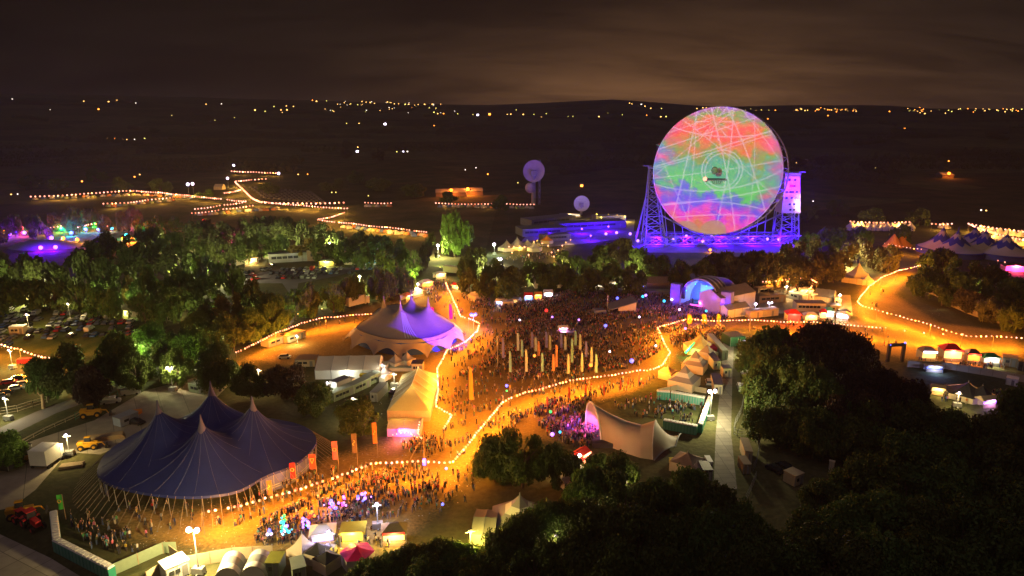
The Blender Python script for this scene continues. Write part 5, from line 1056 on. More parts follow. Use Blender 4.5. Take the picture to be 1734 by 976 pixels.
# fiery barn lamps
def barn(u, v, L, label, e):
    p = P(u, v); t = thing('barn', label, 'barn', (p.x, p.y, 0), .1); MB().box(0, 6, 0, L, 14, 4).build('wall', M_brown, t); MB().box(0, 6, 4, L + 1, 15, 3, top=.98, topy=.05).build('roof', M_grey, t); MB().ball((0, -1.5, 6), 1.8, 8, 5).build('lamp', glow('sodium_barn', (1, .22, .02), 4), t); lamp(t, (0, -3, 7), e, (1, .22, .02), 1.5)
barn(764, 333, 30, 'barn glowing orange above the middle festoon, left one', 30000); barn(792, 331, 30, 'barn glowing orange above the middle festoon, brighter one', 50000); barn(1604, 302, 16, 'fire orange lit barn on the dark right plain', 16000)
# ------------------------------------------------------------------ camping tents
def dome_tent():
    t = thing('camping_tent', 'x', 'tent'); b = MB(); rows = [[(2.0 * math.cos(a) * r, 1.6 * math.sin(a) * r, 1.7 * math.sqrt(max(0, 1 - r * r))) for a in [2 * math.pi * k / 12 for k in range(12)]] for r in (1, .92, .75, .5, .25, .01)]; b.grid(rows, wrap=True); b.build('fly', M_cream, t, smooth=True); MB().add([(-.6, -1.52, .02), (.6, -1.52, .02), (0, -1.15, 1.15)], [(0, 1, 2)]).build('door', M_dark, t); return t
def bell_tent():
    t = thing('bell_tent', 'x', 'tent'); b = MB(); b.lathe([(2.5, 0), (2.5, .8), (1.3, 1.9), (.06, 3.4)], 14); b.build('canvas', M_cream, t); MB().add([(-.5, -2.52, .02), (.5, -2.52, .02), (.25, -2.1, 1.5), (-.25, -2.1, 1.5)], [(0, 1, 2, 3)]).build('door', M_dark, t); return t
DT, BT = dome_tent(), bell_tent(); firstD = firstB = True
M_tdim = mat('unlit_fly', (.10, .095, .09), .8, .2)  # fly colour darkened so the tents look unlit
M_tc = [M_cream, mat('tent_green', (.20, .26, .12), .8, .1), mat('tent_orange', (.55, .22, .08), .8, .1), mat('tent_blue', (.10, .16, .32), .8, .1), mat('tent_grey', (.40, .38, .36), .8, .1)]
used = [False, False]
def put_tent(kind, x, y, label, group, s=1.0, m=None):
    src = (DT, BT)[kind]; part = ('fly', 'canvas')[kind]
    if not used[kind]:
        used[kind] = True; src.location = (x, y, 0); src['label'] = label; src['group'] = group; src.scale = (s, s, s); return
    dup(src, (x, y, 0), random.uniform(-.5, .5), label, group, s, {part: m} if m else None)
for px, n, kd, lb, gp, s in [([(60, 338), (240, 331), (330, 336)], 34, 0, 'camping tent lit amber below the longest far festoon', 'tents below the longest far festoon', 1.3), ([(180, 351), (290, 341)], 16, 0, 'camping tent below the second far festoon row', 'tents below the second far festoon', 1.3), ([(330, 366), (425, 358), (470, 355)], 22, 0, 'camping tent by the near tent row festoons', 'tents by the near tent row festoons', 1.3), ([(585, 385), (650, 394), (722, 401)], 26, 0, 'camping tent in the row behind the tallest tree', 'tents in the row behind the tallest tree', 1.2), ([(622, 350), (660, 351)], 8, 0, 'camping tent below the lone short festoon', 'tents below the lone short festoon', 1.3), ([(745, 351), (840, 352)], 16, 0, 'camping tent below the orange barns', 'tents below the orange barns', 1.3), ([(860, 353), (900, 354)], 7, 0, 'camping tent by the festoon left of the distant mauve dish', 'tents by the festoon near the mauve dish', 1.3), ([(1440, 386), (1540, 387)], 11, 1, 'cream bell tent in the front row right of the telescope', 'bell tents in a row right of the telescope', 1.35), ([(1440, 390), (1542, 391)], 11, 1, 'cream bell tent in the lower row right of the telescope', 'bell tents in the lower row right of the telescope', 1.1), ([(1655, 400), (1734, 416)], 9, 1, 'amber lit bell tent behind the star banded big tops', 'bell tents behind the star banded tops', 1.3), ([(1660, 392), (1740, 402)], 8, 1, 'amber lit bell tent in the back row of the striped top field', 'bell tents in the back row', 1.3), ([(1595, 386), (1602, 387)], 2, 1, 'lone pair bell tent under the four bulb festoon', 'bell tents under the four bulb festoon', 1.2), ([(770, 478), (700, 478)], 0, 0, '', '', 1)]:
    w = [P(u, v) for u, v in px]
    for i in range(n):
        t = i / max(1, n - 1) * (len(w) - 1); j = min(len(w) - 2, int(t)); p = w[j].lerp(w[j + 1], t - j); put_tent(kd, p.x + random.uniform(-1, 1), p.y + random.uniform(-3, 5) * (0 if kd else 1), lb, gp, s, random.choice(M_tc) if kd == 0 else None)
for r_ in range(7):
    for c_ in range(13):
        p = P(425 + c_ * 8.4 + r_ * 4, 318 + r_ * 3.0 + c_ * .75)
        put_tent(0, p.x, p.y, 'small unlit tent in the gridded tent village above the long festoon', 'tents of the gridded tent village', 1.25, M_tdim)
for u, v, lb in ((1512, 418, 'orange tipi at the far bend of the hill track, smaller one'), (1527, 416, 'orange tipi at the far bend of the hill track, larger one')):
    p = P(u, v); t = thing('tipi', lb, 'tent', (p.x, p.y, 0)); MB().lathe([(6, 0), (3.5, 3.2), (.3, 7.8)], 12).build('canvas', M_orange, t); MB().tube((0, 0, 7), (.5, 0, 9.4), .12, .06, 4).build('pole', M_wood, t)
gable_tent((362, 322), (376, 322), 10, 3, 6, 'pale farm tent beside the blue white mast in the camping field', m=M_cream, bays=2)
# ------------------------------------------------------------------ cabins, containers, trucks and stalls
def cabin(A, B, depth, h, label, m=M_white, roof=None, name='site_cabin', cat='cabin', win=2, door=True, group=None):
    c, rz, L = between(A, B); t = thing(name, label, cat, c, rz, group); b = MB(); b.box(0, depth / 2, .15, L, depth, h - .15); b.build('body', m, t)
    r = MB(); r.box(0, depth / 2, h, L + .16, depth + .16, .14); r.build('roof', roof or M_grey, t)
    for k in range(win): MB().box(-L / 2 + L * (k + 1) / (win + 2), -.04, h * .45, L / (win + 3), .06, h * .28).build('window', M_glass, t)
    if door: MB().box(L / 2 - L / (win + 2) * .8, -.04, .2, min(.95, L * .25), .06, h * .75).build('door', M_grey, t)
    for k in range(3): MB().box(-L / 2 + .1 + (L - .2) * k / 2, -.03, .15, .1, .05, h - .2).build('corner_post', M_steel, t)
    return t
def stall(A, B, depth, h, label, roof=M_red, panel=None, e=0, col=(1, .6, .2), name='food_stall', flat=False, sign=None, group=None):
    c, rz, L = between(A, B); t = thing(name, label, 'stall', c, rz, group); hh = h * .68
    b = MB()
    if flat: b.box(0, depth / 2, hh, L + .4, depth + .4, .25)
    else:
        b.box(0, depth / 2, hh, L + .5, depth + .5, h - hh, top=.35 if depth > 3 else .9, topy=.12)
    b.build('canopy', roof, t)
    for sx in (-1, 1):
        for y in (0, depth): MB().tube((sx * L / 2, y, 0), (sx * L / 2, y, hh), .06, .06, 4).build('leg', M_steel, t)
    MB().box(0, .15, 0, L * .94, .3, 1.0).build('counter', M_wood, t); MB().box(0, depth, .05, L * .96, .08, hh - .05).build('back_panel', M_cream, t)
    MB().box(0, .45, 1.05, L * .86, .12, hh - 1.3).build('lit_hatch', panel or M_gwarm, t)
    s = MB().box(0, -.28, hh - .1, L * .9, .08, .55).build('sign_board', sign or M_cream, t)
    if e: lamp(t, (0, -1.2, hh - .2), e, col, .3)
    return t
def box_truck(A, B, depth, h, label, box=M_white, cab=M_white, name='box_truck', group=None):
    """A rear end, B cab end, seen side on"""
    c, rz, L = between(A, B); t = thing(name, label, 'truck', c, rz, group); w = depth
    MB().box(-L * .12, w / 2, 1.0, L * .74, w, h - 1.0).build('cargo_box', box, t)
    cb = MB(); cb.box(L * .39, w / 2, .5, L * .21, w * .95, h * .68, top=.8, topy=.95); cb.build('cab', cab, t)
    MB().box(L * .455, w / 2, h * .52, .2 + L * .02, w * .8, h * .2).build('windscreen', M_glass, t); MB().box(0, w / 2, .65, L * .95, w * .6, .3).build('chassis', M_dark, t)
    for x in (-L * .38, -L * .26, L * .36):
        for y in (0.05, w - .05): q = MB(); q.tube((x, y - .14, .48), (x, y + .14, .48), .48, .48, 10); q.build('wheel', M_black, t)
    return t
M_olive = mat('olive_container', (.22, .28, .18), .7, .15); M_sage = mat('sage_roof', (.34, .42, .33), .7, .12); M_tanbox = mat('tan_box', (.50, .40, .26), .8, .15); M_tgrey = mat('truck_grey', (.30, .32, .33), .6, .1)
box_truck((571, 672), (604, 658), 3, 4.2, 'long pale grey truck box behind the round bushy tree', M_tgrey, M_white)
cabin((566, 682), (600, 668), 2.8, 2.7, 'long green roofed cabin in front of the pale grey truck box', M_olive, M_sage, win=4)
cabin((600, 668), (628, 655), 2.8, 2.7, 'sage roofed cabin leading toward the white van', M_olive, M_sage, win=3)
cabin((626, 654), (646, 645), 2.8, 2.7, 'small sage roofed cabin nearest the white van', M_olive, M_sage, win=2)
cabin((627, 681), (640, 682), 8, 2.8, 'grey roofed container beside the yard lamp, left of the yellow tent', M_tgrey, M_grey, name='container', win=1)
cabin((609, 645), (628, 645), 2.5, 1.7, 'yellow skip standing at the marquee corner', mat('skip_yellow', (.75, .55, .02), .5, .1), mat('skip_yellow', (.75, .55, .02)), name='skip', cat='skip', win=0, door=False)
cabin((320, 664), (345, 670), 3.0, 2.7, 'green site cabin in the paved yard behind the blue big top', M_olive, M_sage, win=2)
cabin((500, 622), (534, 622), 5, 2.4, 'tan canopy unit with two green doors left of the white marquee', M_tanbox, M_brown, win=2)
cabin((455, 590), (487, 579), 4, 2.6, 'tan roofed trader unit by the festoon track, left one', M_tanbox, M_brown, win=2)
cabin((487, 583), (518, 572), 4, 2.6, 'tan roofed trader unit by the festoon track with bright lamp', M_tanbox, M_brown, win=2)
p = P(505, 573); flood_mast(504, 584, 3, 1500, Wy, 'lamp on the trader units by the festoon track', 1, ball=.35, cart=False)
box_truck((591, 524), (627, 515), 3, 4.6, 'long white articulated trailer parked along the hedge row', M_white, M_white)
cabin((650, 510), (680, 497), 4, 3.2, 'pale brown long shed beside the hedge row, behind the beige circus tent', M_tanbox, M_grey, win=3)
cabin((684, 494), (702, 490), 5, 3, 'red roofed cabin behind the beige circus tent', M_tanbox, M_red, win=2)
cabin((455, 447), (520, 443), 10, 5, 'long low dark building beyond the centre car park', M_tgrey, M_grey, name='shed', cat='building', win=5)
cabin((520, 443), (640, 443), 14, 6, 'longest dark flat building beyond the centre car park', M_brown, M_grey, name='shed', cat='building', win=8)
cabin((583, 449), (604, 449), 3, 3.4, 'pale cabin front lit beside the longest dark building', M_cream, M_grey, win=2)
stall((618, 449), (638, 449), 4, 3.6, 'kiosk with a cyan white lit strip in the centre car park', M_grey, M_gcyan, 900, (.6, .9, 1), flat=True, name='kiosk')
stall((490, 432), (530, 432), 6, 5, 'bar hut edged with red and orange lights in the wood clearing', M_brown, M_gora, 6000, (1, .25, .1))
stall((415, 452), (438, 446), 6, 4.5, 'cream awning hut at the top of the lit service road', M_cream, M_gwarm, 4000, (1, .6, .25))
stall((540, 451), (566, 451), 4, 3.4, 'green yellow lit ticket kiosk in the centre car park', M_olive, M_gyel, 2600, (.9, .9, .2), name='kiosk')
# loading yard at the left edge
box_truck((80, 797), (112, 775), 4.0, 4.6, 'white box truck with its tail lamps lit in the loading yard', M_white, M_white)
cabin((205, 725), (236, 712), 3, 2.4, 'silver blue van like trailer beside the dark car on the slabs', mat('silverblue', (.28, .34, .46), .4, .1), M_tgrey, name='trailer', cat='trailer', win=1, door=False)
def gazebo_row(): pass
pagoda(262, 640, 6, 'white frame tent beside the two teal toilets in the yard', M_white, 3.8, 2.4, open_=True)
# machines
def wheel(x, y, r, w, t, m=M_yellow): 
    q = MB(); q.tube((x, y - w / 2, r), (x, y + w / 2, r), r, r, 14); o = q.build('wheel', M_black, t); h = MB(); h.tube((x, y - w / 2 - .03, r), (x, y + w / 2 + .03, r), r * .5, r * .5, 10); h.build('rim', m, o)
def loader(u, v, rz, label, m=M_yellow, s=1.0, boom=True):
    p = P(u, v); t = thing('loader', label, 'telehandler', (p.x, p.y, 0), rz, sc=s)
    b = MB(); b.box(0, 0, .7, 4.2, 1.7, .9, top=.95); b.box(-1.5, 0, 1.5, 1.3, 1.6, .5); b.build('chassis', m, t); c = MB(); c.box(-.1, .5, 1.5, 1.4, .9, 1.3, top=.8); c.build('cab', M_glass, t); r = MB(); r.box(-.1, .5, 2.8, 1.3, .9, .1); r.build('cab_roof', m, t)
    if boom: q = MB(); q.tube((-1.9, -.5, 2.0), (3.2, -.5, 1.5), .2, .16, 5); q.tube((3.2, -.5, 1.5), (3.7, -.5, .6), .14, .1, 4); q.build('boom', m, t); f = MB(); f.box(4.0, -.5, .2, .2, 1.8, .8); f.box(4.5, -.9, .2, 1.0, .12, .08); f.box(4.5, -.1, .2, 1.0, .12, .08); f.build('fork', M_dark, t)
    for x in (-1.4, 1.4):
        for y in (-1, 1): wheel(x, y, .68, .45, t, m)
    return t
def tractor(u, v, rz, label, m=M_red, s=1.0):
    p = P(u, v); t = thing('tractor', label, 'tractor', (p.x, p.y, 0), rz, sc=s)
    b = MB(); b.box(1.2, 0, .9, 2.2, .9, .9, top=.9); b.build('bonnet', m, t); c = MB(); c.box(-.6, 0, 1.0, 1.5, 1.4, 1.7, top=.85); c.build('cab', M_glass, t); r = MB(); r.box(-.6, 0, 2.7, 1.5, 1.4, .12); r.build('cab_roof', m, t)
    for y in (-1, 1): f = MB(); f.box(-.9, y * .95, 1.5, 1.6, .5, .15); f.build('mudguard', m, t); wheel(-.9, y * 1.0, .85, .5, t, m); wheel(1.7, y * .85, .52, .35, t, m)
    return t
loader(155, 706, .35, 'yellow telehandler with stowed boom parked on the slabs edge', s=1.15); loader(150, 760, .3, 'yellow loader with a dark boom beside the timber stack', s=1.0); loader(42, 783, .8, 'half shadowed yellow machine beside the black lorry', s=.9)
loader(36, 875, .5, 'yellow forklift in deep shadow behind the red tractor', s=1.1); tractor(57, 893, -.6, 'red tractor parked in shadow by the end of the toilet row', s=1.25); tractor(40, 886, -.5, 'second red tractor half hidden in shadow', s=1.0)
loader(243, 636, .1, 'orange digger at the frame tent in the paved yard', M_orange, .8)
cabin((14, 800), (58, 776), 3.5, 3.6, 'black curtain sided lorry trailer at the edge of the loading yard', M_dark, M_black, name='trailer', cat='trailer', win=0, door=False)
def pile(u, v, L, w, h, rz, label, m=M_wood, n=5):
    p = P(u, v); t = thing('timber_stack', label, 'timber stack', (p.x, p.y, 0), rz); b = MB(); rr = random.Random(int(u))
    for i in range(n):
        for k in range(3): b.box(rr.uniform(-.1, .1), -w / 2 + w * (i + .5) / n, k * h / 3, L * rr.uniform(.85, 1), w / n * .85, h / 3 * .85)
    b.build('boards', m, t); return t
pile(178, 744, 9, 2.4, 1.2, .35, 'long stack of pale boards beside the blue big top'); pile(122, 790, 5, 2, .6, .3, 'loose boards lying by the white box truck'); pile(230, 700, 3, 2, .8, .3, 'striped crash barriers stacked by the silver trailer', M_orange)
# ------------------------------------------------------------------ portable toilets
def toilet():
    t = thing('portable_toilet', 'x', 'toilet'); MB().box(0, .55, 0, 1.1, 1.1, 2.1).build('body', M_greencab, t); MB().box(0, .55, 2.1, 1.16, 1.16, .25, top=.75).build('roof', M_white, t); MB().box(0, -.03, .15, .8, .06, 1.8).build('door', mat('toilet_door', (.10, .34, .28), .5, .1), t); return t
TO = toilet(); first = [True]
def toilets(A, B, n, lb, mm=None):
    a, b = P(*A), P(*B); rz = math.atan2((b - a).y, (b - a).x)
    for i in range(n):
        p = a.lerp(b, (i + .5) / n)
        if first[0]: first[0] = False; TO.location = (p.x, p.y, 0); TO.rotation_euler.z = rz; TO['label'] = lb; TO['group'] = lb; s = (b - a).length / n / 1.14; TO.scale = (s, 1.15, 1.1)
        else: dup(TO, (p.x, p.y, 0), rz, lb, lb, ((b - a).length / n / 1.14, 1.15, 1.1), {'body': mm} if mm else None)
toilets((91, 935), (186, 985), 16, 'green portable toilet in the long diagonal row by the concrete pad')
toilets((87, 886), (92, 932), 11, 'green portable toilet in the short upright row behind the crowd queue')
toilets((1112, 677), (1134, 678), 5, 'green portable toilet at the dark end of the enclosure back row')
toilets((1135, 678), (1192, 688), 13, 'grey portable toilet in the back row of the enclosure', mat('grey_toilet', (.28, .36, .36), .5, .1))
toilets((1198, 684), (1180, 733), 12, 'white roofed toilet in the slanting side row of the enclosure')
toilets((1122, 727), (1179, 738), 11, 'green portable toilet in the front row of the enclosure')
toilets((274, 648), (287, 647), 2, 'teal portable toilet beside the frame tent')
# ------------------------------------------------------------------ main stage
def stage():
    c, rz, L = between((1154, 519), (1219, 531)); L *= 1.0
    T = thing('main_stage', 'main stage with arched roof and blue lit mouth facing the crowd', 'stage', c, rz); h = L / 2; D = 20; Hh = 12.5
    arch = lambda y, k, rs=1.0: [(-h * rs * math.cos(math.pi * i / 24), y, max(.0, Hh * k * math.sin(math.pi * i / 24) ** .75)) for i in range(25)]
    MB().grid([arch(-1.5, 1.04, 1.02), arch(3, 1.05, 1.02), arch(9, 1.0), arch(D, .82)]).build('roof', mat('dark_stage_roof', (.10, .10, .12), .5, .25, .4), T, smooth=True)
    MB().grid([arch(-1.2, 1.0), arch(2.5, .97, .98), arch(7, .93, .96)]).build('inner_shell', mat('shell_lining', (.35, .4, .6), .6, .1), T, smooth=True)
    MB().add([(x, 9, z) for x, y, z in arch(9, .95)], [tuple(range(25))]).build('backdrop', mat('stage_backdrop', (.12, .22, .5), .5, .4, 2), T)
    for y, k in ((-1.5, 1.05), (2, 1.06), (5.5, 1.05), (9, 1.0)): MB().path([(x, yy, z + .12) for x, yy, z in arch(y, k, 1.02)], .28, 5).build('arch_truss', M_steel, T)
    MB().box(0, 4, 0, L * .92, 9, 1.6).build('stage_deck', M_dark, T)
    for sx in (-1, 1):
        tw = MB(); tw.box(sx * (h + 2.6), 0, 0, 4.2, 3.0, 9.5); tw.build('speaker_tower', mat('violet_scrim', (.22, .20, .45), .7, .3, 1), T)
        MB().box(sx * (h - 1.4), -1.8, 4.0, 1.3, 1.1, 5).build('line_array', M_black, T)
    for i in range(9):
        a = math.pi * (i + 1) / 10; x, z = -h * .93 * math.cos(a), Hh * .93 * math.sin(a) ** .75; o = MB(); o.ball((x, -1.0, z - .5), .28, 6, 4); o.build('stage_light', M_gcyan if i % 2 else M_gblue, T)
    MB().box(0, 8.6, 3.4, L * .5, .3, 5).build('video_screen', glow('blue_video_screen', (.10, .22, 1.0), 1.3), T)
    MB().box(1, -1.2, 1.7, L * .6, .3, .35).build('footlight_strip', glow('magenta_strip', (1, .08, .55), 2.4), T)
    MB().ball((h * .62, .5, 4.2), .8, 8, 5).build('follow_spot', M_gcyan, T)
    for x in (-5, -2, 0, 3, 6): MB().tube((x, 3, 1.6), (x, 3, 3.5), .3, .2, 6).build('backline_stack', M_black, T)
    lamp(T, (0, 2, 8.5), 2600, (.08, .20, 1), 1); lamp(T, (-6, -3, 8), 2000, (.08, .0, 1), 1); lamp(T, (7, -3, 7), 1300, (.08, .0, 1), 1); lamp(T, (0, -1, 3), 1200, (1, .1, .6), .5)
    lamp(T, (-h - 3, -3, 5), 1100, (.08, .0, 1), .8); lamp(T, (h + 3, -3.5, 5), 900, (.08, .0, 1), .8); lamp(T, (-2, 6, 4), 3000, (.1, .35, 1), .8)
    lamp(T, (0, -14, 10), 4500, (.22, .04, 1), 2)
stage()
gable_tent((1218, 536), (1277, 523), 11, 7.4, 10.0, 'tall white sided backstage hall attached to the main stage', m=mat('backstage_roof', (.20, .19, .20), .6, .3, .8), wm=mat('dirty_white_sheet', (.42, .36, .30), .7, .18, .5), bays=3)
gable_tent((1231, 540), (1268, 534), 5, 3.6, 5.2, 'low white marquee with dark roof just below the backstage hall', m=M_grey, wm=M_white, bays=3)
# mixing tower hut in the crowd
def mix_hut():
    c, rz, L = between((1003, 537), (1080, 532)); T = thing('mixing_hut', 'sound desk hut with a slanted dark roof standing amid the dense crowd', 'hut', c, rz); h = L / 2
    MB().box(0, 3, 0, L, 8, .9, top=.96).build('deck', M_wood, T); w = MB(); w.add([(h * .15, .3, .9), (h * .93, .3, .9), (h * .93, .3, 5.2), (h * .15, .3, 3.0)], [(0, 1, 2, 3)]); w.build('front_wall', M_cream, T)
    r = MB(); r.add([(-h * .25, -.5, 2.6), (h * .96, -.5, 5.3), (h * .98, 6.8, 5.7), (-h * .2, 6.8, 3.0), (-h * .25, -.5, 2.4), (h * .96, -.5, 5.05), (h * .98, 6.8, 5.45), (-h * .2, 6.8, 2.8)], [(0, 1, 2, 3), (7, 6, 5, 4), (0, 4, 5, 1), (1, 5, 6, 2), (2, 6, 7, 3), (3, 7, 4, 0)]); r.build('roof', M_grey, T)
    w = MB(); w.add([(h * .93, .3, .9), (h * .93, 6.4, .9), (h * .93, 6.4, 5.3), (h * .93, .3, 5.1)], [(0, 1, 2, 3)]); w.build('side_wall', M_cream, T); MB().box(-h * .6, 3, .9, L * .28, 5, 1.3, top=.8).build('flight_case', M_grey, T); MB().tube((-h * .2, 4, 0), (-h * .2, 4, 7.5), .2, .2, 5).build('mast', M_steel, T)
mix_hut()
# ------------------------------------------------------------------ food village right of the stage
cl = [('cabin', (1288, 532), (1338, 530), 3, 3.0, 'pink lit wooden front trader unit left in the row by the festoon', M_tanbox, M_grey), ('cabin', (1340, 528), (1385, 526), 3, 3.0, 'dark roofed trader unit in the middle of the row by the festoon', M_tanbox, M_dark)]
cabin((1270, 541), (1292, 538), 3, 3.0, 'tan fence like unit with violet lamp near the white marquee', M_tanbox, M_tanbox, win=0)
cabin((1293, 538), (1318, 535), 3, 3.0, 'tan unit with two violet lamps next to the festoon', M_tanbox, M_tanbox, win=0)
flood_mast(1278, 532, 4, 500, (.9, .7, 1), 'violet white lamp on the first tan unit', 1, M_lampw, .5, cart=False); flood_mast(1302, 530, 4, 500, (.9, .7, 1), 'violet white lamp on the second tan unit', 2, M_lampw, .45, cart=False)
cabin((1348, 528), (1398, 529), 5, 3.6, 'long cream fronted bar unit with dark lettering band', M_cream, M_brown, win=6, door=False)
cabin((1285, 515), (1330, 512), 4, 3.4, 'dark roofed stores unit edged with a red line', M_brown, M_dark, win=4)
cabin((1372, 510), (1376, 512), 2, 3.5, 'small white screen box in the village', M_white, M_white, win=1, door=False)
cabin((1335, 505), (1358, 512), 3, 3.0, 'silver caravan in the middle of the village', M_steel, M_white, name='caravan', cat='caravan', win=2)
stall((1332, 548), (1356, 549), 5, 5.2, 'bright red arched stall on the festoon line', M_red, M_gred, 2600, (1, .05, .03), sign=glow('red_sign', (1, .05, .05), 1.5))
stall((1362, 546), (1385, 547), 4, 3.8, 'white awning food stall right of the red arched stall', M_white, M_gwarm, 900)
stall((1388, 543), (1400, 544), 4, 4.4, 'small red capped food stall', M_red, M_gwarm, 500)
stall((1396, 541), (1412, 542), 4, 4.6, 'stall with turquoise picture front', mat('turquoise_board', (.1, .5, .5), .6, .2), glow('turquoise_hatch', (.3, .8, .9), 1.0), 700, (.6, .9, 1))
stall((1415, 542), (1436, 545), 4, 3.6, 'blue white lit van stall at the end of the festoon stall row', M_white, M_lampw, 900, (.7, .7, 1))
gable_tent((1378, 512), (1410, 516), 10, 2.8, 5.2, 'grey canopy pavilion at the corner of the lit lawn', m=M_grey, wm=M_cream, bays=3)
gable_tent((1290, 489), (1306, 492), 9, 2.8, 4.6, 'pale gable hut left of the lit lawn', m=M_tgrey, wm=M_cream, bays=2)
cabin((1268, 477), (1280, 477), 4, 3, 'lit pale cabin at the back of the stage roof', M_cream, M_cream, win=1)
cabin((1412, 518), (1424, 519), 4, 3, 'brown crate like cabin beside the grey pavilion', M_tanbox, M_tanbox, win=1)
cabin((1424, 540), (1440, 540), 4, 2.8, 'dark kitchen unit at the corner of the village', M_dark, M_dark, win=1)
cabin((1405, 530), (1422, 530), 4, 3, 'grey kitchen unit behind the turquoise fronted stall', M_tgrey, M_steel, win=1)
cabin((1283, 500), (1310, 497), 3, 3, 'brown catering truck body behind the dark roofed stores', M_brown, M_brown, name='trailer', cat='trailer', win=2)
cabin((1310, 503), (1335, 499), 3, 2.6, 'black trailer under the lit lawn', M_dark, M_black, name='trailer', cat='trailer', win=1)
cabin((1248, 506), (1262, 504), 3, 3, 'small brown store hut left of the lawn', M_brown, M_grey, win=1)
for i, (u, v) in enumerate([(1355, 500), (1362, 499), (1370, 501), (1340, 499), (1330, 482), (1300, 486)]):
    stall((u, v), (u + 7, v), 2.5, 3.2, ['round lit drinks table tent', 'drinks tent with festooned edge', 'last drinks tent of the lawn corner', 'small wooden bar on the lawn', 'lit bar hut along the far side of the lawn', 'little bar hut at the near end of the lawn'][i] + ' in the food village', M_cream, M_gwarm, 350)
# back wall of the crowd field
for k, (u0, u1, lb) in enumerate([(985, 1000, 'first open white front hospitality box'), (1002, 1024, 'second hospitality box with thin white posts'), (1030, 1056, 'third hospitality box with a lit counter'), (1064, 1092, 'fourth hospitality box glowing blue inside')]):
    stall((u0, 490), (u1, 490), 5, 4.6, lb + ' along the rear of the crowd field', M_dark, glow('pale_hatch', (.8, .75, .6), .7) if k < 3 else M_gblue, 260 if k < 3 else 900, (1, .8, .5) if k < 3 else (.2, .15, 1), flat=True, name='hospitality_box')
cabin((960, 497), (1150, 500), 4, 1.6, 'long grey viewing deck along the rear of the crowd field', M_tgrey, M_grey, name='viewing_deck', cat='deck', win=0, door=False)
gable_tent((1095, 490), (1150, 490), 6, 3, 5.4, 'low brown marquee row between the hospitality boxes and stage', m=M_brown, wm=M_brown, bays=3)
gable_tent((905, 489), (956, 488), 9, 3.4, 5.8, 'cream twin fronted bar marquee at the crowd field edge', m=M_brown, wm=M_cream, bays=4, lit=900)
stall((842, 516), (878, 518), 4, 3.6, 'white food trailer at the left edge of the crowd field', M_white, M_gwarm, 700, name='food_stall', flat=True)
stall((888, 513), (902, 513), 3, 4.2, 'stall with blue white screen beside the cream bar marquee', M_red, glow('blue_menu', (.2, .4, 1), 1.4), 700, (.4, .5, 1))
stall((905, 511), (918, 511), 3, 4, 'orange lit stall beside the cream bar marquee', M_orange, M_gora, 700, (1, .4, .1))
stall((921, 507), (936, 507), 3, 4, 'white fronted stall before the cream bar marquee', M_white, M_lampw, 600, (1, .8, .8))
stall((764, 492), (782, 496), 3, 3.6, 'red signed hut at the neck of the walkway', M_red, M_gwarm, 600)
star_tent(810, 507, 9, 'pink lit low pagoda by the walkway neck', ((0, 1, M_cream),), 4.5, 2.4, .3, 6)
lamp(None, tuple(P(800, 510, 4)), 10, (1, .3, .5), .5).name = 'pagoda_lamp'
bpy.data.objects.remove(bpy.data.objects['pagoda_lamp'])
stall((838, 519), (856, 521), 3, 3, 'blue and orange lit burger van near the low pagoda', M_white, glow('blue_menu', (.2, .4, 1), 1.4), 600, (.5, .5, 1))
cabin((850, 522), (870, 521), 3, 2.6, 'pale cabin behind the burger van', M_cream, M_white, win=1)
stall((715, 490), (735, 487), 4, 4, 'orange lit stall behind the far mast of the beige circus tent', M_cream, M_gora, 1500, (1, .45, .1)); stall((700, 505), (718, 501), 4, 3.6, 'tan awning stall close behind the beige circus tent', M_cream, M_gwarm, 900)
stall((738, 474), (756, 472), 4, 3.6, 'long tan stall at the top of the walkway', M_tanbox, M_gwarm, 900); stall((688, 512), (700, 509), 4, 3.6, 'amber stall tucked at the beige tent flank', M_orange, M_gyel, 900)
cabin((750, 461), (778, 464), 3, 3.2, 'cream ship like wall under the tallest tree', M_cream, M_cream, win=0, door=False)
cabin((948, 569), (975, 569), 2.5, 1.2, 'grey crowd platform with glowing desk among the feather flags', M_tgrey, M_grey, name='platform', cat='deck', win=0, door=False)
stall((946, 566), (962, 566), 2.5, 3, 'pink white glowing kiosk on the crowd platform', M_white, M_gpink, 900, (1, .4, .8), name='kiosk')
# traders beside the yellow tent
star_tent(670, 623, 5.5, 'grey pointed gazebo left of the orange sign', ((0, 1, M_taupe),), 4.6, 2.3, .1, 4); star_tent(690, 619, 5.5, 'grey pointed gazebo right of the orange sign', ((0, 1, M_taupe),), 4.6, 2.3, .1, 4)
stall((684, 618), (692, 617), 1.5, 3.6, 'stall with orange glowing sign between the two grey gazebos', M_dark, M_gora, 500, (1, .4, .1), sign=M_gora)
cabin((640, 632), (656, 632), 3, 2.6, 'white store cabin right of the marquee end', M_white, M_sage, win=1); cabin((658, 630), (700, 630), 2, 1.2, 'low row of pale catering counters', M_cream, M_sage, name='catering_counter', cat='counter', win=0, door=False)
cabin((697, 632), (716, 632), 3.5, 3, 'open dark roofed bar at the walkway, above the yellow tent', M_tanbox, M_dark, win=2)
star_tent(652, 640, 4.5, 'round grey yurt tent beside the white van', ((0, 1, M_taupe),), 3.4, 1.8, 0, 8)
gp = gable_tent((656, 740), (712, 740), 6, 2.3, 3.4, 'low olive porch tent with pink glow below the yellow tent', m=M_brown, wm=mat('pink_wall', (.6, .3, .4), .8, .1), bays=2)
lamp(gp, (0, -1.5, 2.2), 1500, (1, .1, .7), .4); MB().ball((-1, -.4, 1.8), .4, 8, 5).build('lamp', M_gpur, gp)
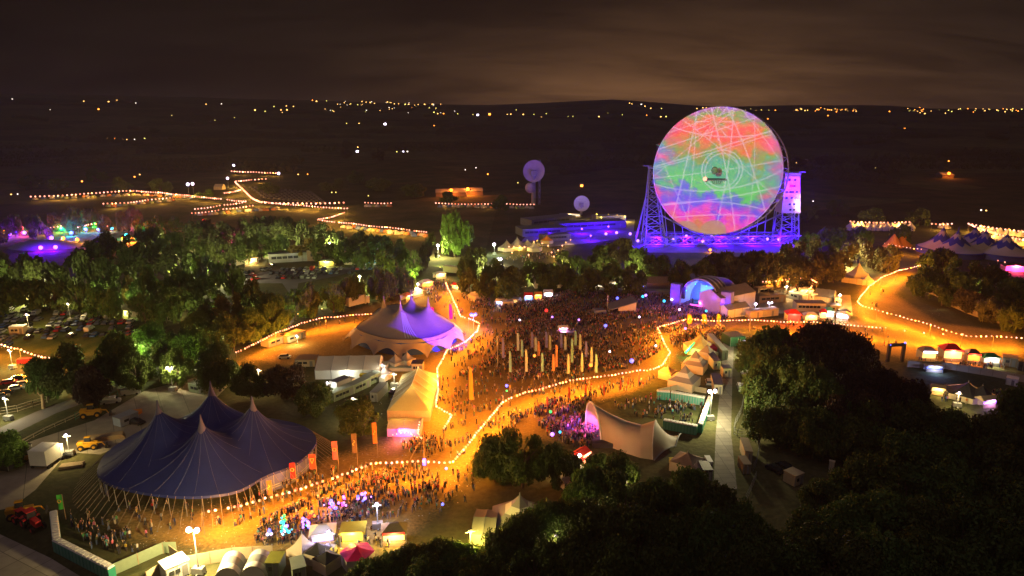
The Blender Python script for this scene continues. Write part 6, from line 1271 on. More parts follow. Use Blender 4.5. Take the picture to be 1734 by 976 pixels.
# ------------------------------------------------------------------ stalls at the bottom edge
stall((577, 928), (617, 926), 3.5, 4.2, 'yellow framed food stall with bright glowing hatch', mat('yellow_board', (.6, .5, .05), .7, .1), M_gyel, 1600, (1, .7, .1), flat=True, sign=M_gyel)
stall((647, 928), (688, 925), 3.5, 4.0, 'red trimmed food stall with lit bottles above the counter', M_brown, M_gwarm, 1500, (1, .6, .2), sign=M_red)
stall((526, 930), (568, 925), 3.5, 3.8, 'white stall outlined with small violet bulbs', M_white, glow('dim_violet_hatch', (.55, .45, .9), .8), 250, (.6, .5, 1))
for k in range(11):
    p = P(526 + 4.1 * k, 904 - .45 * k, 4.0)
o = C.objects[-1]
star_tent(606, 953, 6.2, 'crimson gazebo tent with open sides beside the yellow stall', ((0, 1, mat('crimson_canvas', (.55, .0, .09), .7, .1)),), 3.4, 2.2, .1, 6)
star_tent(540, 950, 5.0, 'black peaked gazebo in front of the violet outlined stall', ((0, 1, M_black),), 3.8, 2.2, .4, 4); star_tent(554, 962, 5.0, 'second black gazebo overlapping the first one', ((0, 1, M_black),), 3.4, 2.2, .2, 4)
star_tent(514, 938, 6, 'cream triangular sail tent left of the violet outlined stall', ((0, 1, M_cream),), 4.2, 1.2, .2, 4)
def arch_tent(A, B, depth, h, label):
    c, rz, L = between(A, B); t = thing('arched_tent', label, 'tent', c, rz); r = L / 2; 
    for k, (y0, y1, m_) in enumerate(((0, depth * .3, M_white), (depth * .3, depth * .7, M_tgrey), (depth * .7, depth, M_white))): MB().grid([[(-r * math.cos(math.pi * i / 14), y, h * math.sin(math.pi * i / 14)) for i in range(15)] for y in (y0, y1)]).build('canopy_panel', m_, t, smooth=True)
    MB().add([(-r * math.cos(math.pi * i / 14), .05, h * math.sin(math.pi * i / 14)) for i in range(15)], [tuple(range(15))]).build('end_wall', M_white, t); MB().path([(-r * math.cos(math.pi * i / 14), 0, h * math.sin(math.pi * i / 14)) for i in range(15)], .06, 4).build('hoop', M_steel, t); MB().add([(-r * math.cos(math.pi * i / 14), depth, h * math.sin(math.pi * i / 14)) for i in range(15)], [tuple(range(15))]).build('end_wall', M_white, t)
arch_tent((362, 990), (408, 986), 5, 3.0, 'cream arched tent with a grey panel, left of its twin'); arch_tent((406, 986), (452, 984), 5, 3.0, 'cream arched tent with a grey panel, right of its twin')
cabin((451, 978), (475, 978), 3.2, 2.8, 'small olive roofed shed next to the arched tents', M_olive, mat('moss_roof', (.22, .24, .04), .8, .2), win=1)
cabin((283, 990), (323, 972), 3.2, 2.8, 'white roofed caravan below the wooden screen', M_white, M_white, name='caravan', cat='caravan', win=2)
cabin((497, 990), (520, 984), 3.5, 2.8, 'sage curved roof trailer in front of the sail tent', M_olive, M_sage, name='trailer', cat='trailer', win=2)
# wooden screens
def screen(px, h, label, m=M_tanbox, name='screen_wall', th=.12, posts=3.0, cat='fence'):
    w = [P(u, v) for u, v in px]; o = w[0]; t = thing(name, label, cat, (o.x, o.y, 0)); 
    for a, b in zip(w, w[1:]):
        d = b - a; L = d.length; rz = math.atan2(d.y, d.x); n = max(1, int(L / posts)); mid = (a + b) / 2 - o; q = MB(); q.box(mid.x, mid.y, .05, L, th, h, rz); q.build('panel', m, t)
        for k in range(min(n, 30)): p = a.lerp(b, k / n) - o; MB().box(p.x, p.y, 0, .14, th + .12, h + .1, rz).build('post', M_wood, t)
    return t
screen([(190, 976), (277, 937), (300, 936)], 2.2, 'olive wooden screen running from the toilet row to the tall flood lamp', M_olive)
screen([(318, 962), (395, 948), (463, 944)], 2.4, 'tan wooden screen behind the arched tents'); screen([(250, 990), (304, 955), (288, 943)], 2.4, 'corner of tan screen round the white caravan')
screen([(498, 938), (524, 938)], 2.6, 'short tan screen beside the sail tent')
screen([(1546, 484), (1560, 492), (1585, 502), (1600, 515), (1640, 532), (1680, 547), (1734, 553)], 2.2, 'long grey festival fence round the copse', mat('mesh_fence', (.26, .22, .15), .8, .2), 'festival_fence')
screen([(0, 507), (36, 507), (90, 518), (140, 523), (200, 534), (300, 546)], 2.2, 'grey festival fence between car field and belt of trees', mat('mesh_fence', (.26, .22, .15)), 'festival_fence', posts=4)
screen([(1536, 622), (1600, 625), (1680, 638), (1716, 645), (1734, 648)], 2.2, 'tan screen between the stalls and the stretch tent garden')
screen([(1114, 668), (1155, 659), (1196, 667)], 1.6, 'low orange lit screen behind the toilet enclosure', M_tanbox)
screen([(1425, 478), (1450, 482), (1468, 484)], 2.6, 'tan screen before the double peaked pagoda')
def railing(px, label, m=M_steel, h=1.9):
    w = [P(u, v) for u, v in px]; o = w[0]; t = thing('railing', label, 'fence', (o.x, o.y, 0))
    for z in (.3, 1.1, h): MB().path([(p.x - o.x, p.y - o.y, z) for p in w], .04, 4).build('rail', m, t)
    for a, b in zip(w, w[1:]):
        n = max(1, int((b - a).length / 2.6))
        for k in range(n + 1): p = a.lerp(b, k / n) - o; MB().tube((p.x, p.y, 0), (p.x, p.y, h), .05, .05, 4).build('post', m, t)
railing([(1262, 662), (1255, 700), (1245, 720), (1242, 735), (1248, 740), (1266, 738)], 'steel fence curving from the vans beside the trackway'); railing([(1278, 745), (1286, 760), (1280, 790), (1275, 800)], 'steel fence panels at the lower car park'); railing([(1280, 812), (1268, 840), (1262, 852)], 'short bent fence end near the thicket')
railing([(128, 712), (175, 686), (200, 672)], 'green mesh panels beside the yellow telehandler', M_greencab, 2.0); railing([(20, 762), (75, 732), (128, 708), (160, 690)], 'low rope fence along the yard verge', M_cream, .9)
railing([(0, 703), (30, 698), (55, 690), (80, 682)], 'post and wire fence by the parked cars', M_cream, 1.9)
railing([(180, 618), (248, 634), (330, 628)], 'rail fence behind the frame tent', M_steel, 1.3)
p = P(74, 692); t = thing('dead_tree', 'pale dead tree stump standing by the post and wire fence', 'tree', (p.x, p.y, 0)); MB().tube((0, 0, 0), (0.2, 0, 4.2), .55, .35, 7).tube((.2, 0, 3.2), (-1, 0, 4.6), .2, .1, 5).build('trunk', M_wood, t)
# ------------------------------------------------------------------ flags
def feather(u, vt, vb, col, label, group=None, wpx=4.4, ring=False, lean=.0):
    foot = P(u, vb); d = foot.y; hgt = (vb - vt) / FPX * math.hypot(d, H_CAM) / math.cos(math.atan2(H_CAM, d)) * .98; hgt = min(hgt, 12); w = wpx / FPX * d * 1.05
    t = thing('feather_flag', label, 'flag', (foot.x, foot.y, 0), random.uniform(-.25, .25), group)
    MB().tube((0, 0, 0), (0, 0, hgt), .06, .035, 5).build('pole', M_wood, t); b = MB(); rows = []
    ph = random.uniform(0, 6)
    for k in range(13):
        z = hgt * (.22 + .78 * k / 12); ww = w * (1 - .35 * (k / 12) ** 4); rows.append([(ww * j / 4 + lean * k / 12, .10 * w * math.sin(k * .9 + j * 1.1 + ph), z - (.10 * w * j / 4)) for j in range(5)])
    b.grid(rows); o = b.build('flag_cloth', col, t, smooth=True); return t, hgt, w
Fc = [mat('teal_cloth', (.25, .52, .50), .8, .2, .6), mat('violet_blue_cloth', (.22, .22, .60), .8, .45, .6), mat('aqua_gold_cloth', (.48, .58, .48), .8, .6, .5), mat('orange_teal_cloth', (.62, .30, .16), .8, .5, .5), mat('sky_cloth', (.42, .55, .66), .8, .3, .6)]
cn = ['teal', 'violet blue', 'aqua and gold', 'orange', 'sky blue']
for u, a, b_, c in [(850, 572, 616, 1), (862, 595, 640, 0), (875, 564, 602, 4), (882, 575, 612, 0), (889, 592, 640, 2), (899, 562, 596, 1), (905, 570, 602, 4), (910, 578, 610, 3), (916, 598, 638, 0), (923, 562, 596, 1), (929, 568, 600, 2), (940, 584, 632, 3), (948, 565, 596, 1), (955, 570, 600, 4), (960, 600, 642, 2), (966, 574, 625, 0), (972, 560, 592, 0), (980, 566, 600, 2), (983, 598, 638, 2), (990, 578, 612, 1), (999, 588, 630, 2), (1007, 600, 640, 0), (935, 600, 636, 3)]:
    feather(u, a, b_, Fc[c], f'{cn[c]} feather flag in the flag cluster before the walkway', f'{cn[c]} feather flags in the flag cluster')
M_rf = mat('scarlet_cloth', (.60, .06, .03), .8, .2)
for u, a, b_ in [(962, 656, 680), (990, 651, 674), (1021, 652, 674), (1049, 643, 666), (1080, 635, 652), (925, 672, 694), (1062, 640, 655)]: feather(u, a, b_, M_rf, 'small red feather flag along the far side of the walkway', 'red feather flags along the walkway', 3)
feather(795, 619, 692, M_orange, 'tallest orange feather flag alone in the middle of the walkway', None, 7)
for u, a, b_, w_ in [(1163, 532, 553, 8), (1188, 532, 553, 8), (1213, 531, 553, 7)]: feather(u, a, b_, mat('amber_cloth', (.85, .42, .03), .8, .1), 'broad amber banner in front of the main stage', 'amber banners before the main stage', w_)
for u, a, b_, lb in [(730, 520, 545, 'magenta banner beside the violet side of the beige tent'), (761, 515, 548, 'tall magenta banner in the walkway mouth')]: feather(u, a, b_, mat('magenta_cloth', (.65, .02, .2), .8, .1), lb, None, 6)
def banner(u, vt, vb, w, m, label, mark):
    foot = P(u, vb); d = foot.y; hgt = min(9, (vb - vt) / FPX * (d * d + H_CAM ** 2) / d * .95); w = w / FPX * math.hypot(d, 78)
    t = thing('banner_flag', label, 'flag', (foot.x, foot.y, 0)); MB().tube((0, 0, 0), (0, 0, hgt), .08, .05, 5).build('pole', M_wood, t); z1, z0 = hgt * .98, hgt * .40
    b = MB(); b.grid([[(-w * j / 4, .12 * math.sin(j * 1.5 + k), z0 + (z1 - z0) * k / 6) for j in range(5)] for k in range(7)]); o = b.build('flag_cloth', m, t, smooth=True)
    cx, cz, r = -w / 2, (z0 + z1) / 2 + w * .3, w * .3; mm = mat('gold_mark', (.85, .55, .12), .8, .05); q = MB(); y = -.3
    if mark == 'ring': q.path([(cx + r * math.cos(a), y, cz + r * math.sin(a)) for a in [k * math.pi / 8 for k in range(17)]], .09, 4)
    elif mark == 'tri': q.path([(cx - r, y, cz + r), (cx + r, y, cz + r), (cx, y, cz - r * 1.6), (cx - r, y, cz + r)], .09, 4)
    else: q.path([(cx + r * math.sin(k * .9) * .8, y, cz + r * 1.6 - k * r * .5) for k in range(8)], .08, 4)
    q.build('emblem', mm, t)
banner(503, 785, 828, 9, M_red, 'red banner with gold ring on the wall side of the blue big top', 'ring'); banner(537, 770, 812, 11, mat('scarlet_banner', (.6, .08, .04), .8, .1), 'orange red banner with triangle outline', 'tri'); banner(463, 815, 855, 8, mat('bronze_banner', (.30, .14, .05), .8, .1), 'dark bronze banner with gold scroll', 'scroll'); banner(574, 748, 800, 9, mat('pink_banner', (.55, .14, .14), .8, .3), 'pinkish banner with red ring right of the triangle banner', 'ring'); banner(606, 735, 790, 8, mat('dark_banner', (.16, .10, .06), .8, .1), 'dark banner with curling gold mark', 'scroll'); banner(640, 715, 775, 7, mat('amber_red_banner', (.7, .2, .05), .8, .2), 'tallest amber red banner left of the festoon swag', 'scroll')
t = None
banner(112, 840, 880, 9, mat('lime_banner', (.10, .60, .08), .7, .1), 'lime green banner leaning over the toilet queue', 'ring')
# neon arrow, truss mast, gate posts
p = P(1163, 604); t = thing('neon_sign', 'slanting green neon sign pole beside the amber pointed tent', 'sign', (p.x, p.y, 0)); MB().tube((0, 0, 0), (0, 0, 1.2), .1, .1, 5).build('pole', M_dark, t); MB().tube((-.6, 0, 1.2), (2.3, 0, 5.0), .45, .25, 6).build('neon_tube', M_ggreen, t); lamp(t, (0, -1.2, 3), 900, (.1, 1, .3), .4)
p = P(719, 790); t = thing('wooden_frame', 'timber pole frame with guy lines over the lower walkway', 'frame', (p.x, p.y, 0)); MB().tube((0, 0, 0), (0, 0, 9), .14, .1, 6).build('pole', M_wood, t); MB().tube((-4, 1, 0), (-1.2, 1, 5.5), .1, .08, 5).build('pole', M_wood, t)
for z in (2, 3.5, 5): MB().tube((-2.5, .5, z), (2.5, 2.5, z - .3), .04, .04, 3).build('crossbar', M_wood, t)
MB().box(0, -.2, 0.4, .7, .3, 1.6).build('blue_beacon', M_gblue, t)
# right edge stalls
def truss_arch(u, v, w, h, label):
    p = P(u, v); t = thing('truss_arch', label, 'arch', (p.x, p.y, 0), .1)
    for sx in (-1, 1): MB().box(sx * w / 2, 0, 0, .9, .9, h).build('leg', M_dark, t)
    MB().box(0, 0, h, w + .9, .9, .9).build('beam', M_dark, t); MB().ball((w / 2, -.3, h + 1.1), .35, 6, 4).build('lamp', M_gblue, t); MB().ball((-w / 2, -.3, h + .6), .3, 6, 4).build('lamp', M_gblue, t)
truss_arch(1515, 612, 5, 5.2, 'black truss entrance arch with blue corner lamps'); 
stall((1560, 612), (1586, 613), 4, 4.6, 'food stall with a white outlined sign frame on its roof', M_brown, M_gwarm, 500, (1, .5, .15), sign=M_lampw)
stall((1596, 612), (1630, 614), 5, 5.4, 'red and cream pointed stall with blue white bulbs', M_red, M_gwarm, 1500, (1, .4, .2), sign=M_gred)
stall((1637, 616), (1660, 618), 4, 4.6, 'dark round grill stall with red lit sign', M_dark, M_gora, 600, (1, .3, .1), sign=M_gred); stall((1664, 620), (1694, 622), 4, 4.0, 'green topped stall with white glittering counter', mat('green_dome', (.02, .3, .08), .7, .1), glow('pale_hatch', (.8, .75, .6), .7), 350, (.8, 1, .9))
cabin((1696, 620), (1722, 624), 4, 3, 'brown roofed unit at the far end of the right hand stall row', M_brown, M_tanbox, win=1); stall((1568, 630), (1596, 632), 2.5, 2.6, 'blue lit bar counter behind the tan screen', M_tanbox, M_gblue, 900, (.3, .4, 1), flat=True)
cabin((1722, 628), (1740, 631), 4, 3, 'dark trailer at the very edge of the right hand stall row', M_dark, M_dark, name='trailer', cat='trailer', win=1)
for i, q in enumerate([(1636, 672, 12, .2), (1660, 678, 9, .5)]): star_tent(q[0], q[1], q[2], ['dark stretch tent in the garden beside the big wood', 'smaller dark stretch tent joined to the first'][i], ((0, 1, M_dark),), 4.4, 1.6, q[3], 6)
stall((1576, 668), (1600, 672), 3, 2.8, 'lamp edged bar left of the dark stretch tent', M_brown, M_gwarm, 700); stall((1665, 692), (1690, 690), 3, 3, 'violet lit stage corner right of the dark stretch tent', M_tanbox, M_gpur, 900, (.6, .3, 1)); stall((1700, 462), (1740, 464), 6, 5, 'red and violet lit stage at the right field edge', M_dark, M_gpink, 8000, (1, .06, .25))
cabin((1702, 652), (1722, 656), 3, 2.2, 'white freezer trailer on the tan screen', M_white, M_white, name='trailer', cat='trailer', win=0)
# green roofed stores and vans right of the food tents
cabin((1236, 588), (1262, 586), 6, 3.4, 'dark green store tent above the trackway top', mat('dark_green', (.02, .10, .05), .6, .2), mat('dark_green', (.02, .10, .05)), win=0); cabin((1224, 640), (1238, 640), 3, 3, 'white fronted cabin at the top of the trackway with one window', M_cream, M_dark, win=1)
cabin((1222, 610), (1232, 610), 18, 3.2, 'long pale green container roof at the trackway top', M_sage, M_sage, name='container', win=0); cabin((1208, 627), (1220, 627), 10, 3.0, 'grey roofed container beside the small pale pointed tent', M_cream, M_dark, name='container', win=1)
cabin((1208, 668), (1223, 669), 9, 3.0, 'grey roofed container with a white end, nearest the trackway', M_cream, M_dark, name='container', win=1); cabin((1196, 604), (1214, 604), 4, 2.8, 'red covered store behind the middle pointed tents', M_red, M_red, win=0)
cabin((1198, 801), (1206, 801), 3, 2.6, 'white box cabin top right of the brown hut tent', M_white, M_white, win=1); cabin((1190, 815), (1206, 815), 4, 2.6, 'dark cabin with violet roof edge by the trackway', M_dark, M_dark, win=1); cabin((1135, 789), (1142, 789), 1.5, 1.2, 'small yellow crate left of the brown hut tent', mat('crate_yellow', (.7, .6, .03), .6, .1), mat('crate_yellow', (.7, .6, .03)), name='crate', cat='crate', win=0, door=False)
cabin((1260, 785), (1273, 786), 7, 3, 'tan roofed trailer inside the fence of the lower car park', M_tanbox, M_brown, name='trailer', cat='trailer', win=0); cabin((1258, 804), (1271, 804), 4, 2.4, 'flat brown trailer just below the tan roofed one', M_brown, M_brown, name='trailer', cat='trailer', win=0)
cabin((1345, 826), (1360, 820), 3, 2.6, 'tan truck body in the lower car park', M_tanbox, M_tanbox, name='trailer', cat='trailer', win=1); cabin((1402, 802), (1411, 804), .6, 3, 'pale notice board at the edge of the unlit wood', M_cream, M_cream, name='notice_board', cat='board', win=0, door=False); cabin((1432, 775), (1446, 778), .6, 4, 'pale screen among the dark trees', M_cream, M_cream, name='notice_board', cat='board', win=0, door=False)
star_tent(974, 822, 7, 'round patchwork hut in the thicket gap', ((0, 1, M_cream),), 3.6, 2.0, .2, 8); stall((985, 790), (1000, 780), 3, 3.2, 'red lit stall left of the saddle tent', M_red, M_gred, 900, (1, .3, .2)); flood_mast(975, 832, 2.4, 200, (1, .2, .05), 'small round orange red lantern below the patchwork hut', 1, M_gred, .7, cart=False)
lb_ = ['pale grit heap', 'grey']
# institute buildings and craft camp above the crowd field
for A, B, dp, h, lb in [((900, 385), (975, 377), 14, 5, 'long low institute building with a row of white lit windows'), ((885, 402), (960, 398), 16, 5, 'dark flat institute building edged with violet'), ((940, 392), (1060, 386), 12, 5, 'violet washed institute block below the small round dish'), ((920, 410), (966, 407), 8, 4, 'violet edged canopy building above the craft camp'), ((1010, 376), (1060, 374), 10, 4, 'pale fronted institute annex by the telescope prop')]:
    cabin(A, B, dp, h, lb, mat('institute_wall', (.15, .15, .2), .7, .2), M_grey, name='institute_building', cat='building', win=8)
p = P(955, 372, 3)
stall((948, 369), (984, 369), 5, 4, 'row of white lit windows under the small round dish', M_grey, glow('pale_hatch', (.8, .75, .6), .7), 400, (1, .8, .5), name='pavilion', flat=True)
for q in [(930, 404, (.08, 0, 1), 7000), (985, 396, (.08, 0, 1), 9000), (1030, 392, (.08, 0, 1), 12000), (1000, 408, (.08, 0, 1), 6000)]:
    glow_lamp(q[0], q[1], M_gpur, q[2], q[3], f'violet lamp number among the institute roofs'.replace('number ', ''), .5, 3)
for i, (u, v, w, h, m_) in enumerate([(876, 422, 12, 7, M_taupe), (858, 424, 11, 6, M_brown), (893, 420, 9, 5, M_cream), (926, 412, 8, 5, M_orange), (905, 425, 9, 4.5, M_cream)]):
    star_tent(u, v, w, ['largest grey pointed tent of the craft camp', 'brown pointed tent at the gate side of the craft camp', 'cream tent beside the largest grey one in the craft camp', 'orange parasol tent at the far side of the craft camp', 'flat cream tent in the middle of the craft camp'][i], ((0, 1, m_),), h, 2, .3 * i, 6)
for i, (u, v, r_) in enumerate([(852, 430, 3), (862, 426, 1.5), (870, 426, 1.5), (880, 425, 2), (888, 426, 1.5), (904, 417, 2), (910, 415, 1.5), (918, 420, 1.5), (928, 424, 1.5), (958, 418, 2.2), (966, 414, 1.5), (867, 436, 1.5), (879, 432, 1.5), (945, 432, 2), (934, 436, 1.5), (943, 440, 1.5), (938, 443, 2), (895, 440, 1.5), (843, 448, 3), (952, 424, 2)]):
    p = P(u, v); t = thing('lantern', 'warm lantern on a post in the craft camp', 'lantern', (p.x, p.y, 0), 0, 'warm lanterns of the craft camp'); MB().tube((0, 0, 0), (0, 0, 2.4), .08, .06, 4).build('post', M_wood, t); MB().ball((0, 0, 2.8), .42, 8, 5).build('lamp_globe', M_bulb if i % 3 else M_gyel, t); lamp(t, (0, 0, 2.2), 700, (1, .55, .10), .4)
for i, (u, v) in enumerate([(1010, 372), (1030, 373), (1045, 374), (1058, 376), (1018, 378)]): p = P(u, v); t = thing('lantern', 'yellow path lantern on the bank behind the institute', 'lantern', (p.x, p.y, 0), 0, 'yellow path lanterns behind the institute'); MB().tube((0, 0, 0), (0, 0, 4), .1, .08, 4).build('post', M_dark, t); MB().ball((0, 0, 4.3), .5, 6, 4).build('lamp_globe', M_gyel, t); lamp(t, (0, -.5, 3.6), 4500, (1, .65, .08), .5)
p = P(1202, 428); t = thing('bonfire_lantern', 'small orange lantern glowing below the telescope foot', 'lantern', (p.x, p.y, 0)); MB().tube((0, 0, 0), (0, 0, 1), .1, .1, 4).build('post', M_dark, t); MB().ball((0, 0, 1.6), .8, 8, 5).build('lamp_globe', M_gora, t); lamp(t, (0, -1, 1.4), 900, (1, .3, .03), .5)
# ------------------------------------------------------------------ cars
def car_proto(kind):
    t = thing('parked_car', 'x', 'car'); b = MB()
    L, hh = (4.2, 1.45) if kind < 2 else (5.0, 2.0)
    pr = [(-.5, .30), (-.5, .78), (-.44, .92), (.24, .92), (.47, .72), (.5, .5), (.5, .30)] if kind < 2 else [(-.5, .3), (-.5, 1.8), (.22, 1.85), (.36, 1.1), (.5, .85), (.5, .3)]
    n = len(pr); vs = []
    for y, s in ((-.86, .985), (-.9, 1.0), (.9, 1.0), (.86, .985)): vs += [(x * L * s, y, z) for x, z in pr]
    fs = [(k * n + i, k * n + (i + 1) % n, (k + 1) * n + (i + 1) % n, (k + 1) * n + i) for k in range(3) for i in range(n)] + [tuple(range(n)), tuple(range(3 * n, 4 * n))[::-1]]
    b.add(vs, fs); b.build('body', CARM[0], t)
    if kind < 2:
        g = MB(); a0, a1 = (-.46, .22) if kind == 0 else (-.38, .20); g.add([(a0 * L, -.82, .92), (a1 * L + .55, -.82, .92), (a1 * L + .55, .82, .92), (a0 * L, .82, .92), (a0 * L + .35, -.62, 1.40), (a1 * L - .1, -.62, 1.40), (a1 * L - .1, .62, 1.40), (a0 * L + .35, .62, 1.40)], [(0, 1, 5, 4), (1, 2, 6, 5), (2, 3, 7, 6), (3, 0, 4, 7), (4, 5, 6, 7)]); g.build('window', M_glass, t)
        r = MB(); r.box((a0 + a1) / 2 * L + .12, 0, 1.40, (a1 - a0) * L - .5, 1.22, .05); r.build('roof', CARM[0], t)
    else: g = MB(); g.box(.30 * L, 0, 1.12, .5, 1.6, .5, top=.7); g.build('window', M_glass, t)
    for x in (-.31, .31):
        for y in (-.84, .84): q = MB(); q.tube((x * L, y - .1, .32), (x * L, y + .1, .32), .32, .32, 10); q.build('wheel', M_black, t)
    return t
CARM = [mat('car_silver', (.45, .46, .48), .3, .05, metal=.4), mat('car_black', (.02, .02, .025), .25, .05, spec=.6), mat('car_white', (.7, .7, .7), .3, .05), mat('car_red', (.45, .02, .02), .3, .05), mat('car_blue', (.04, .10, .30), .3, .05), mat('car_grey', (.16, .17, .18), .3, .05, metal=.3)]
CNM = ['silver', 'black', 'white', 'red', 'blue', 'grey']
CP = [car_proto(0), car_proto(1), car_proto(2)]; KN = ['hatchback', 'saloon', 'van']; cu = [False] * 3
def car(u, v, rz, kind, c, label=None, group=None, where='', pos=None):
    p = pos if pos is not None else P(u, v); lb = label or f'{CNM[c]} {KN[kind]} {where}'; g = group or (None if label else lb)
    if not cu[kind]:
        cu[kind] = True; t = CP[kind]; t.location = (p.x, p.y, 0); t.rotation_euler.z = rz; t['label'] = lb
        if g: t['group'] = g
        for ch in t.children:
            if ch.name.split('.')[0] in ('body', 'roof'): ch.material_slots[0].link = 'OBJECT'; ch.material_slots[0].material = CARM[c]
        return
    r = dup(CP[kind], (p.x, p.y, 0), rz, lb, g, None, {'body': CARM[c], 'roof': CARM[c]})
    if not g and 'group' in r: del r['group']
rc = random.Random(5)
def rows_in(poly, ang, rowgap, gap, fill, where, cap):
    w = [P(*q) for q in poly]; cx = sum(p.x for p in w) / len(w); cy = sum(p.y for p in w) / len(w); ca, sa = math.cos(ang), math.sin(ang); pl = [(p.x, p.y) for p in w]; n = 0; pts = []
    for i in range(-14, 15):
        for j in range(-60, 61):
            x = cx + ca * j * gap - sa * i * rowgap; y = cy + sa * j * gap + ca * i * rowgap
            if inpoly(x, y, pl) and rc.random() < fill: pts.append((x, y))
    rc.shuffle(pts)
    for x, y in pts[:cap]: car(0, 0, ang + math.pi / 2 + rc.choice((0, math.pi)) + rc.uniform(-.06, .06), rc.choice((0, 0, 1, 1, 2)), rc.choice((0, 1, 1, 5, 4, 1, 0, 5, 2, 5, 1, 3)), where=where, pos=Vector((x + rc.uniform(-.3, .3), y + rc.uniform(-.5, .5), 0)))
rows_in([(0, 528), (35, 516), (110, 524), (225, 545), (232, 570), (150, 580), (70, 572), (0, 590)], .12, 8, 2.8, .8, 'parked on the grass of the dim car field', 150)
rows_in([(440, 470), (480, 456), (620, 453), (640, 460), (560, 468), (500, 478)], .05, 9.5, 3.0, .75, 'parked on the tarmac of the centre car park', 75)
rows_in([(400, 470), (412, 474), (470, 452), (455, 448)], .9, 7, 3.4, .7, 'queued along the lit service road', 22)
rows_in([(1295, 770), (1340, 765), (1400, 775), (1395, 800), (1330, 808), (1300, 800)], .5, 7, 3.2, .6, 'in the dark lower car park by the unlit wood', 26)
for i, (u, v, k, c, lb) in enumerate([(16, 650, 0, 3, 'red hatchback parked at the head of the short left row'), (32, 643, 1, 1, 'black saloon just behind the red hatchback'), (40, 653, 0, 2, 'white hatchback in the short left row'), (28, 660, 1, 0, 'silver saloon nearer the fence than the white hatchback'), (10, 668, 0, 1, 'black hatchback at the near end of the short left row'), (2, 674, 1, 5, 'grey saloon at the very edge of the short left row'), (52, 646, 1, 1, 'black saloon beyond the white hatchback'), (64, 643, 0, 4, 'blue hatchback at the far end of the short left row'), (-8, 668, 0, 1, 'dark hatchback cut by the picture edge'), (46, 616, 2, 3, 'red van alone on the amber grass'), (188, 683, 2, 2, 'white support van on the verge behind the yard railing'), (222, 668, 2, 0, 'silver tipper van with white drum on the verge'), (232, 718, 1, 1, 'black saloon beside the silver blue trailer'), (482, 607, 1, 0, 'silver saloon parked on the tarpaulin bank by the festoon track'), (652, 645, 2, 2, 'white van parked between marquee and yellow tent'), (1256, 592, 2, 0, 'silver van beside the flood lamp at the trackway top'), (1272, 592, 2, 2, 'white van right of the silver one at the trackway top'), (1261, 625, 1, 0, 'silver saloon on the grass verge of the trackway'), (1262, 638, 2, 2, 'white pickup van below the silver saloon on the verge'), (1254, 660, 2, 0, 'pale plant van at the end of the verge'), (104, 776, 1, 1, 'black saloon behind the white box truck'), (433, 474, 0, 3, 'bright red hatchback on the lit service road'), (1200, 650, 0, 0, 'silver hatchback between the containers and pointed tents'), (668, 665, 1, 1, 'dark saloon in the yard left of the yellow tent'), (672, 676, 0, 4, 'blue hatchback in the yard left of the yellow tent')]):
    car(u, v, [.45, .45, .45, .5, .5, .5, .4, .4, .5, .1, .4, .4, -.3, .1, 1.4, 1.3, 1.3, 1.5, 1.5, 1.4, .4, .8, 1.4, 1.3, 1.3][i], k, c, lb)
p = P(26, 566); 
cabin((16, 568), (41, 567), 3, 3, 'pale brown motorhome in the dim car field', M_cream, M_white, name='motorhome', cat='motorhome', win=2)
# violet outline bulbs, glowing dance props
M_col = [M_gblue, M_gpur, M_gcyan, M_ggreen, M_gpink, M_gora, M_lampw, M_gred]
rb = random.Random(9)
def led(u, v, m, r, h, label, group):
    p = P(u, v); t = thing('glow_balloon', label, 'balloon', (p.x, p.y, 0), 0, group); MB().tube((0, 0, 1.0), (0, 0, h), .02, .02, 3).build('string', M_black, t); o = bpy.data.objects.new('balloon', bulb(r, m)); C.objects.link(o); o.parent = t; o.location = (0, 0, h + r)
nm = {M_gblue.name: 'blue', M_gpur.name: 'violet', M_gcyan.name: 'cyan', M_ggreen.name: 'green', M_gpink.name: 'pink', M_gora.name: 'orange', M_lampw.name: 'white', M_gred.name: 'red'}
for (cu_, cv, su, sv, n, cols, wh) in [(563, 864, 12, 5, 16, [0, 2, 1, 4], 'in the cluster beside the glowing lettering'), (582, 857, 6, 6, 8, [4, 1, 0], 'in the pink cluster of the dance crowd'), (520, 893, 8, 5, 12, [1, 3, 0, 1], 'in the violet and green cluster of the dance crowd'), (528, 880, 9, 5, 7, [5, 5, 7], 'in the orange cluster of the dance crowd'), (480, 895, 4, 14, 18, [2, 3, 2], 'on the left sparkling post'), (490, 905, 8, 10, 10, [2, 1, 6], 'around the sparkling posts'), (457, 910, 5, 5, 5, [6, 0], 'at the left end of the dance crowd'), (616, 850, 12, 4, 10, [1, 0, 1], 'in the glowing lettering of the dance crowd')]:
    for _ in range(n):
        k = rb.choice(cols); m = M_col[k]; led(cu_ + rb.gauss(0, su * .5), cv + 12 + rb.gauss(0, sv * .5), m, rb.uniform(.16, .34), rb.uniform(1.7, 3.2), f'{nm[m.name]} glowing balloon {wh}', f'{nm[m.name]} glowing balloons {wh}')
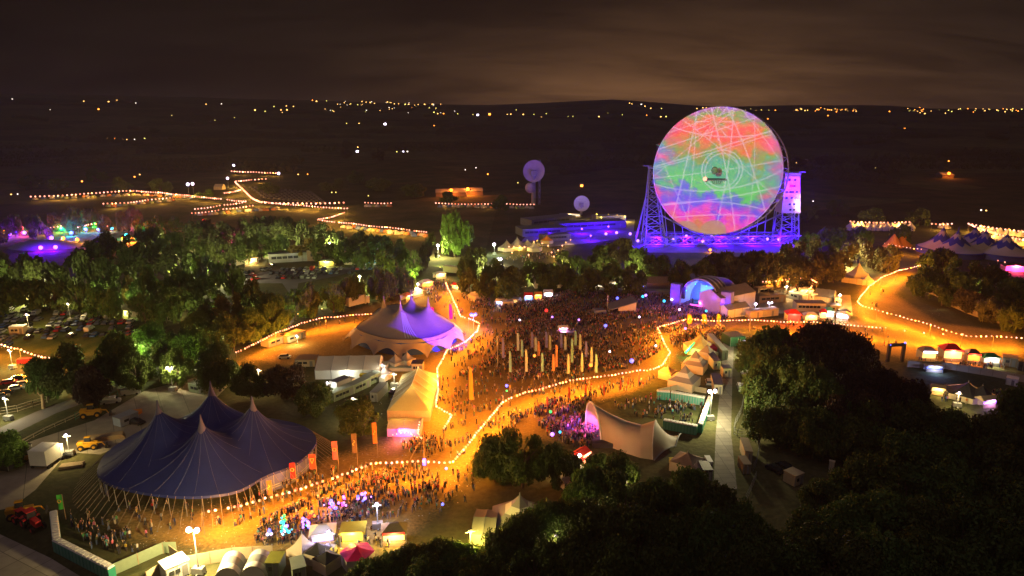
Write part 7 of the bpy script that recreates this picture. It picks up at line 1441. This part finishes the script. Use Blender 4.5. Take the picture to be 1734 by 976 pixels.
for (u, v, k, r) in [(905, 608, 5, .5), (1069, 618, 0, .7), (858, 660, 0, .45), (932, 705, 3, .4), (935, 745, 1, .5), (948, 740, 2, .35), (838, 765, 0, .3), (858, 668, 3, .3), (1045, 508, 0, .6), (1048, 515, 1, .7), (1088, 505, 2, .6), (1093, 503, 1, .6), (1124, 513, 2, .6), (1137, 510, 6, .5), (1025, 556, 0, .6), (925, 530, 7, .7), (935, 540, 1, .4), (1160, 560, 1, .4), (1150, 527, 6, .4), (1195, 530, 2, .5), (1000, 625, 5, .6), (750, 865, 0, .3), (756, 803, 0, .3), (1082, 540, 6, .4), (1032, 600, 6, .35), (880, 545, 6, .35), (1110, 590, 6, .35), (980, 545, 1, .4)]:
    m = M_col[k]; led(u, v + 8, m, r, 2.2, f'{nm[m.name]} glowing balloon held up somewhere over the wider crowd', f'{nm[m.name]} glowing balloons over the wider crowd')
lamp(bpy.data.objects['glow_balloon'], (0, -1, 2.5), 500, (.3, .3, 1), .6)
# ------------------------------------------------------------------ people
SKIN = [mat('skin_light', (.55, .36, .27), .6, .05), mat('skin_dark', (.22, .12, .08), .6, .05)]
HAIR = [mat('hair_brown', (.06, .035, .02), .7, .1), mat('hair_fair', (.32, .22, .09), .7, .1), mat('hair_black', (.015, .012, .01), .6, .1)]
TOPS = [('black', (.02, .02, .025)), ('navy', (.02, .03, .08)), ('brown', (.07, .045, .03)), ('grey', (.13, .13, .14)), ('olive', (.06, .07, .03)), ('white', (.60, .58, .55)), ('red', (.35, .03, .03)), ('blue', (.05, .10, .3)), ('yellow', (.5, .36, .05)), ('green', (.05, .18, .07)), ('pink', (.45, .13, .24)), ('turquoise', (.06, .32, .33)), ('orange', (.45, .17, .04))]
TPICK = [0, 0, 0, 1, 1, 2, 2, 3, 3, 4, 4, 0, 1, 5, 6, 7, 8, 9, 10, 11, 12]
NT = len(TOPS)
LEGS = [('dark trousers', (.03, .03, .04)), ('blue jeans', (.06, .09, .18)), ('pale shorts', (.42, .36, .27))]
TM = [mat('top_' + n, c, .85, .15) for n, c in TOPS]; LM = [mat('legs_' + n.replace(' ', '_'), c, .85, .15) for n, c in LEGS]
def body(pose):
    """one continuous skinned body: joints joined by edges, limbs tapering"""
    st, arm = pose
    J = {'pel': (0, 0, .95), 'bel': (0, 0, 1.12), 'che': (0, -.01, 1.32), 'nec': (0, 0, 1.48), 'hea': (0, -.015, 1.58), 'cro': (0, 0, 1.72)}; Rr = {'pel': (.15, .11), 'bel': (.13, .095), 'che': (.165, .105), 'nec': (.055, .055), 'hea': (.085, .10), 'cro': (.07, .085)}; E = [('pel', 'bel'), ('bel', 'che'), ('che', 'nec'), ('nec', 'hea'), ('hea', 'cro')]
    for s, n in ((-1, 'l'), (1, 'r')):
        sw = st * s
        if pose[0] == 'sit': hip = (s * .10, 0, .40); kn = (s * .13, -.38, .52); an = (s * .12, -.50, .12); to = (s * .12, -.62, .05)
        else: hip = (s * .10, 0, .88); kn = (s * .11, -.12 * sw - .03, .49); an = (s * .11, -.24 * sw * 1.0 + .02, .09); to = (s * .12, -.24 * sw - .15, .04)
        sh = (s * .20, 0, 1.40)
        a = arm if not isinstance(arm, tuple) else arm[(s + 1) // 2]
        el, wr, ha = {'down': ((s * .26, .03, 1.12), (s * .27, -.06, .90), (s * .27, -.08, .80)), 'up': ((s * .34, -.03, 1.58), (s * .30, -.08, 1.84), (s * .29, -.09, 1.94)), 'fwd': ((s * .26, -.12, 1.15), (s * .18, -.34, 1.20), (s * .15, -.42, 1.22)), 'out': ((s * .42, -.02, 1.28), (s * .60, -.1, 1.38), (s * .68, -.12, 1.42))}[a]
        if pose[0] == 'sit': pass
        J.update({'hip' + n: hip, 'kn' + n: kn, 'an' + n: an, 'to' + n: to, 'sh' + n: sh, 'el' + n: el, 'wr' + n: wr, 'ha' + n: ha}); Rr.update({'hip' + n: (.10, .10), 'kn' + n: (.065, .065), 'an' + n: (.042, .045), 'to' + n: (.045, .035), 'sh' + n: (.065, .065), 'el' + n: (.045, .045), 'wr' + n: (.032, .032), 'ha' + n: (.042, .028)})
        E += [('pel', 'hip' + n), ('hip' + n, 'kn' + n), ('kn' + n, 'an' + n), ('an' + n, 'to' + n), ('che', 'sh' + n), ('sh' + n, 'el' + n), ('el' + n, 'wr' + n), ('wr' + n, 'ha' + n)]
    ks = list(J); vs = [list(J[k]) for k in ks]
    if pose[0] == 'sit':
        for i, k in enumerate(ks):
            if k[:2] not in ('hi', 'kn', 'an', 'to'): vs[i][2] -= .55
    me = bpy.data.meshes.new('body'); me.from_pydata(vs, [(ks.index(a), ks.index(b)) for a, b in E], []); o = bpy.data.objects.new('tmp', me); C.objects.link(o)
    o.modifiers.new('s', 'SKIN')
    for i, k in enumerate(ks): me.skin_vertices[0].data[i].radius = Rr[k]; me.skin_vertices[0].data[i].use_root = (k == 'pel')
    o.modifiers.new('d', 'SUBSURF').levels = 1
    dg = bpy.context.evaluated_depsgraph_get(); dg.update(); out = bpy.data.meshes.new_from_object(o.evaluated_get(dg)); bpy.data.objects.remove(o)
    off = -.55 if pose[0] == 'sit' else 0
    for m_ in (SKIN[0], TM[0], LM[0], HAIR[0]): out.materials.append(m_)
    vv = out.vertices
    for p in out.polygons:
        c = p.center; z = c.z - off; i = 0
        if c.z < .09: i = 3
        elif (z < .98 and abs(c.x) < .24 and not (pose[0] == 'sit' and z > .98)) or (pose[0] == 'sit' and c.z < .45): i = 2
        elif z < 1.47 and abs(c.x) < .235: i = 1
        elif z > 1.60 and (c.y > -.03 or z > 1.70): i = 3
        elif z < 1.47 and 1.1 < z and abs(c.x) < .33: i = 1
        p.material_index = i; p.use_smooth = True
    return out
POSES = [((.0, 'down'), 'standing'), ((1.0, 'down'), 'walking'), ((-1.0, ('fwd', 'down')), 'walking'), ((.3, 'fwd'), 'standing'), ((.2, 'up'), 'dancing'), ((.5, ('out', 'up')), 'dancing'), (('sit', 'fwd'), 'sitting')]
def _b(p): return body((0 if p[0] == 'sit' else p[0], p[1])) if p[0] != 'sit' else body_sit(p)
def body_sit(p):
    return body(('sit', p[1]))
_old = body
def body(pose):
    if pose[0] == 'sit':
        class S(str): 
            def __mul__(s, o): return 0
        return _old((S('sit'), pose[1]))
    return _old(pose)
BODIES = [body(p) for p, _ in POSES]
ZN = [  # photo outline, how many, where, share dancing
 ([(1105, 497), (1240, 530), (1235, 545), (1110, 545), (1060, 540), (940, 560), (860, 545), (845, 520), (960, 497)], 1750, 'in the dense crowd'),
 ([(850, 545), (1000, 540), (1110, 548), (1125, 590), (1080, 622), (960, 640), (860, 650), (845, 600)], 1250, 'in the dense crowd'),
 ([(1120, 553), (1230, 553), (1225, 565), (1160, 590), (1140, 590)], 260, 'in the dense crowd'),
 ([(770, 480), (800, 500), (850, 520), (850, 640), (770, 640), (760, 600), (810, 570), (815, 540), (790, 520)], 260, 'on the walkway'),
 ([(720, 480), (765, 475), (785, 530), (770, 545), (745, 520), (720, 500)], 110, 'on the walkway'),
 ([(745, 640), (1000, 640), (1000, 655), (880, 680), (830, 730), (780, 775), (700, 775), (690, 745), (750, 735), (770, 700), (740, 690)], 200, 'on the walkway'),
 ([(900, 690), (1000, 668), (1005, 690), (1015, 745), (985, 765), (930, 740), (905, 715)], 420, 'at the pink lit mouth of the saddle tent'),
 ([(830, 720), (960, 655), (1110, 640), (1120, 655), (1010, 672), (900, 700), (860, 740)], 110, 'on the far side of the walkway festoon'),
 ([(1030, 690), (1110, 672), (1125, 680), (1190, 690), (1172, 728), (1120, 712), (1080, 708)], 85, 'on the grass inside the toilet enclosure'),
 ([(560, 815), (720, 795), (745, 810), (740, 850), (700, 870), (640, 885), (540, 900), (470, 930), (430, 920), (440, 890), (520, 850)], 520, 'in the dance crowd by the food stalls'),
 ([(560, 800), (700, 790), (720, 800), (600, 830), (540, 840)], 100, 'in the dance crowd by the food stalls'),
 ([(360, 870), (540, 800), (560, 815), (480, 860), (420, 890), (370, 900)], 46, 'between blue big top and dance crowd'),
 ([(700, 800), (810, 790), (800, 850), (760, 870), (730, 870)], 34, 'between dance crowd and big dark tree'),
 ([(120, 875), (180, 870), (205, 930), (160, 935), (125, 915)], 34, 'in the queue before the green toilets'),
 ([(190, 860), (290, 850), (340, 870), (280, 930), (200, 940)], 30, 'between toilets and blue big top'),
 ([(440, 935), (520, 925), (700, 930), (700, 915), (560, 905), (470, 915)], 40, 'queueing at the bottom food stalls'),
 ([(1250, 560), (1460, 556), (1500, 560), (1540, 590), (1480, 590), (1440, 575), (1280, 558)], 26, 'on the bare track beside the big dark clump'),
 ([(1330, 553), (1430, 553), (1425, 546), (1335, 546)], 60, 'before the food village stalls'),
 ([(1465, 490), (1520, 470), (1545, 460), (1550, 450), (1500, 500), (1480, 530)], 10, 'on the hill track'),
 ([(1550, 620), (1700, 628), (1700, 622), (1550, 612)], 40, 'before the right hand stalls'),
 ([(1600, 660), (1700, 665), (1690, 690), (1590, 680)], 40, 'in the stretch tent garden'),
 ([(660, 750), (720, 745), (760, 745), (750, 770), (700, 770)], 50, 'by the pink lit porch'),
 ([(780, 500), (850, 512), (940, 508), (940, 520), (850, 530), (800, 520)], 130, 'on the walkway'),
 ([(1165, 600), (1215, 560), (1230, 560), (1215, 590), (1190, 600)], 40, 'before the amber pointed tent'),
 ([(400, 600), (560, 545), (640, 540), (640, 545), (560, 560), (480, 590)], 14, 'on the festoon track'),
 ([(850, 440), (940, 425), (950, 440), (870, 445)], 40, 'in the craft camp'),
 ([(1255, 480), (1350, 480), (1390, 500), (1300, 498)], 60, 'on the lit lawn of the food village')]
allp = []
CL = [(rp0.uniform(.02, .16), rp0.uniform(.02, .3), rp0.uniform(0, 6)) for rp0 in [random.Random(k) for k in range(7)]]
def clumped(poly, n):
    out = []
    while len(out) < n:
        for u, v in sample_poly(poly, n):
            s = sum(math.sin(u * a + v * b + c) for a, b, c in CL)
            if random.random() < .35 + .22 * s: out.append((u, v))
            elif random.random() < .12: out.append((u, v))
    return out[:n]
rp_ = random.Random(21)
for poly, n, wh in ZN:
    for u, v in clumped(poly, int(n * (2.0 if 'dense' in wh else 1.3))):
        p = P(u, v); allp.append((p.length, p.x, p.y, wh, u, v))
allp.sort(key=lambda q: q[0])
near_, rest = allp[:300], allp[300:]
for d, x, y, wh, u, v in near_:
    k = rp_.choice((0, 0, 1, 1, 2, 3, 3, 4, 5, 6)) if 'dance' in wh or 'mouth' in wh else rp_.choice((0, 0, 1, 1, 2, 2, 3, 6))
    ti, li, si, hi = rp_.choice(TPICK), rp_.choice((0, 0, 1, 1, 2)), int(rp_.random() < .15), rp_.randrange(3)
    lb = f'person in {TOPS[ti][0]} top, {LEGS[li][0]}, {POSES[k][1]} {wh}'
    o = bpy.data.objects.new('person', BODIES[k]); C.objects.link(o); o.location = (x, y, 0); o.rotation_euler.z = rp_.uniform(0, 6.28); s = rp_.uniform(.94, 1.08); o.scale = (s, s, s); tag(o, lb, 'person', lb.replace('person', 'people', 1))
    for i, m_ in enumerate((SKIN[si], TM[ti], LM[li], HAIR[hi])): o.material_slots[i].link = 'OBJECT'; o.material_slots[i].material = m_
b = MB(); mats_ = TM + [SKIN[0], SKIN[1]] + LM + HAIR
def lowp(b, x, y, s):
    a = rp_.uniform(0, 6.28); ca, sa = math.cos(a), math.sin(a); t = rp_.choice(TPICK); l = NT + 2 + rp_.choice((0, 0, 0, 1, 1, 2)); w = rp_.uniform(.85, 1.1); st = rp_.uniform(-.18, .18)
    def q(px, py, pz): return (x + (px * ca - py * sa) * s, y + (px * sa + py * ca) * s, pz * s)
    for e, k in ((-1, 1), (1, -1)):
        b.add([q(e * .10 - .07, st * k - .07, 0), q(e * .10 + .07, st * k - .07, 0), q(e * .10, st * k + .09, 0), q(e * .10 - .09, -.08, .92), q(e * .10 + .09, -.08, .92), q(e * .10, .10, .92)], [(0, 1, 4, 3), (1, 2, 5, 4), (2, 0, 3, 5)], l)
        up = rp_.random() < .25; z1 = 1.8 if up else .85
        b.add([q(e * .18, -.04, 1.42), q(e * .25, .04, 1.40), q(e * (.34 if up else .30), -.10, z1), q(e * .27, -.12, z1)], [(0, 1, 2, 3)], NT)
    r0 = [q(dx * .15 * w, dy * .10, .9) for dx, dy in ((-1, -1), (1, -1), (1, 1), (-1, 1))]; r1 = [q(dx * .20 * w, dy * .11, 1.42) for dx, dy in ((-1, -1), (1, -1), (1, 1), (-1, 1))]
    b.add(r0 + r1 + [q(0, 0, 1.5)], [(0, 1, 5, 4), (1, 2, 6, 5), (2, 3, 7, 6), (3, 0, 4, 7), (4, 5, 8), (5, 6, 8), (6, 7, 8), (7, 4, 8)], t)
    hz = [q(.09 * math.cos(i * 1.571), .10 * math.sin(i * 1.571), 1.6) for i in range(4)]; b.add(hz + [q(0, 0, 1.47), q(0, 0, 1.74)], [(0, 1, 4), (1, 2, 4), (2, 3, 4), (3, 0, 4)], NT); n = len(b.v)
    b.f += [(n - 6 + i, n - 6 + (i + 1) % 4, n - 1) for i in range(4)]; b.m += [NT + 5 + rp_.randrange(3)] * 4
for d, x, y, wh, u, v in rest: lowp(b, x, y, rp_.uniform(.95, 1.12))
o = b.build('crowd', mats_, None, kind='stuff')

# ------------------------------------------------------------------ night haze over the whole plain
hz = MB().box(0, 0, -60, 19000, 19000, 262).build('haze', None, None, kind='stuff'); hz.data.materials.clear()
hm = bpy.data.materials.new('night_haze'); hm.use_nodes = True; nt = hm.node_tree; nt.nodes.clear(); ho = nt.nodes.new('ShaderNodeOutputMaterial'); hv = nt.nodes.new('ShaderNodeVolumePrincipled'); hv.inputs['Color'].default_value = (.70, .62, .78, 1); hv.inputs['Density'].default_value = .00009; hv.inputs['Anisotropy'].default_value = .3
nt.links.new(hv.outputs[0], ho.inputs['Volume']); hz.data.materials.append(hm)
